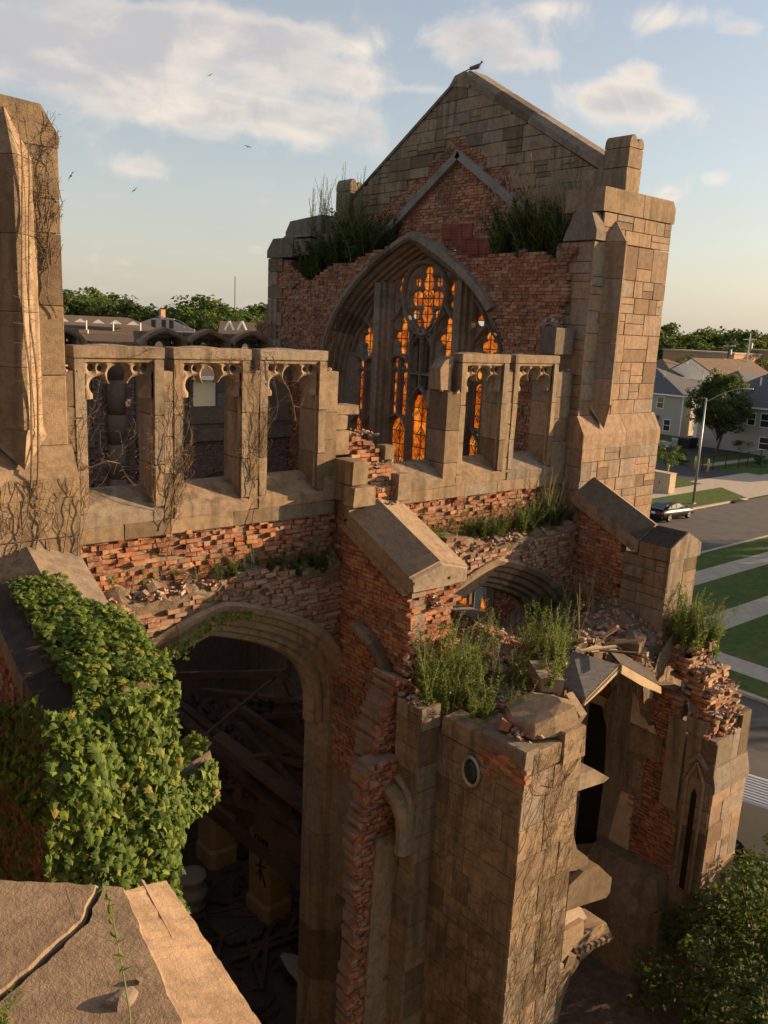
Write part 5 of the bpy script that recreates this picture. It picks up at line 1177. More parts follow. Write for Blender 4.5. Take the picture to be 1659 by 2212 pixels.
mb = MB(); F_ = [gpt((200, 500), 7.5), gpt((1250, 560), 2.0), gpt((1250, 1350), .9), gpt((620, 1150), 3.5), gpt((250, 700), 7.0)]; F_ = [p-np.array([0, 0, .28]) for p in F_]; mb.prism(F_, (0, 0, -.2)); mb.build('gallery_floor', DEBRIS, gallery)
dd = MB(); rsx = np.random.RandomState(33)
for i in range(260):
    u, v = rsx.rand(), rsx.rand(); q = (F_[0]*(1-u)+F_[1]*u)*(1-v) + (F_[3]*(1-u)+F_[2]*u)*v; rubble_bits(dd, q+(0, 0, .02), 2, (.08, .08, .03), .08, rsx)
stuff(dd.build('gallery_debris', DEBRIS, gallery))
for i, (p0, ya, p1, yb, w, lab) in enumerate((((280, 1040), 1.2, (1080, 380), 3.0, .05, 'thin fallen lath crossing high under the arch'), ((820, 1000), 2.4, (960, 980), 2.2, .12, 'short charred stub between the gallery boards'), ((980, 980), 2.5, (1190, 1040), 1.4, .12, 'charred joist end near the column'))):
    timber(p0, ya, p1, yb, w, w, lab)
# ochre piers under the gallery, one with graffiti
for (bx, by, top, hw, lab, graf) in ((610, 1650, 4.2, .42, 'ochre plastered pier under the gallery, the farther one', False), (960, 2010, 3.4, .42, 'ochre plastered pier under the gallery with black painted letters', True)):
    g = pZ(*cI(bx, by), .1); 
    mb = MB(); ring = lambda k, z: [(g[0]+x*k, g[1]+y*k, z) for x, y in ((-hw, -hw*.7), (-hw*.7, -hw), (hw*.7, -hw), (hw, -hw*.7), (hw, hw), (-hw, hw))]
    mb.loft([ring(1.12, .02), ring(1.12, .5), ring(1, .6), ring(1, top)]); o = tag(mb.build('gallery_pier', YELLOWST), lab, 'pier')
    if graf:
        strokes = [((.15, 2.6), (.15, 3.0)), ((.15, 3.0), (.35, 2.6)), ((.35, 2.6), (.35, 3.0)), ((.45, 2.6), (.45, 2.95)), ((.55, 2.6), (.55, 3.0)), ((.55, 3.0), (.72, 2.6)), ((.72, 2.6), (.72, 3.0)), ((.2, 1.95), (.65, 2.1)), ((.42, 1.6), (.42, 2.4)), ((.25, 1.7), (.42, 1.95)), ((.42, 1.95), (.68, 1.55)), ((.3, 3.15), (.55, 3.2)), ((.42, 3.0), (.42, 3.3))]
        m3 = MB()
        for (a, b) in strokes:
            pa = (g[0]-hw-.012, g[1]+hw*.65-a[0]*1.0, a[1]-.35); pb = (g[0]-hw-.012, g[1]+hw*.65-b[0]*1.0, b[1]-.35); m3.tube([pa, pb], .022, 4)
        m3.build('graffiti', FLAT_BLACK, o)
vase = pZ(*cI(430, 1980), .05); mb = MB(); mb.loft([[(vase[0]+r*math.cos(t), vase[1]+r*math.sin(t), z) for t in np.linspace(0, 6.283, 18, endpoint=False)] for z, r in ((0, .36), (.1, .40), (.14, .33), (.3, .30), (.34, .42), (.55, .44), (.6, .36), (.8, .34), (.95, .42), (1.0, .38), (1.0, .2))]); tag(mb.build('stone_baluster', BONE, None, True), 'pale turned stone baluster standing on the dark nave floor', 'baluster')
sl = [pZ(*cI(*p), .06) for p in ((505, 2105), (720, 1990), (960, 2030), (900, 2200), (700, 2260))]; mb = MB(); mb.prism(sl, (0, 0, .08)); tag(mb.build('floor_slab', STONE_D), 'flat dark slab lying on the nave floor', 'slab')
sl = [pZ(*cE(*p), .3) for p in ((258, 1870), (310, 1880), (390, 1900), (395, 1990), (355, 2010), (300, 1950))]; mb = MB(); mb.prism(sl, (.1, 0, .05)); tag(mb.build('torn_sheet', BONE), 'torn pale sheet of board lying on the nave floor by the column', 'board')
dd = MB()
for i in range(420):
    q = (rsx.uniform(5, 14), rsx.uniform(.3, 8), .03); rubble_bits(dd, q, 1, (.05, .05, .02), rsx.choice([.08, .14, .22]), rsx, .4)
o = stuff(dd.build('floor_debris', DEBRIS)); tag(o, 'scattered debris covering the dark nave floor', 'debris')
for i in range(16):
    a = pZ(*cI(RNG.uniform(550, 1200), RNG.uniform(1900, 2400)), .15); an = RNG.uniform(0, 3.14); d = np.array([math.cos(an), math.sin(an), RNG.uniform(-.05, .1)])*RNG.uniform(.5, 1.3); mb = MB(); s = np.cross(d, (0, 0, 1)); s /= np.linalg.norm(s); mb.obox(a, d, s*.06, (0, 0, .03))
    tag(mb.build('floor_plank', WOOD_B), 'dark plank lying among debris on the nave floor', 'plank', 'planks on the nave floor')

# ------------------------------------------------------------------ parapet the camera looks over
PZ0 = 13.45
para = thing('parapet', 'sunlit stone parapet corner with open joint in the near foreground', 'parapet', (.8, -9.2, 12))
pt = lambda x, y, z=PZ0: pZ(x, y, z)
def slab(poly, z0, name, mat=None, tone=.5, jit=0):
    mb = MB(); mb.tone = tone; P = []
    for i in range(len(poly)):                              # worn, slightly chipped arrises
        a, b = np.array(poly[i]), np.array(poly[(i+1) % len(poly)]); k = max(1, int(np.linalg.norm(b-a)/.035))
        for j in range(k): P.append(a+(b-a)*j/k + (np.array([RNG.gauss(0, .0035), RNG.gauss(0, .0035), 0]) if 0 < j else 0))
    n = len(P)
    c = sum(P)/n; q = [p+(c-p)/np.linalg.norm(c-p)*.012 for p in P]
    mb.loft([[(p[0], p[1], z0) for p in P], [(p[0], p[1], p[2]-.012-abs(RNG.gauss(0, .004))) for p in P], [(p[0], p[1], p[2]) for p in q]]); return mb.build(name, mat or STONE_TOP, para)
jn = [(217, 1912), (186, 1988), (172, 1998), (30, 2128), (-60, 2200)]
left = [pt(-160, 1886), pt(212, 1908)] + [pt(x-5, y-1) for x, y in jn] + [pt(-160, 2300)]
right = [pt(x+5, y+1) for x, y in jn[::-1]] + [pt(222, 1909), pt(268, 1912), pt(330, 2050), pt(420, 2260), pt(-60, 2300)]
slab(left, 12.6, 'coping_stone', tone=.45); slab(right, 12.6, 'coping_stone', tone=.6)
low = PZ0-.16
cham = [(268, 1912), (330, 2050), (420, 2260)]; oe = [pZ(360, 1902, low), pZ(418, 1988, low), pZ(462, 2055, low), pZ(600, 2270, low)]
a = [pt(*p)-np.array([0, 0, .004]) for p in cham]
def dense(pts, step, jit):
    out = []
    for i in range(len(pts)-1):
        k = max(1, int(np.linalg.norm(pts[i+1]-pts[i])/step))
        for j in range(k): out.append(pts[i]+(pts[i+1]-pts[i])*j/k + np.array([RNG.gauss(0, jit), RNG.gauss(0, jit), RNG.gauss(0, jit*.5)]))
    return out+[pts[-1]]
oed = dense(oe, .03, .002); tt = np.linspace(0, 1, len(oed))
def along(pts, t):
    L = [0.0]
    for i in range(len(pts)-1): L.append(L[-1]+np.linalg.norm(pts[i+1]-pts[i]))
    d = t*L[-1]; i = min(len(pts)-2, max(k for k in range(len(L)) if L[k] <= d+1e-9)); return pts[i]+(pts[i+1]-pts[i])*((d-L[i])/max(1e-9, L[i+1]-L[i]))
rows = []
for q, t in zip(oed, tt):
    p = along(a, t); p = p + (p-q)/np.linalg.norm(p-q)*np.array([.03, .03, 0]) - np.array([0, 0, .004]); rows.append([p] + [p+(q-p)*u+np.array([0, 0, RNG.gauss(0, .0012)]) for u in (.25, .5, .75)] + [q, q-np.array([.006, -.003, .012]), q-np.array([0, 0, .9])])
mb = MB(); mb.tone = .75; mb.loft(rows, close=False); mb.build('weathered_slope', STONE_TOP, para)
# step line on the slope
st = [pZ(305, 1905, low+.07), pZ(350, 1990, low+.07), pZ(395, 2075, low+.065), pZ(505, 2270, low+.06)]
mb = MB(); mb.tone = .5; mb.tube(st, .012, 5); mb.build('drip_ridge', STONE_TOP, para)
pc = [pt(p[0], p[1], PZ0-.0007) for p in ((144, 1922), (146, 1940), (156, 1958), (160, 1972), (161, 1985))]; m2 = MB(); m2.tube(pc, .0012, 4); m2.build('crack', FLAT_BLACK, para)
pebble = loose('pebble', tuple(pt(300, 2118, PZ0+.006)), (.02, .016, .016), (.3, .2, .5), STONE_TOP, 'tiny pebble casting a long shadow on the parapet', 'pebble')
q = pt(262, 2150, PZ0+.02); mb = MB(); mb.loft([[(q[0]+r*math.cos(t)*(1+.25*math.sin(3*t)), q[1]+r*.7*math.sin(t), q[2]+z) for t in np.linspace(0, 6.283, 9, endpoint=False)] for z, r in ((-.03, .05), (-.02, .056), (-.008, .05), (.0, .04), (.006, .022), (.009, .006))]); tag(mb.build('mortar_lump', STONE_G), 'rough lump of mortar lying beside the weed on the parapet', 'stone')

# ------------------------------------------------------------------ the tower the camera stands on, and an unseen hall added to block skylight
BRICK_F2 = simple('dark_blocker_brick', (.12, .085, .065), .95, .1, 0, .2, 3)  # dark, so the added hall throws back little sunlight
camt = thing('camera_tower', 'stone tower below the parapet at the lower left', 'tower', (-3, -10, 0))
mb = MB(); mb.box(-7.0, .55, -14.5, -8.6, 0, 12.75); mb.build('wall', STONE_G, camt)
mb = MB(); mb.box(-26, -4, -34, -15.0, 0, 21.0); mb.box(-26, -7.2, -14.9, 12.0, 0, 21.0); tag(mb.build('hall_light_blocker', BRICK_F2), 'unseen hall added behind the viewpoint to block skylight', 'building')
# ------------------------------------------------------------------ vegetation
def leaf_shape(kind):
    if kind == 'ivy':     # five-lobed
        o = [(0, -.12), (.22, -.34), (.30, -.08), (.58, -.10), (.36, .20), (.30, .38), (.0, .78), (-.30, .38), (-.36, .20), (-.58, -.10), (-.30, -.08), (-.22, -.34)]
        P = [(x, y, -.16*abs(x)-.10*y*y) for x, y in o] + [(0, .15, .05)]
        return np.array(P), [(i, (i+1) % 12, 12) for i in range(12)]
    if kind == 'quad':
        P = [(0, -.5, 0), (.36, 0, .05), (0, .5, -.08), (-.36, 0, .05)]; return np.array(P), [(0, 1, 2), (0, 2, 3)]
    if kind == 'blade':
        P = [(0, -.5, 0), (.19, 0, .05), (0, .5, -.16), (-.19, 0, .05)]; return np.array(P), [(0, 1, 2), (0, 2, 3)]
LS = {k: leaf_shape(k) for k in ('ivy', 'quad', 'blade')}
def frame(n, up=(0, 0, -1), spin=0.):
    n = np.asarray(n, float); n = n/np.linalg.norm(n); u = np.asarray(up, float); u = u-n*(u @ n)
    if np.linalg.norm(u) < 1e-3: u = np.array([1., 0, 0])-n*n[0]
    u /= np.linalg.norm(u); r = np.cross(u, n); c, s = math.cos(spin), math.sin(spin)
    return r*c+u*s, u*c-r*s, n
def leaves_mesh(name, items, kind, mat):
    """items: (pos, size, normal, up, spin, tone)"""
    P, Fc = LS[kind]; nv = len(P); V = np.zeros((len(items)*nv, 3)); T = np.zeros(len(items)*nv)
    for i, (p, s, n, up, sp, t) in enumerate(items):
        a, b, c = frame(n, up, sp); V[i*nv:(i+1)*nv] = np.asarray(p) + s*(P[:, :1]*a + P[:, 1:2]*b + P[:, 2:]*c); T[i*nv:(i+1)*nv] = t
    F = (np.array(Fc)[None] + (np.arange(len(items))*nv)[:, None, None]).reshape(-1, 3)
    me = bpy.data.meshes.new(name); me.from_pydata(V.tolist(), [], F.tolist()); me.materials.append(mat)
    a = me.attributes.new('tone', 'FLOAT', 'POINT'); a.data.foreach_set('value', T); return me
rv = np.random.RandomState(77)

# ---- ivy on the left buttress
ivy = thing('ivy', 'dense bright green ivy covering the front of the left buttress', 'ivy', (3.5, -3.2, 2))
items = []
def ivy_face(n, f, normal, size=(.06, .125), tone=lambda p: rv.rand()):
    nrm = np.asarray(normal, float)
    for _ in range(n):
        p, out = f(rv.rand(), rv.rand())
        nn = nrm + rv.normal(0, .38, 3) + np.array([0, 0, .25]); items.append((np.asarray(p)+nrm*out, rv.uniform(*size), nn, (0, 0, -1), rv.normal(0, .5), rv.rand()*.93))
bulge = lambda a, b: .13*(math.sin(a*5.+b*9) + math.sin(b*17.-a*4) + math.sin(a*13+b*6))*.5 + .2
def silh(z):    # right edge of the ivy curtain at each height
    zs = [7.0, 7.8, 8.3, 8.9, 9.4, 9.8, 10.1, 10.6, 11.0, 11.3, 11.6]; xs = [4.22, 4.22, 4.20, 4.10, 4.16, 4.20, 4.12, 4.14, 4.10, 3.95, 3.7]; return float(np.interp(z, zs, xs))
ivy_face(6200, lambda u, v: ((lambda z: ((2.62 + (silh(z)-2.62)*u**.85, -3.08, z), rv.uniform(.0, .18)+bulge(u, v)*.8))(6.6+4.9*v)), (0, -1, .1), tone=None)
ivy_face(1200, lambda u, v: ((4.06, -3.2+.5*u, 7.0+4.0*v), rv.uniform(0, .1)+.02), (1, -.2, .1))
ivy_face(800, lambda u, v: ((4.05+.58*u, -3.14, 9.55+.3*u*(1)+(.62-.12*u)*v), rv.uniform(0, .12)), (.2, -1, .1))
ivy_face(160, lambda u, v: ((4.05+.6*u, -3.1+.4*v, 10.2+.28*u), rv.uniform(0, .08)), (-.2, -.2, 1))
ivy_face(2400, lambda u, v: ((3.05+1.1*u*(.5+.5*min(1, v*2.2)), -1.25-1.85*v, 12.15-.80*v-.10*abs(u-.5)), rv.uniform(0, .22)*(.3+v)+bulge(u, v)*.6*v), (0, -.35, 1), (.05, .11))
ivy_face(260, lambda u, v: ((3.0+.7*u, -1.0-.5*v, 12.25-.2*v), rv.uniform(0, .08)), (0, -.4, 1), (.05, .09))
ivy_face(900, lambda u, v: ((2.80, -3.0+2.6*u**1.4, 6.5+(4.6-1.2*u)*v), rv.uniform(0, .16)), (-1, 0, .1))
ivy_face(500, lambda u, v: ((2.75, -3.0+1.8*u, 10.0+1.6*v*(1-.5*u)), rv.uniform(0, .12)), (-1, 0, .1), (.06, .12))
ivy_face(420, lambda u, v: ((3.0+1.15*u, -3.10-.15*v, 11.1+.35*v), rv.uniform(0, .15)), (0, -.6, .8))
order = sorted(range(len(items)), key=lambda i: pixel(items[i][0])[2]); big = set(order[:300])
shared = {}
for q in range(10): shared[q] = leaves_mesh('leaf', [((0, 0, 0), 1.0, (0, 0, 1), (0, 1, 0), 0, rv.rand()*.9)], 'ivy', IVY)
rest = []
for i, it in enumerate(items):
    if i in big:
        a, b, c = frame(it[2], it[3], it[4]); s = it[1]; p = it[0]
        put('leaf', shared[i % 10], ivy, Matrix(((a[0]*s, b[0]*s, c[0]*s, p[0]), (a[1]*s, b[1]*s, c[1]*s, p[1]), (a[2]*s, b[2]*s, c[2]*s, p[2]), (0, 0, 0, 1))))
    else: rest.append(it)
stuff(put('foliage', leaves_mesh('foliage', rest, 'ivy', IVY), ivy))
mb = MB()
for k in range(14):
    x = rv.uniform(2.9, 4.1); pts = [(x+.1*math.sin(z*2+k), -3.06-.03*math.sin(z*3+k), z) for z in np.linspace(4, 11.2, 14)]; mb.tube(pts, .012, 4)
mb.build('stem', VINE, ivy)
# strand of ivy along the arch
ia = thing('ivy_strand', 'thin strand of ivy running up the moulding of the big arch', 'ivy', (5.5, -.4, 9.5)); items = []
P = [pY(*cI(*p), -.36) for p in ((130, 420), (230, 335), (330, 265), (420, 200), (500, 140), (600, 75), (690, 40), (790, 30), (840, 42))]
for _ in range(420):
    t = rv.rand()**1.2*(len(P)-1.001); i = int(t); q = P[i]+(P[i+1]-P[i])*(t-i); w = .10*(1-.7*t/len(P)); items.append((q+(rv.normal(0, w*.6), -rv.uniform(0, .08), rv.normal(0, w)), rv.uniform(.03, .085)*(1-.45*t/len(P)), (rv.normal(0, .4), -1, rv.normal(.3, .4)), (0, 0, -1), rv.normal(0, .6), rv.rand()*.9))
put('foliage', leaves_mesh('foliage', items, 'ivy', IVY), ia); mb = MB(); mb.tube(P, .008, 4); mb.build('stem', VINE, ia)

# ---- leafless creeper on the stone
def creeper(name, label, O, U, N, starts, steps, seed, rad=.011, up=1.0, spread=.35, bounds=None, twig=.5, lift=.012, sag=None, jump=.055, wig=.12):
    rc = np.random.RandomState(seed); t = MB(); O, U, N = map(np.asarray, (O, U, N)); Zv = np.array([0, 0, 1.])
    stack = [(s, z, a, r, n) for (s, z, a, r, n) in starts]; cnt = 0
    while stack and cnt < 420:
        s, z, ang, r, n = stack.pop(); pts = []; cnt += 1; rr = []
        for i in range(n):
            pts.append(O + U*s + Zv*z + N*(lift + r + .012*math.sin(i*.9+cnt))); rr.append(max(.002, .72*r*(1-.75*i/n)))
            ang += rc.normal(0, wig) - .10*(ang-spread)*up; s += math.sin(ang)*jump; z += math.cos(ang)*jump
            if bounds and not (bounds[0] < s < bounds[1] and bounds[2] < z < bounds[3]): break
            if rc.rand() < .20*twig and r > .0028: stack.append((s, z, ang + rc.choice([-1, 1])*rc.uniform(.35, .8), r*.6, int(n*rc.uniform(.25, .6))))
            if rc.rand() < .5*twig:
                e = ang + rc.choice([-1, 1])*rc.uniform(.7, 1.6); l = rc.uniform(.03, .09); p = pts[-1]; t.tube([p, p + U*math.sin(e)*l + Zv*math.cos(e)*l + N*rc.uniform(-.005, .05)], [.003, .0015], 3)
        if len(pts) > 2: t.tube(pts, rr, 4)
    o = t.build('creeper', VINE); tag(o, label, 'creeper'); return o
creeper('c', 'leafless creeper climbing the left pier and its prow', (0, -.43, 0), (1, 0, 0), (0, -1, 0), [(2.95+.19*i, 12.3, rv.normal(.1, .2), .012, 26) for i in range(7)], 0, 1, spread=.08, bounds=(2.7, 4.2, 12, 13.4), twig=.8)
creeper('c', 'leafless creeper on the upper face of the left pier', (0, -.22, 0), (1, 0, 0), (0, -1, 0), [(3.88, 13.5, 0, .021, 80), (4.02, 13.4, 0.05, .018, 70), (3.93, 13.4, .1, .017, 76), (3.86, 14.2, .2, .016, 60), (2.95, 13.5, .1, .018, 70), (3.05, 13.5, 0, .016, 76), (2.88, 14.0, .1, .014, 60), (4.0, 15.4, -.2, .015, 44), (3.95, 16.0, .1, .014, 36)], 0, 2, spread=.02, bounds=(2.75, 4.13, 13.3, 17.9), twig=1.3, wig=.09)
mbp = MB(); rc = np.random.RandomState(9)
for x0, yb in ((3.50, -.56), (3.62, -.44)):
    pts = [(x0+.03*math.sin(z*2.3), yb-.03+.02*math.sin(z*5), z) for z in np.linspace(13.3, 17.7, 60)]; mbp.tube(pts, [.015*(1-.6*i/60) for i in range(60)], 4)
    for p in pts[::1]:
        for _ in range(3):
            mbp.tube([p, (p[0]+rc.normal(0, .07), p[1]-rc.uniform(-.01, .05)+.3*abs(rc.normal(0, .05)), p[2]+rc.normal(.02, .05))], [.003, .0015], 3)
tag(mbp.build('creeper', VINE), 'leafless creeper running straight up the ridge of the left prow', 'creeper')
creeper('c', 'leafless creeper spreading over the mullion between first and second windows', (0, -.02, 0), (1, 0, 0), (0, -1, 0), [(5.58, 12.4, .1, .013, 40), (5.64, 12.5, .25, .011, 44), (5.70, 12.9, .3, .010, 34), (5.54, 13.1, .2, .010, 30), (5.75, 13.4, .35, .008, 30), (5.6, 12.0, 0, .012, 12), (5.5, 12.6, -.6, .007, 16)], 0, 4, spread=.28, bounds=(4.9, 6.05, 11.7, 15.0), twig=1.0)
creeper('c', 'leafless creeper on the mullion between second and third windows', (0, -.02, 0), (1, 0, 0), (0, -1, 0), [(6.98, 12.7, .1, .010, 40), (7.08, 13.0, .2, .010, 34), (7.2, 12.9, -.15, .009, 36), (7.05, 12.3, .1, .010, 14)], 0, 5, spread=.12, bounds=(6.7, 7.5, 11.9, 15.0), twig=.9)
creeper('c', 'leafless creeper beside the first window jamb', (0, -.02, 0), (1, 0, 0), (0, -1, 0), [(4.2, 12.2, .1, .010, 34), (4.3, 12.4, .3, .008, 24), (4.15, 13.0, .1, .008, 24), (4.35, 12.9, .8, .007, 20)], 0, 6, spread=.1, bounds=(4.1, 5.2, 11.7, 14.8), twig=.9)
creeper('c', 'leafless twigs over the lintels of the left windows', (0, -.02, 0), (1, 0, 0), (0, -1, 0), [(5.05, 14.9, 1.3, .005, 16), (6.3, 14.88, 1.4, .006, 20), (6.0, 14.6, .9, .006, 18), (7.6, 14.9, 1.8, .006, 14), (6.5, 14.95, 1.7, .005, 22)], 0, 7, up=.2, spread=1.5, bounds=(4.4, 8.5, 14.3, 15.06), twig=.9)
for k, (st, lab) in enumerate((([(200, 545), (240, 570), (290, 615), (320, 660), (340, 700), (390, 745), (430, 760)], 'thin dry vine hanging across the first window'), ([(430, 755), (500, 728), (560, 740), (590, 800), (640, 850)], 'dry vine arching over the sill of the first window'), ([(1270, 240), (1310, 330), (1350, 400), (1370, 470), (1400, 480)], 'dry vine dangling in the third window'), ([(1360, 440), (1375, 500), (1380, 540), (1402, 556)], 'curled end of dry vine in the third window'))):
    mb = MB(); P = [pY(*cA(*p), -.05-.05*(i % 2)) for i, p in enumerate(st)]; mb.tube(P, [.009*(1-.5*i/len(P)) for i in range(len(P))], 4)
    for i in range(len(P)-1):
        for _ in range(7):
            u = rv.rand(); q = P[i]*(1-u)+P[i+1]*u; mb.tube([q, q+rv.normal(0, .07, 3)], [.003, .0015], 3)
    tag(mb.build('dry_vine', VINE), lab, 'vine')
creeper('c', 'fine leafless creeper veining the sunlit face of the stone pier', (0, -4.61, 0), (1, 0, 0), (0, -1, 0), [(8.73, z, .45, .0065, 46) for z in np.arange(3.6, 9.3, .42)] + [(8.73+.2*i, 3.4+.3*i, .42, .0065, 60) for i in range(6)] + [(9.15, 9.2, 2.6, .009, 26), (8.85, 9.3, 3.0, .008, 30), (9.3, 8.6, .5, .006, 20)], 0, 11, spread=.42, up=.9, bounds=(8.71, 10.03, 3.0, 9.75), twig=.55, lift=.004, wig=.08)
creeper('c', 'fine leafless creeper veining the shaded face of the stone pier', (8.695, 0, 0), (0, -1, 0), (-1, 0, 0), [(2.92, z, .5, .006, 46) for z in np.arange(3.6, 9.0, .6)] + [(2.95+.28*i, 3.6, .4, .006, 50) for i in range(6)], 0, 12, spread=.45, up=.7, bounds=(2.9, 4.58, 3.0, 9.6), twig=.7, lift=.004)
creeper('c', 'leafless creeper on the inner face of the wall stub', (8.30, 0, 0), (0, -1, 0), (-1, 0, 0), [(2.4, 5.5, .1, .008, 40), (2.55, 6.8, .0, .006, 40)], 0, 13, spread=.1, bounds=(2.33, 2.85, 3., 9.6), lift=.004)

# ---- weeds
def weed_proto(name, kind, h, nst, lean, leafmat, stemmat, lsize, dens, seed, topdry=0.):
    rw = np.random.RandomState(seed); st = MB(); items = []; dry = MB()
    for k in range(nst):
        a = rw.uniform(0, 6.28); hh = h*rw.uniform(.65, 1.1); ln = lean*rw.uniform(.3, 1.2); bx, by = rw.normal(0, .05, 2); pts = []
        for i in range(9):
            u = i/8; pts.append(np.array([bx+math.cos(a)*ln*u**1.6*hh, by+math.sin(a)*ln*u**1.6*hh, hh*u]))
        (dry if rw.rand() < topdry else st).tube(pts, [.0055*(1-.75*i/8)+.0012 for i in range(9)], 4)
        for _ in range(int(dens*hh)):
            u = rw.uniform(.06, 1.0); i = min(7, int(u*8)); q = pts[i]+(pts[i+1]-pts[i])*(u*8-i); e = rw.uniform(0, 6.28); s = lsize*rw.uniform(.6, 1.25)*(1.25-.75*u); d = np.array([math.cos(e), math.sin(e), rw.uniform(-.1, .75)])
            items.append((q+d/np.linalg.norm(d)*s*.5, s, np.cross(d, (math.sin(e), -math.cos(e), rw.normal(0, .3))), d, 0, rw.rand()))
    root = thing(name, '', 'weed'); o = st.build('stem', stemmat, root)
    if dry.v: dry.build('dry_stem', DRY, root)
    put('foliage', leaves_mesh('foliage', items, 'blade', leafmat), root)
    return root
weeds = [weed_proto('weed', 'w', h, n, l, WEED, STEM, s, d, i+1) for i, (h, n, l, s, d) in enumerate(((1.1, 3, .34, .085, 62), (.8, 4, .45, .08, 70), (.55, 5, .6, .075, 80), (1.3, 2, .26, .09, 60)))]
dryw = [weed_proto('dry_weed', 'd', h, n, l, WEED, DRY, .06, 8, 20+i, .6) for i, (h, n, l) in enumerate(((1.0, 4, .3), (1.2, 3, .2)))]
darkw = [weed_proto('dark_weed', 'k', h, n, l, WEED_D, STEM, s, d, 40+i) for i, (h, n, l, s, d) in enumerate(((.8, 7, .5, .11, 110), (.6, 8, .6, .10, 120), (1.2, 3, .22, .05, 45)))]
grassw = [weed_proto('dry_grass', 'g', h, n, .35, WEED, DRY, .05, 6, 60+i, .7) for i, (h, n) in enumerate(((.9, 12), (.7, 14)))]
used = set()
def plant(protos, k, loc, sc, label, group):
    p = protos[k % len(protos)]
    if id(p) not in used:
        used.add(id(p)); p.location = loc; p.rotation_euler = (0, 0, rv.uniform(0, 6.28)); p.scale = (sc,)*3; p['label'] = label; p['group'] = group; return p
    return copy_tree(p, loc, rv.uniform(0, 6.28), sc, label, group)
def heap_plants(n, x0, x1, y0, y1, protos, s0, s1, label, group):
    for i in range(n):
        q = heap_at(rv.uniform(x0, x1), rv.uniform(y0, y1)); plant(protos, rv.randint(0, 9), (q[0], q[1], q[2]-.03), rv.uniform(s0, s1), label, group)
heap_plants(52, 912, 1020, 1440, 1545, weeds, .65, 1.2, 'leafy green weed growing on the rubble behind the stone pier', 'weeds on the rubble behind the stone pier')
heap_plants(30, 1010, 1150, 1460, 1560, weeds, .4, .9, 'short green weed in front of the tumbled stones', 'short weeds in front of the tumbled stones')
heap_plants(16, 1130, 1205, 1400, 1490, weeds, .7, 1.1, 'green weed beside the fallen slate roof', 'weeds beside the fallen slate roof')
heap_plants(14, 1170, 1280, 1310, 1370, weeds, .5, .95, 'green weed near the foot of the right buttress', 'weeds near the foot of the right buttress')
heap_plants(22, 1030, 1240, 1370, 1470, weeds, .5, 1.0, 'green weed in the middle of the rubble heap', 'weeds in the middle of the rubble heap')
heap_plants(14, 900, 1180, 1400, 1540, dryw, .6, 1.1, 'dry straw coloured stalk among the rubble weeds', 'dry stalks on the rubble')
heap_plants(10, 1040, 1300, 1300, 1400, dryw, .6, 1.2, 'thin dry reddish stalk in front of the small arch', 'dry stalks before the small arch')
for i in range(40):     # clump on the torn pier top, right
    x = rv.uniform(14.95, 15.75); y = rv.uniform(-3.5, -2.85); plant(weeds, rv.randint(0, 9), (x, y, 9.45+.1*rv.rand()), rv.uniform(.7, 1.25), 'yellow green weed crowning the broken brick pier at right', 'weeds crowning the right brick pier')
for i in range(6): plant(weeds, 3, (15.7+rv.uniform(0, .35), rv.uniform(-3.6, -3.2), 9.2), rv.uniform(.8, 1.15), 'tall green weed spike at the right edge of the brick pier', 'weed spikes at the right edge of the brick pier')
for (n, xa, xb, y, z, lab, grp, pr, s0, s1) in ((56, 10.2, 14.4, -.24, 11.50, 'green weed on the broken ledge under the right windows', 'weeds on the ledge under the right windows', weeds, .3, .75), (30, 11.8, 14.9, -.25, 11.5, 'dark weed on the ledge beside the corner tower', 'dark weeds on the ledge beside the tower', darkw, .4, .7), (10, 14.2, 14.9, -.12, 11.8, 'dry weed standing in the corner by the tower', 'weeds in the corner by the tower', dryw, .6, 1.),
        (26, 6.2, 8.6, -.08, 11.46, 'dark green weed on the brick ledge under the left windows', 'weeds on the ledge under the left windows', darkw, .3, .6), (22, 4.4, 7.8, -.06, 11.6, 'small green sprout in the broken brick under the left windows', 'sprouts in the brick under the left windows', weeds, .15, .32), (6, 7.6, 8.6, -.15, 11.3, 'drooping weed on the rubble above the big arch', 'weeds above the big arch', darkw, .3, .5)):
    for i in range(n): plant(pr, rv.randint(0, 9), (rv.uniform(xa, xb), y+rv.uniform(-.12, .1), z+rv.uniform(-.06, .08)), rv.uniform(s0, s1), lab, grp)
for i in range(70):     # ledge left of the gable
    t = rv.rand(); plant(darkw, rv.randint(0, 2), (15.15+rv.uniform(-.2, .8), 7.3+3.0*t, 17.15-.5*max(0, (t-.3))*1.2), rv.uniform(1.0, 1.9), 'dark bushy weed on the ledge left of the gable', 'dark weeds left of the gable')
for i in range(26): plant(darkw, 2, (15.5+rv.uniform(-.1, .5), rv.uniform(8.2, 10.6), 17.7), rv.uniform(1.0, 1.7), 'thin feathery weed against the sky left of the gable', 'feathery weeds left of the gable')
for i in range(40): plant(darkw, rv.randint(0, 2), (15.2+rv.uniform(-.1, .7), rv.uniform(.75, 2.7), 17.0+rv.uniform(0, .2)), rv.uniform(1.0, 1.8), 'dark bushy weed on the ledge right of the gable', 'dark weeds right of the gable')
for i in range(26): plant(grassw, rv.randint(0, 9), (15.5+rv.uniform(-.2, .5), rv.uniform(.5, 2.4), 17.4+rv.uniform(0, .3)), rv.uniform(1.1, 2.0), 'tall dry grass on the ledge beside the tower', 'dry grass beside the tower')
for x, y, z, s in ((16.4, .2, 18.45, .75), (16.65, .1, 18.45, .45), (16.1, .35, 18.45, .45)): plant(darkw, 2, (x, y, z), s, 'sparse leafless weed on top of the corner tower', 'weeds on top of the tower')
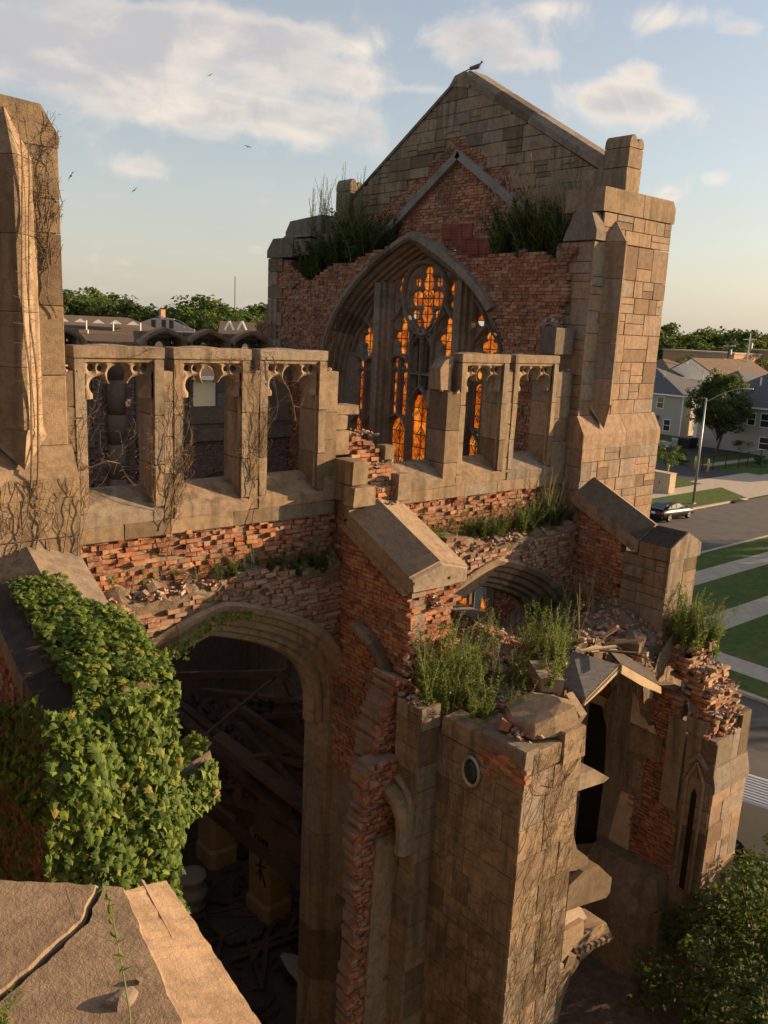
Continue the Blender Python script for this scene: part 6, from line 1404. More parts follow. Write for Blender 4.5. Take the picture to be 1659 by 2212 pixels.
# single weed rising from the parapet
pw_ = thing('parapet_weed', 'single slender weed rising in front of the parapet joint', 'weed', tuple(pt(282, 2212, PZ0)))
P = [pZ(284, 2260, PZ0-.02), pZ(281, 2190, PZ0+.05), pZ(268, 2110, PZ0+.10), pZ(255, 2040, PZ0+.16), pZ(243, 1980, PZ0+.20), pZ(232, 1930, PZ0+.23), pZ(225, 1905, PZ0+.25)]
mb = MB(); mb.tube(P, [.003, .003, .0027, .0024, .002, .0015, .0008], 5); mb.build('stem', STEM, pw_); items = []
for i in range(24):
    u = rv.uniform(0, 5.99); k = int(u); q = P[k]+(P[k+1]-P[k])*(u-k); e = rv.uniform(0, 6.28); d = np.array([math.cos(e), math.sin(e), 1.2]); s = .045*(1.3-.15*u); items.append((q+d*s*.3, s, (math.cos(e+1), math.sin(e+1), .8), d, 0, rv.rand()))
put('foliage', leaves_mesh('foliage', items, 'blade', WEED), pw_)
q = pt(10, 2225, PZ0); plant(weeds, 2, tuple(q), .22, 'green weed tuft at the lower left corner of the parapet', 'weed tuft on the parapet')
for p in weeds+dryw+darkw+grassw:
    if id(p) not in used: p.location = (12, -2, 9.7); p['label'] = 'small weed on the rubble heap'; p['group'] = 'stray weeds'

# ---- trees
def tree_proto(name, h, rx, rz, ncl, nl, mat, seed, lsize=.42, trunk=.3, conifer=False, base=.28, cluster=.55):
    rt = np.random.RandomState(seed); items = []; root = thing(name, '', 'tree')
    tr = MB(); tr.tube([(0, 0, -.3), (.03*h*rt.normal(), .03*h*rt.normal(), h*.3), (0, 0, h*.75)], [trunk, trunk*.75, trunk*.2], 7)
    cz = h*(base+1)/2; hz = h*(1-base)/2
    for c in range(ncl):
        while True:
            p = rt.uniform(-1, 1, 3)
            if np.linalg.norm(p) < 1: break
        p = p/max(.01, np.linalg.norm(p))*rt.uniform(.45, 1.0)**.6*rt.uniform(.75, 1.05)
        if conifer: f = (1-(p[2]+1)/2); ctr = np.array([p[0]*rx*(.15+f), p[1]*rx*(.15+f), cz+p[2]*hz])
        else: ctr = np.array([p[0]*rx, p[1]*rx, cz+p[2]*hz*(1 if p[2] > 0 else .85)])
        r = cluster*rx*rt.uniform(.3, .6)
        if c % 4 == 0: tr.tube([(0, 0, h*(base*.8+.15*rt.rand())), ctr*.6+np.array([0, 0, h*.12]), ctr], [trunk*.3, trunk*.16, .02], 4)
        tone = rt.rand()
        for _ in range(nl):
            d = rt.normal(0, 1, 3); d /= np.linalg.norm(d); q = ctr + d*r*rt.uniform(.5, 1.05)*np.array([1, 1, .65])
            nn = d*.6+np.array([0, 0, .6])+rt.normal(0, .35, 3); items.append((q, lsize*rt.uniform(.6, 1.2), nn, rt.normal(0, 1, 3), 0, min(.99, max(0, tone*.5+.5*rt.rand()))))
    tr.build('trunk', BARK, root); put('crown', leaves_mesh('crown', items, 'quad', mat), root); return root
TREES = [tree_proto('deciduous_tree', 13, 5.0, 5, 46, 60, TREE, 201, .62, .28), tree_proto('deciduous_tree', 15, 6.0, 6, 54, 60, TREE_D, 202, .66, .3), tree_proto('deciduous_tree', 11, 5.5, 5, 46, 60, TREE, 203, .62, .25), tree_proto('deciduous_tree', 17, 4.6, 6, 48, 60, TREE_D, 204, .6, .3)]
first = {i: True for i in range(4)}
def put_tree(k, loc, sc, label, group):
    t = TREES[k]
    if first[k]: first[k] = False; t.location = loc; t.rotation_euler = (0, 0, rv.uniform(0, 6)); t.scale = (sc,)*3; t['label'] = label; t['group'] = group; return t
    return copy_tree(t, loc, rv.uniform(0, 6.28), sc, label, group)
def far(px, dist):      # a ground point straight below pixel column px at a horizontal distance
    d = ray(px, 700); h = np.array([d[0], d[1]]); h /= np.linalg.norm(h); return (CAM[0]+h[0]*dist, CAM[1]+h[1]*dist, 0)
# left wood behind the brown roofs: skyline heights read from the photograph
ORD = 'first second third fourth fifth sixth seventh eighth ninth tenth eleventh twelfth thirteenth fourteenth fifteenth sixteenth seventeenth'.split(); SKYL = [125, 165, 205, 250, 285, 312, 345, 380, 430, 460, 490, 520, 552, 585, 620, 90, 235]
for px, top, dist in ((125, 622, 210), (165, 634, 215), (205, 622, 220), (250, 640, 210), (285, 645, 205), (312, 652, 220), (345, 652, 215), (380, 656, 225), (430, 630, 210), (460, 660, 200), (490, 655, 215), (520, 668, 190), (552, 648, 215), (585, 650, 220), (620, 650, 225), (90, 630, 215), (235, 626, 230)):
    hz = 704 - 2.7/57.3*(830-px); ht = 15.5 + (hz-top)/FPX*dist*1.02; k = rv.randint(0, 4); base_h = (13, 15, 11, 17)[k]
    put_tree(k, far(px, dist), ht/base_h*.98, ORD[sorted(SKYL).index(px)] + ' tall tree from the left pier on the skyline above the brown roofs', 'skyline trees above the brown roofs')
for px in range(60, 700, 17):
    put_tree(rv.randint(0, 3), far(px+rv.uniform(-8, 8), rv.uniform(150, 195)), rv.uniform(.85, 1.1), 'leafy tree standing just beyond the brown roofs', 'nearer trees beyond the brown roofs')
for px in range(1380, 1760, 15):
    k = rv.randint(0, 4); put_tree(k, far(px, rv.uniform(225, 290)), rv.uniform(1.15, 1.42)*(14.5/(13, 15, 11, 17)[k]), 'leafy tree on the skyline behind the grey roofed houses', 'trees behind the grey roofed houses')
for px in range(1370, 1760, 20):
    k = rv.randint(0, 3); put_tree(k, far(px, rv.uniform(185, 210)), rv.uniform(.62, .85), 'leafy tree between houses and skyline at right', 'trees between houses and skyline')
for px in range(-500, 2300, 60):
    if 60 <= px < 1760: continue
    put_tree(rv.randint(0, 4), far(max(-1500, min(2600, px)), 230), 1.1, 'leafy tree at the edge of the distant wood', 'outer trees of the distant wood')
for x, y in ((66, -3), (73, -7), (80, -2), (87, 2), (70, 1), (76, 4), (61, -6), (93, 6), (82, 5), (60, 0)):  # unseen trees beyond the right edge, placed to shade the lawns
    put_tree(rv.randint(0, 4), (x, y, 0), 1.05, 'leafy street tree casting shade over the lawns', 'street trees shading the lawns')
st = tree_proto('street_tree', 12.2, 4.6, 5, 150, 90, TREE_D, 301, .34, .2, base=.16, cluster=.42); st['label'] = 'dark conical tree behind the tall street lamp'
st.location = (113.3, 49.7, 0); st.scale = (.98, .98, 1.0)
sap = tree_proto('sapling', 4.0, 1.7, 2, 30, 40, TREE, 302, .22, .05, base=.25); sap['label'] = 'small young tree beside the utility box'
q = pZ(1440, 1035, 0); sap.location = tuple(q); sap.scale = (1.1,)*3
# tree in front at the lower right
nt_ = tree_proto('near_tree', 6.4, 2.9, 3, 190, 120, TREE_D, 303, .12, .12, base=.15, cluster=.34); nt_['label'] = 'dark leafy tree filling the lower right corner before the pier'
nt_.location = (14.7, -6.7, .0); nt_.rotation_euler = (0, 0, 1)
bu = tree_proto('leafy_bush', 5.6, 1.9, 2, 90, 90, TREE, 304, .14, .1, base=.3, cluster=.4); bu['label'] = 'sunlit bush beside the right pier below the parked van'; bu.location = (18.6, -5.6, 0.6)

# ---- birds
def bird_perched(loc, ang, label):
    b = thing('dove', label, 'bird', loc); mb = MB(); sec = [(-.17, .01, .10), (-.08, .03, .115), (0, .055, .125), (.06, .06, .14), (.10, .04, .17), (.115, .026, .195), (.13, .033, .225), (.155, .02, .232), (.17, .005, .225)]
    c, s = math.cos(ang), math.sin(ang)
    def ring(x, r, z, zr=1.0): return [(loc[0]+c*x-s*r*math.cos(t), loc[1]+s*x+c*r*math.cos(t), loc[2]+z+r*zr*math.sin(t)) for t in np.linspace(0, 6.283, 8, endpoint=False)]
    mb.loft([ring(*q) for q in sec]); mb.build('body', FEATHER, b, True)
    m = MB(); m.prism([(loc[0]+c*x-s*y, loc[1]+s*x+c*y, loc[2]+z) for x, y, z in ((-.12, -.03, .10), (-.12, .03, .10), (-.30, .02, .055), (-.30, -.02, .055))], (0, 0, .012)); m.build('tail', FEATHER, b)
    for sy in (-1, 1):
        m = MB(); m.tube([(loc[0]-s*.02*sy, loc[1]+c*.02*sy, loc[2]+.08), (loc[0]+c*.01-s*.02*sy, loc[1]+s*.01+c*.02*sy, loc[2]-.0)], .006, 4); m.build('leg', REDL, b)
        m = MB(); m.loft([[(loc[0]+c*x-s*sy*(r*.9+.012), loc[1]+s*x+c*sy*(r*.9+.012), loc[2]+z+dz) for dz in (-.035, 0, .03)] for x, r, z in ((-.17, .02, .11), (-.05, .05, .125), (.05, .06, .145), (.08, .045, .16))], close=False, caps=False); m.build('wing', FEATHER, b)
    m = MB(); m.tube([(loc[0]+c*.165, loc[1]+s*.165, loc[2]+.225), (loc[0]+c*.19, loc[1]+s*.19, loc[2]+.218)], [.008, .001], 5); m.build('beak', FLAT_BLACK, b)
q = pX(1028, 158, XU+.25); bird_perched((q[0], q[1], 21.72), -R_(70), 'grey dove perched on the very top of the gable')
def bird_flying(px, py, dist, bank, label):
    d = ray(px, py); p = CAM+d/np.linalg.norm(d)*dist; b = thing('swift', label, 'bird', tuple(p)); a = CR*math.cos(bank)+CU*math.sin(bank); f = np.cross(a, CF); f = f*.6+CF*.5
    m = MB(); m.loft([[p+f*x+r*(a*math.cos(t)+CU*math.sin(t)*.8) for t in np.linspace(0, 6.283, 6, endpoint=False)] for x, r in ((-.16, .012), (-.05, .035), (.05, .04), (.12, .028), (.15, .01))]); m.build('body', FEATHER, b)
    for sgn in (-1, 1):
        m = MB(); w = [p+a*sgn*.03+f*.06, p+a*sgn*.03-f*.04, p+a*sgn*.15-f*.05+CU*.04, p+a*sgn*.27-f*.12+CU*.01, p+a*sgn*.15+f*.05+CU*.045]; m.prism(w, CF*.012); m.build('wing', FEATHER, b)
for a in ((454, 162, 80, .5, 'small dark bird flying highest in the sky at upper left'), (536, 317, 60, -.3, 'small dark bird flying left of the gable'), (153, 380, 45, 1.0, 'small dark bird flying nearest the left pier'), (290, 411, 60, .7, 'small dark bird flying low above the left windows')): bird_flying(*a)
# ------------------------------------------------------------------ the ground and the streets
def sheet(name, pts, z, mat, kind=True, thick=None):
    mb = MB()
    if thick: mb.prism([(x, y, z-thick) for x, y in pts], (0, 0, thick))
    else: mb.add([(x, y, z) for x, y in pts], [tuple(range(len(pts)))])
    o = mb.build(name, mat); return structure(o) if kind else o
rect = lambda x0, x1, y0, y1: [(x0, y0), (x1, y0), (x1, y1), (x0, y1)]
sheet('ground', rect(-1500, 1500, -1500, 1500), -.12, GRASS)
sheet('street', rect(-150, 400, 20.4, 29.7), -.108, ASPH_L); sheet('side_street', rect(24.5, 36.2, -200, 20.4), -.104, ASPH_L); sheet('side_street', rect(24.5, 36.2, 29.7, 200), -.104, ASPH_L)
sheet('lawn', rect(36.5, 400, -200, 20.1), .0, GRASS, thick=.11); sheet('lawn', rect(36.5, 400, 30.0, 300), .0, GRASS, thick=.11); sheet('lawn', rect(-100, 24.2, -200, 20.3), .0, GRASS, thick=.11)
for (a) in (rect(36.2, 36.5, -200, 20.6), rect(36.2, 400, 20.1, 20.4), rect(36.2, 84, 29.7, 30.0), rect(104, 400, 29.7, 30.0), rect(24.2, 24.5, -200, 20.6)): sheet('kerb', a, .02, CONC, thick=.14)
for (a) in (rect(38.4, 40.2, -200, 18.0), rect(40.2, 400, 15.8, 17.6), rect(40.2, 140, 10.2, 12.0), rect(36.5, 400, 34.6, 36.8), rect(41.5, 60, 5.0, 6.6)): sheet('pavement', a, .006, CONC)
sheet('driveway', [(84, 29.7), (104, 29.7), (100.5, 34.6), (100.5, 38.5), (87.5, 38.5), (87.5, 34.6)], .010, CONC); sheet('driveway', rect(88, 100, 38.5, 60), .010, ASPH); sheet('driveway', rect(88, 135, 48, 56), .012, ASPH)
sheet('pavement', rect(101, 200, 43.5, 45.0), .008, CONC); sheet('pavement', rect(100, 160, 58.5, 60), .008, CONC)
mb = MB(); mb.box(80.6, 82.6, 29.3, 29.95, -.1, .03); tag(mb.build('storm_drain', FLAT_BLACK), 'dark iron storm drain grate in the kerb', 'drain')
for k in range(9):
    x = 40.2 + k*7; mb = MB(); mb.box(x, x+.04, 15.8, 17.6, .0065, .0075); structure(mb.build('pavement_joint', ASPH))
for cx, cy, r in ((33.0, 2.5, .9), (30, 6, .5)):
    mb = MB(); mb.add([(cx+r*1.6*math.cos(t), cy+r*math.sin(t), -.100) for t in np.linspace(0, 6.283, 14, endpoint=False)], [tuple(range(14))]); structure(mb.build('asphalt_patch', ASPH))
mb = MB(); mb.box(90, 91.5, 24, 25.5, -.106, -.1); structure(mb.build('asphalt_patch', ASPH))

# ------------------------------------------------------------------ houses
def house(label, x0, x1, y0, y1, eave, ridge, wall, roofm, style='hip', axis='y', wins=(), base=0., over=.5, trim=True, gable_wall=None, name='house', cat='house', group=None):
    h = thing(name, label, cat, ((x0+x1)/2, (y0+y1)/2, base), group)
    mb = MB(); mb.box(x0, x1, y0, y1, base, eave); mb.build('wall', wall, h)
    X0, X1, Y0, Y1 = x0-over, x1+over, y0-over, y1+over; m = MB()
    if style == 'hip':
        r = min(X1-X0, Y1-Y0)/2
        a, b = ((X0+r, (Y0+Y1)/2), (X1-r, (Y0+Y1)/2)) if axis == 'x' else (((X0+X1)/2, Y0+r), ((X0+X1)/2, Y1-r))
        V = [(X0, Y0, eave), (X1, Y0, eave), (X1, Y1, eave), (X0, Y1, eave), (*a, ridge), (*b, ridge)]
        Fc = [(0, 1, 5, 4), (1, 2, 5), (2, 3, 4, 5), (3, 0, 4)] if axis == 'x' else [(0, 1, 4), (1, 2, 5, 4), (2, 3, 5), (3, 0, 4, 5)]
        m.add(V, Fc + [(3, 2, 1, 0)])
    else:
        if axis == 'x': P = [(X0, Y0, eave), (X0, Y1, eave), (X0, (Y0+Y1)/2, ridge)]; m.prism(P, (X1-X0, 0, 0))
        else: P = [(X0, Y0, eave), (X1, Y0, eave), ((X0+X1)/2, Y0, ridge)]; m.prism(P, (0, Y1-Y0, 0))
        g = MB()
        if axis == 'x': g.prism([(x0-.02+0, y0, eave-.02), (x0-.02, y1, eave-.02), (x0-.02, (y0+y1)/2, ridge-.25)], (x1-x0+.04, 0, 0))
        else: g.prism([(x0, y0-.02, eave-.02), (x1, y0-.02, eave-.02), ((x0+x1)/2, y0-.02, ridge-.25)], (0, y1-y0+.04, 0))
        if over < .3 or gable_wall: 
            gg = MB()
            if axis == 'x': gg.prism([(X0-.03, y0, eave-.02), (X0-.03, y1, eave-.02), (X0-.03, (y0+y1)/2, ridge-.2)], (.04, 0, 0))
            else: gg.prism([(x0, Y0-.03, eave-.02), (x1, Y0-.03, eave-.02), ((x0+x1)/2, Y0-.03, ridge-.2)], (0, .04, 0))
            gg.build('gable', gable_wall or wall, h)
    m.build('roof', roofm, h)
    if trim:
        f = MB(); t = .2
        for (a, b) in (((X0, Y0), (X1, Y0)), ((X1, Y0), (X1, Y1)), ((X1, Y1), (X0, Y1)), ((X0, Y1), (X0, Y0))): f.obox(((a[0]+b[0])/2, (a[1]+b[1])/2, eave-.08), ((b[0]-a[0])/2, (b[1]-a[1])/2, 0), ((-(b[1]-a[1])/abs((b[1]-a[1])+(b[0]-a[0]))*.05, (b[0]-a[0])/abs((b[1]-a[1])+(b[0]-a[0]))*.05, 0)), (0, 0, .12))
        f.build('eaves_trim', WHITE, h)
    for (face, u, z, w, hh) in wins:
        fr, pn, bars = MB(), MB(), MB()
        if face == 'x':
            fr.box(x0-.06, x0-.005, u-w/2-.12, u+w/2+.12, z-hh/2-.12, z+hh/2+.12); pn.box(x0-.075, x0-.062, u-w/2, u+w/2, z-hh/2, z+hh/2); bars.box(x0-.09, x0-.076, u-w/2, u+w/2, z-.04, z+.04)
        else:
            fr.box(u-w/2-.12, u+w/2+.12, y0-.06, y0-.005, z-hh/2-.12, z+hh/2+.12); pn.box(u-w/2, u+w/2, y0-.075, y0-.062, z-hh/2, z+hh/2); bars.box(u-w/2, u+w/2, y0-.09, y0-.076, z-.04, z+.04)
        wo = fr.build('window', WHITE, h); pn.build('pane', PANE, wo); bars.build('sash_bar', WHITE, wo)
    return h
P1 = pZ(1467, 943, 0); hx, hy = P1[0], P1[1]
cF = crop(2500, 1250, 524/1220)
def wx(px, py, x): q = pX(*cF(px, py), x); return q[1], q[2]
w_a, w_b = wx(235, 778, hx), wx(292, 988, hx)
h1 = house('two storey grey house with hipped dark roof just right of the tower', hx, hx+13, hy, hy+20, 6.6, 10.6, SIDE_G, ROOF_G, 'hip', 'x', [('x', w_a[0], w_a[1], 1.1, 1.75), ('x', w_b[0], w_b[1], 1.1, 1.75), ('x', w_a[0]+5, w_a[1], 1.1, 1.75), ('y', hx+4.4, 4.9, 1.1, 1.75), ('y', hx+4.4, 1.7, 1.1, 1.75)])
q = wx(165, 990, hx); mb = MB(); mb.box(hx-.08, hx, q[0]-.5, q[0]+.5, 0, 2.1); d = mb.build('door', FLAT_BLACK, h1)
mb = MB(); mb.prism([(hx, q[0]-1.0, 2.9), (hx, q[0]+1.0, 2.9), (hx-1.0, q[0]+1.0, 2.4), (hx-1.0, q[0]-1.0, 2.4)], (0, 0, .1)); mb.build('door_canopy', ROOF_G, h1)
mb = MB(); l = wx(205, 935, hx); mb.box(hx-.15, hx-.02, l[0]-.12, l[0]+.12, l[1]-.15, l[1]+.15); mb.build('porch_lamp', YELLOW, h1)
mb = MB(); mb.box(hx-.05, hx+.12, hy-.05, hy+.10, 0, 6.5); mb.build('corner_trim', WHITE, h1)
for (px, py) in ((272, 505), (200, 552)):
    q = pX(*cF(px, py+20), hx+4); mb = MB(); mb.tube([(q[0], q[1], q[2]-1.), (q[0], q[1], q[2]+.6)], .12, 6); mb.build('vent_pipe', WHITE, h1)
P2 = pZ(1655, 985, 0); x2 = P2[0]
wr = [('x', wx(1200, 935, x2)[0], 4.9, 1.3, 1.8), ('x', wx(1190, 1160, x2)[0], 1.7, 1.5, 1.6), ('x', wx(1075, 905, x2)[0], 4.9, 1.0, 1.6)]
h2 = house('large grey house with dark shingle roof behind the dark tree', x2, x2+16, P2[1]-22, P2[1]+11, 6.6, 12.2, SIDE_G, ROOF_G, 'hip', 'y', wr)
q = pX(*cF(1155, 600), x2+4); mb = MB(); mb.tube([(q[0], q[1], q[2]-1.), (q[0], q[1], q[2]+.8)], .14, 6); mb.build('vent_pipe', WHITE, h2)
house('small grey gabled wing with white gable rising behind the dark tree', x2+6, x2+18, P2[1]+7, P2[1]+15, 8.4, 11.2, SIDE_W, ROOF_G, 'hip', 'x')
def at_d(px, py, dist):
    d = ray(px, py); return CAM + d*(dist/math.hypot(d[0], d[1]))
g = at_d(1500, 800, 175); house('white gabled house with dark roof behind the grey house', g[0]-1, g[0]+20, g[1]-6.5, g[1]+6.5, g[2]-1.4, g[2]+2.3, SIDE_W, ROOF_B, 'gable', 'x', gable_wall=SIDE_W)
g = at_d(1448, 790, 172); house('house with brown roof partly hidden by the tower', g[0], g[0]+16, g[1]-1, g[1]+14, g[2]-2, g[2]+1.0, SIDE_W, ROOF_B, 'hip', 'x')
for (px, py, dist, w, dd, hh, m, lab) in ((1505, 778, 215, 18, 12, 3.6, BRICK_F, 'flat roofed orange brick building beyond the white gable'), (1530, 795, 205, 9, 8, 2.6, SIDE_Y, 'low flat roofed yellow building beyond the houses'), (1640, 772, 230, 26, 10, 3, BRICK_F, 'long low brick building among the trees at far right')):
    g = at_d(px, py, dist); b = thing('flat_building', lab, 'building', (g[0], g[1], 0)); mb = MB(); mb.box(g[0], g[0]+dd, g[1]-w/2, g[1]+w/2, 0, g[2]+hh*.5); mb.build('wall', m, b); mb = MB(); mb.box(g[0]-.2, g[0]+dd+.2, g[1]-w/2-.2, g[1]+w/2+.2, g[2]+hh*.5, g[2]+hh*.5+.35); mb.build('parapet', CONC, b)
# left: brown roofed apartments, grey roof, white house
cL = crop(200, 1050, 900/1659)
def rot_roof(label, pxl, pxr, dist, ridge_y, eave_drop, depth, wall, roofm, hipl, group=None):
    a, b = at_d(*cL(pxl, ridge_y), dist), at_d(*cL(pxr, ridge_y), dist); a[2] = b[2] = (a[2]+b[2])/2; d = (b-a)/np.linalg.norm(b-a); n = np.cross(d, (0, 0, 1)); L = np.linalg.norm(b-a)   # n points to the camera side
    h = thing('apartment_house', label, 'house', ((a[0]+b[0])/2, (a[1]+b[1])/2, 0), group); z1 = a[2]-eave_drop
    P = [a-d*hipl+n*depth, b+d*hipl+n*depth, b+d*hipl-n*depth, a-d*hipl-n*depth]; P = [np.array([p[0], p[1], z1]) for p in P]
    m = MB(); m.add(P+[a, b], [(0, 1, 5, 4), (1, 2, 5), (2, 3, 4, 5), (3, 0, 4), (3, 2, 1, 0)]); r = m.build('roof', roofm, h)
    c = sum(P)/4; Q = [c+(p-c)*.95 for p in P]; m = MB(); m.prism([(p[0], p[1], 0) for p in Q], (0, 0, z1)); m.build('wall', wall, h)
    return h, r, a, b, d, n, z1
h3, r3, a3, b3_, d3, n3, z3 = rot_roof('long brown roofed apartment house with small white dormer vents', -350, 560, 125, 350, 3.2, 11, SIDE_Y, ROOF_B, 9)
for px, py in ((215, 390), (345, 397), (470, 402), (595, 410), (85, 384)):
    q = at_d(*cL(px, py), 119.5); mb = MB(); f = q+n3*.9; mb.prism([f-d3*.75+np.array([0, 0, -.22]), f+d3*.75+np.array([0, 0, -.22]), f+np.array([0, 0, .26])], -n3*1.6); o = mb.build('dormer_vent', WHITE, r3)
for px, py in ((257, 410), (452, 420), (650, 428), (268, 478)):
    q = at_d(*cL(px, py), 117); mb = MB(); mb.tube([q-(0, 0, .8), q+(0, 0, .35)], .09, 6); mb.build('vent_pipe', WHITE, r3)
rot_roof('grey roofed low house in front of the brown roofs', 330, 700, 96, 488, 2.0, 6, SIDE_W, ROOF_G, 1.0)
h5 = rot_roof('white house with grey hipped roof at the edge of the wood', 770, 830, 150, 365, 1.9, 5, SIDE_W, ROOF_G, 5)
for px in (745, 820, 875):
    q = at_d(*cL(px, 418), 144.5); mb = MB(); mb.obox(q, h5[4]*.35, h5[5]*.05, (0, 0, .7)); mb.build('window', PANE, h5[0])
mb = MB(); q = at_d(*cL(808, 355), 150); mb.obox(q, (.4, 0, 0), (0, .4, 0), (0, 0, 1.0)); mb.build('chimney', BRICK_F, h5[0])
rot_roof('brown roofed house with pale gable ends right of the antenna', 1230, 1490, 120, 400, 3.0, 6, SIDE_W, ROOF_B, .5)
for px in (1297, 1390):
    a, b = at_d(*cL(px-35, 460), 112), at_d(*cL(px, 395), 112); c = at_d(*cL(px+30, 460), 112)
    for p0, p1 in ((a, b), (b, c)):
        mb = MB(); mb.tube([p0, p1], .16, 4); tag(mb.build('bargeboard', WHITE), 'white bargeboard of a small gable beside the brick wall', 'bargeboard', 'white gable bargeboards')
yq = at_d(425, 860, 70); yr = at_d(468, 860, 70)
h6 = thing('yellow_house', 'yellow sided house seen through the second window', 'house', (yq[0], yq[1], 0)); d6 = (yr-yq)/np.linalg.norm(yr-yq); d6[2] = 0; n6 = np.cross(d6, (0, 0, 1)); ez = at_d(445, 816, 70)[2]
B6 = [yr-d6*14, yr, yr-n6*9, yr-d6*14-n6*9]; mb = MB(); mb.prism([(p[0], p[1], 0) for p in B6], (0, 0, ez)); mb.build('wall', SIDE_Y, h6)
m = MB(); R6 = [B6[0]+n6*.5-d6*.3, B6[1]+n6*.5+d6*.5, B6[2]-n6*.5+d6*.5, B6[3]-n6*.5]; R6 = [np.array([p[0], p[1], ez]) for p in R6]; rg = [np.array([*(R6[0]+(R6[3]-R6[0])/2+d6*4)[:2], ez+3]), np.array([*(R6[1]+(R6[2]-R6[1])/2-d6*4)[:2], ez+3])]
m.add(R6+rg, [(0, 1, 5, 4), (1, 2, 5), (2, 3, 4, 5), (3, 0, 4), (3, 2, 1, 0)]); m.build('roof', ROOF_B, h6)
mb = MB(); mb.obox((yr+n6*.03)*(1, 1, 0)+(0, 0, ez/2), d6*.15, n6*.05, (0, 0, ez/2)); mb.build('corner_trim', WHITE, h6); mb = MB(); mb.obox((R6[0]+R6[1])/2, (R6[1]-R6[0])/2, n6*.06, (0, 0, .14)); mb.build('eaves_trim', WHITE, h6)

# ------------------------------------------------------------------ street furniture
def street_lamp(base, h, arm, ang, label, group=None):
    t = thing('street_lamp', label, 'street lamp', tuple(base), group); x, y, z = base; c, s = math.cos(ang), math.sin(ang)
    mb = MB(); mb.tube([(x, y, z), (x, y, z+h)], [.13, .075], 10); mb.build('pole', METAL, t, True)
    mb = MB(); mb.box(x-.2, x+.2, y-.2, y+.2, z, z+.12); mb.build('base_plate', METAL, t)
    pts = [(x+c*arm*u, y+s*arm*u, z+h-.4+1.5*math.sin(u*1.5)) for u in np.linspace(0, 1, 9)]; mb = MB(); mb.tube(pts, .045, 7); mb.build('arm', METAL, t, True)
    e = np.array(pts[-1]); mb = MB(); dirv = np.array([c, s, .02]); sd = np.array([-s, c, 0]); mb.loft([[e+dirv*u+sd*w*math.cos(q)+np.array([0, 0, 1])*hh*math.sin(q) for q in np.linspace(0, 6.283, 8, endpoint=False)] for u, w, hh in ((-.1, .04, .04), (.1, .12, .07), (.5, .15, .09), (.75, .10, .06), (.8, .02, .02))]); o = mb.build('lamp_head', SILVER, t, True)
lb = pZ(1497, 1088, 0); lt = at_d(1522, 862, math.hypot(lb[0]-CAM[0], lb[1]-CAM[1])); street_lamp(lb, lt[2]+.1, 3.2, -R_(62), 'tall grey street lamp on the grass verge by the parked car')
for px, py, dist, ang, lab in ((1596, 790, 180, 2.6, 'far street lamp on a wooden pole among the trees'), (1520, 800, 165, 2.4, 'slim street lamp behind the grey house roof')):
    q = at_d(px, py, dist); street_lamp((q[0], q[1], 0), q[2], 3, ang, lab)
for px, py, dist, lab in ((965, 400, 120, 'slim street lamp above the left arches'), (1040, 418, 118, 'second slim street lamp above the left arches')):
    q = at_d(*cL(px, py), dist); street_lamp((q[0], q[1], 0), q[2]-.6, 2.6, R_(140), lab)
for px, y0, y1, dist, lab in ((1577, 735, 800, 200, 'wooden utility pole with transformer among the far trees'), (1622, 720, 800, 190, 'pale utility pole with cross arm at far right')):
    a, b = at_d(px, y0, dist), at_d(px, y1, dist); t = thing('utility_pole', lab, 'pole', (a[0], a[1], 0)); mb = MB(); mb.tube([(a[0], a[1], 0), a], .16, 6); mb.build('pole', BARK if px < 1600 else WHITE, t)
    mb = MB(); mb.obox(a-(0, 0, 1.2), CR*1.3, (.05, 0, 0), (0, 0, .07)); mb.build('cross_arm', WHITE, t); mb = MB(); mb.tube([a-(0, 0, 3)+CR*.4, a-(0, 0, 1.9)+CR*.4], .3, 8); mb.build('transformer', METAL, t)
a = at_d(508, 597, 330); t = thing('radio_mast', 'thin radio mast rising above the far wood', 'mast', (a[0], a[1], 0)); mb = MB(); mb.tube([(a[0], a[1], 0), a], [.32, .2], 5); mb.build('mast', METAL, t)
# utility box
q = pZ(1428, 1062, 0); t = thing('utility_box', 'beige metal utility box on the grass by the pavement', 'utility box', (q[0], q[1], 0)); mb = MB(); mb.box(q[0]-.6, q[0]+.7, q[1]-1.3, q[1]+1.4, .0, .1); mb.build('plinth', CONC, t)
mb = MB(); mb.box(q[0]-.5, q[0]+.6, q[1]-1.15, q[1]+1.25, .1, 2.0); b = mb.build('cabinet', PLASTER, t); mb = MB(); mb.box(q[0]-.53, q[0]-.5, q[1]-.05, q[1]+.02, .9, 1.15); mb.build('handle', FLAT_BLACK, b); mb = MB(); mb.box(q[0]-.56, q[0]+.66, q[1]-1.2, q[1]+1.3, 2.0, 2.08); mb.build('lid', PLASTER, t)
for i, (px, py) in enumerate(((547, 1395), (665, 1420), (295, 1450), (170, 1430))):
    q = pZ(*cF(px, py), 0); t = thing('bollard', ['yellow bollard just behind the lamp pole', 'yellow bollard right of the lamp pole', 'yellow bollard beside the sapling', 'yellow bollard left of the sapling by the tower'][i], 'bollard', tuple(q)); mb = MB(); mb.tube([q, q+(0, 0, 1.55), q+(0, 0, 1.68)], [.13, .13, .08], 10); mb.build('post', YELLOW, t, True); mb = MB(); mb.tube([q+(0, 0, 1.2), q+(0, 0, 1.35)], .137, 10); mb.build('band', WHITE, t)
f = thing('metal_fence', 'dark metal fence running beside the driveway under the tree', 'fence', tuple(pZ(*cF(800, 1400), 0))); pp = [(610, 1410), (710, 1400), (825, 1390), (945, 1375), (1030, 1362), (1145, 1345), (1260, 1330)]; G = [pZ(*cF(*p), 0) for p in pp]
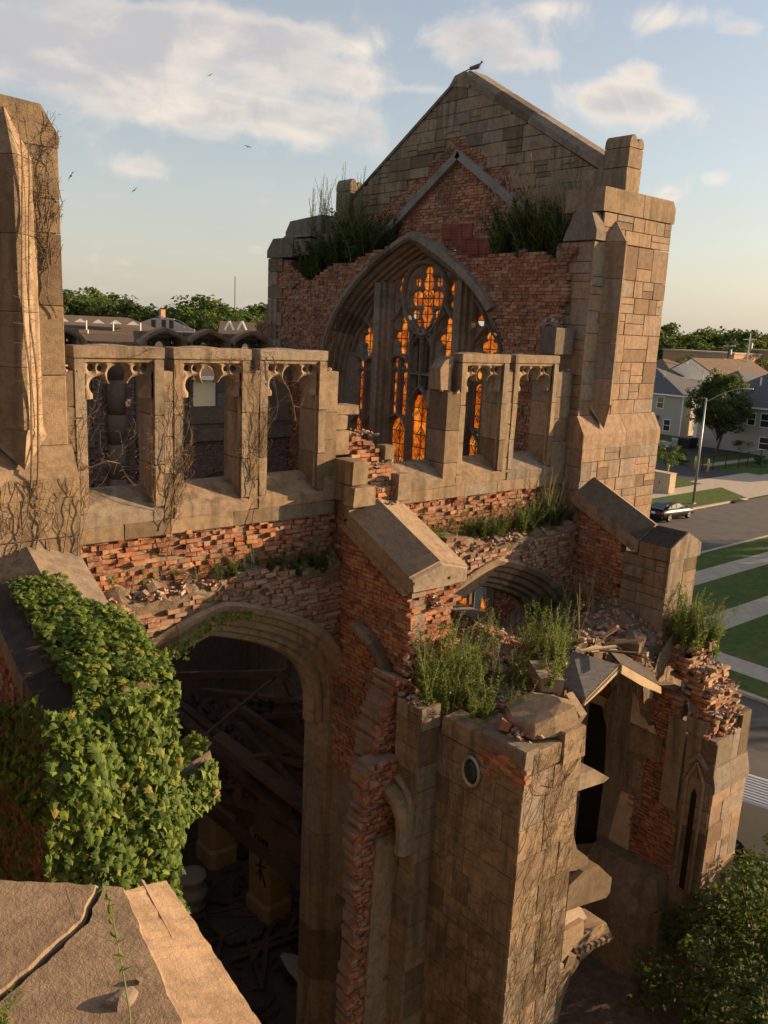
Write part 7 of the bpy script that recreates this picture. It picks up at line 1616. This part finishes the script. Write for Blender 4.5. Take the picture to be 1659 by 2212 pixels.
for i, g in enumerate(G):
    mb = MB(); mb.tube([g, g+(0, 0, 1.9)], .06, 6); mb.build('post', BLACKM, f)
    if i:
        a, b = G[i-1], g
        for z in (.25, 1.75): mb = MB(); mb.tube([a+(0, 0, z), b+(0, 0, z)], .03, 4); mb.build('rail', BLACKM, f)
        n = 16; mb = MB()
        for k in range(1, n): u = a+(b-a)*k/n; mb.tube([u+(0, 0, .2), u+(0, 0, 1.8)], .012, 3)
        stuff(mb.build('fence_bars', BLACKM, f))
for px, py, w, hh, m, lab in ((375, 1165, 1.0, 1.3, METAL, 'grey green transformer box on the lawn by the grey house'), (465, 1170, 2.4, 1.5, BLACKM, 'black rubbish skip on the lawn by the grey house')):
    q = pZ(*cF(px, py+20), 0); mb = MB(); mb.loft([[(q[0]+sx*w/2*k, q[1]+sy*w/2*k, z) for sx, sy in ((-1, -1), (1, -1), (1, 1), (-1, 1))] for z, k in ((0, .9), (hh*.85, 1), (hh*.86, 1.05), (hh, .95))]); o = mb.build('bin' if m is BLACKM else 'transformer_box', m); tag(o, lab, 'bin' if m is BLACKM else 'box')
for px, py, s, lab in ((1010, 1230, 1.5, 'clipped dark shrub against the large grey house'), (440, 1345, 1.0, 'small shrub on the island beside the driveway'), (375, 1310, .8, 'low shrub at the end of the driveway island'), (1150, 1360, .9, 'small shrub behind the fence at right')):
    q = pZ(*cF(px, py+10), 0); b = tree_proto('shrub', 1.9*s, 1.1*s, 1, 18, 40, TREE_D if s > 1.2 else TREE, int(px), .2, .04, base=.02, cluster=.6); b.location = tuple(q); b['label'] = lab; b['category'] = 'shrub'

# ------------------------------------------------------------------ vehicles
def wheel(parent, c, r, w, side):
    n = 18; mb = MB(); ring = lambda y, rr: [(c[0]+rr*math.cos(t), c[1]+y, c[2]+rr*math.sin(t)) for t in np.linspace(0, 6.283, n, endpoint=False)]
    mb.loft([ring(-w/2, r*.6), ring(-w/2, r*.94), ring(-w/2+.03, r), ring(w/2-.03, r), ring(w/2, r*.94), ring(w/2, r*.6)]); ty = mb.build('wheel', RUBBER, parent, True)
    y = c[1]+side*(w/2+.004); mb = MB(); mb.add([(c[0]+r*.64*math.cos(t), y-side*.03, c[2]+r*.64*math.sin(t)) for t in np.linspace(0, 6.283, n, endpoint=False)], [tuple(range(n))])
    for k in range(5):
        a = k*1.2566; d = np.array([math.cos(a), 0, math.sin(a)]); s = np.array([-math.sin(a), 0, math.cos(a)]); mb.prism([np.array((c[0], y-side*.02, c[2]))+d*.04-s*.05*r, np.array((c[0], y-side*.02, c[2]))+d*r*.62-s*.16*r, np.array((c[0], y-side*.02, c[2]))+d*r*.62+s*.16*r, np.array((c[0], y-side*.02, c[2]))+d*.04+s*.05*r], (0, side*.025, 0))
    mb.build('rim', CHROME, ty)
def car(x, y, label):
    t = thing('parked_car', label, 'car', (x, y, -.1)); W = 1.72; z0 = -.1
    prof = [(-2.25, .42, .62), (-2.2, .30, .88), (-2.0, .26, .95), (-1.2, .24, .97), (-.3, .23, .93), (.6, .23, .90), (1.3, .24, .86), (1.95, .28, .76), (2.2, .34, .62), (2.28, .42, .52)]
    mb = MB(); rings = []
    for (px, lo, hi) in prof:
        w = W/2*(1-.10*(abs(px)/2.25)**4); rings.append([(x+px, y-w*.90, z0+lo), (x+px, y-w, z0+lo+.12), (x+px, y-w, z0+(lo+hi)/2+.04), (x+px, y-w*.93, z0+hi-.04), (x+px, y-w*.82, z0+hi), (x+px, y+w*.82, z0+hi), (x+px, y+w*.93, z0+hi-.04), (x+px, y+w, z0+(lo+hi)/2+.04), (x+px, y+w, z0+lo+.12), (x+px, y+w*.90, z0+lo)])
    mb.loft(rings); mb.build('body', CARP, t, True)
    cab = [(-1.95, .94, .74), (-1.1, 1.24, .60), (-.55, 1.33, .56), (.0, 1.32, .57), (.35, 1.24, .59), (1.05, .89, .70)]
    mb = MB(); mb.loft([[(x+px, y-.74, z0+.86), (x+px, y-w, z0+h), (x+px, y+w, z0+h), (x+px, y+.74, z0+.86)] for px, h, w in cab]); mb.build('cabin', CARP, t, True)
    for sgn in (-1, 1):
        for pl in ([(-.95, .98), (-.88, 1.18), (-.42, 1.27), (-.38, .98)], [(-.30, .98), (-.30, 1.275), (.15, 1.25), (.60, .98)], [(-1.5, .98), (-1.02, 1.16), (-1.02, .98)]):
            mb = MB(); P = [(x+a, y+sgn*(.752-(b-.86)*.30), z0+b) for a, b in pl]; mb.prism(P, (0, sgn*.008, 0)); mb.build('side_window', CARG, t)
        wheel(t, (x-1.35, y+sgn*.76, z0+.31), .31, .2, sgn); wheel(t, (x+1.32, y+sgn*.76, z0+.31), .31, .2, sgn)
        mb = MB(); mb.box(x-2.24, x-2.15, y+sgn*.52-.24, y+sgn*.52+.24, z0+.66, z0+.80); mb.build('tail_lamp', REDL, t)
        mb = MB(); mb.box(x+2.1, x+2.2, y+sgn*.55-.2, y+sgn*.55+.2, z0+.6, z0+.7); mb.build('headlight', WHITE, t)
        mb = MB(); mb.loft([[(x+.72, y+sgn*.80, z0+.92), (x+.72, y+sgn*.98, z0+.94), (x+.72, y+sgn*.98, z0+1.04), (x+.72, y+sgn*.80, z0+1.03)], [(x+.86, y+sgn*.82, z0+.93), (x+.84, y+sgn*.95, z0+.95), (x+.84, y+sgn*.95, z0+1.01), (x+.86, y+sgn*.82, z0+1.0)]]); mb.build('mirror', CARP, t)
        mb = MB(); mb.box(x-.2, x-.04, y+sgn*.862-.01, y+sgn*.862+.01, z0+.78, z0+.81); mb.build('door_handle', CARG, t)
    mb = MB(); mb.prism([(x-1.93, y-.60, z0+1.0), (x-1.93, y+.60, z0+1.0), (x-1.12, y+.50, z0+1.245), (x-1.12, y-.50, z0+1.245)], (-.01, 0, .012)); mb.build('rear_window', CARG, t)
    mb = MB(); mb.prism([(x+.42, y-.52, z0+1.225), (x+.42, y+.52, z0+1.225), (x+1.0, y+.60, z0+.94), (x+1.0, y-.60, z0+.94)], (.01, 0, .012)); mb.build('windscreen', CARG, t)
    mb = MB(); mb.loft([[(x-2.2, y-.7, z0+.98), (x-1.98, y-.7, z0+1.02), (x-1.98, y-.7, z0+1.05), (x-2.2, y-.7, z0+1.02)], [(x-2.2, y+.7, z0+.98), (x-1.98, y+.7, z0+1.02), (x-1.98, y+.7, z0+1.05), (x-2.2, y+.7, z0+1.02)]]); mb.build('spoiler', CARP, t)
    mb = MB(); mb.box(x-2.27, x-2.24, y-.16, y+.16, z0+.62, z0+.76); mb.build('licence_plate', WHITE, t)
    mb = MB(); mb.box(x-2.31, x-2.18, y-.78, y+.78, z0+.36, z0+.52); mb.build('bumper', CARP, t)
    t.scale = (1.17,)*3
car(67.9, 28.75, 'black coupe parked at the far kerb beside the lamp')
def van(x, y, rz, label, mat, pick=False):
    t = thing('parked_pickup' if pick else 'parked_van', label, 'truck' if pick else 'van', (0, 0, 0)); z0 = -.1 if not pick else 0.
    side = [(-2.5, .5), (-2.5, 1.95), (-2.2, 2.05), (.9, 2.05), (1.6, 1.25), (2.45, 1.05), (2.55, .5)] if not pick else [(-2.7, .5), (-2.7, 1.15), (-.6, 1.15), (-.45, 1.75), (.6, 1.78), (1.2, 1.2), (2.5, 1.08), (2.6, .5)]
    mb = MB(); mb.loft([[(a, yy, b-(.04 if abs(yy) > .9 else 0)) for a, b in side] for yy in (-.95, -.85, .85, .95)]); mb.build('body', mat, t)
    if not pick:
        for k in range(9): mb = MB(); mb.box(-2.2, .8, -.72+k*.18-.03, -.72+k*.18+.03, 2.05, 2.075); mb.build('roof_rib', mat, t)
    else: mb = MB(); mb.box(-2.6, -.65, -.8, .8, 1.0, 1.16); mb.build('load_bed', BLACKM, t)
    for sgn in (-1, 1):
        wheel(t, (-1.6, sgn*.85, .36), .36, .22, sgn); wheel(t, (1.7, sgn*.85, .36), .36, .22, sgn); pl = [(-.3, 1.3), (-.3, 1.85), (.75, 1.85), (1.25, 1.3)] if not pick else [(-.4, 1.2), (-.35, 1.68), (.5, 1.7), (.95, 1.2)]
        mb = MB(); mb.prism([(a, sgn*.952, b) for a, b in pl], (0, sgn*.008, 0)); mb.build('side_window', CARG, t)
    a0, b0 = ((.92, 1.98), (1.58, 1.28)) if not pick else ((.62, 1.72), (1.18, 1.22)); mb = MB(); mb.prism([(a0[0]+.03, -.78, a0[1]), (a0[0]+.03, .78, a0[1]), (b0[0]+.02, .84, b0[1]), (b0[0]+.02, -.84, b0[1])], (.02, 0, .02)); mb.build('windscreen', CARG, t)
    t.location = (x, y, z0); t.rotation_euler = (0, 0, rz); return t
q = pZ(1650, 1745, 1.6); van(q[0]+.6, q[1]-.9, R_(-75), 'silver van parked below at the right edge', SILVER)
q = pZ(*cF(200, 1215), 0); van(q[0]+.5, q[1]+1.5, R_(-35), 'silver pickup truck half hidden behind the tower', SILVER, True)

for o in bpy.data.objects:
    if '_at' in o: del o['_at']
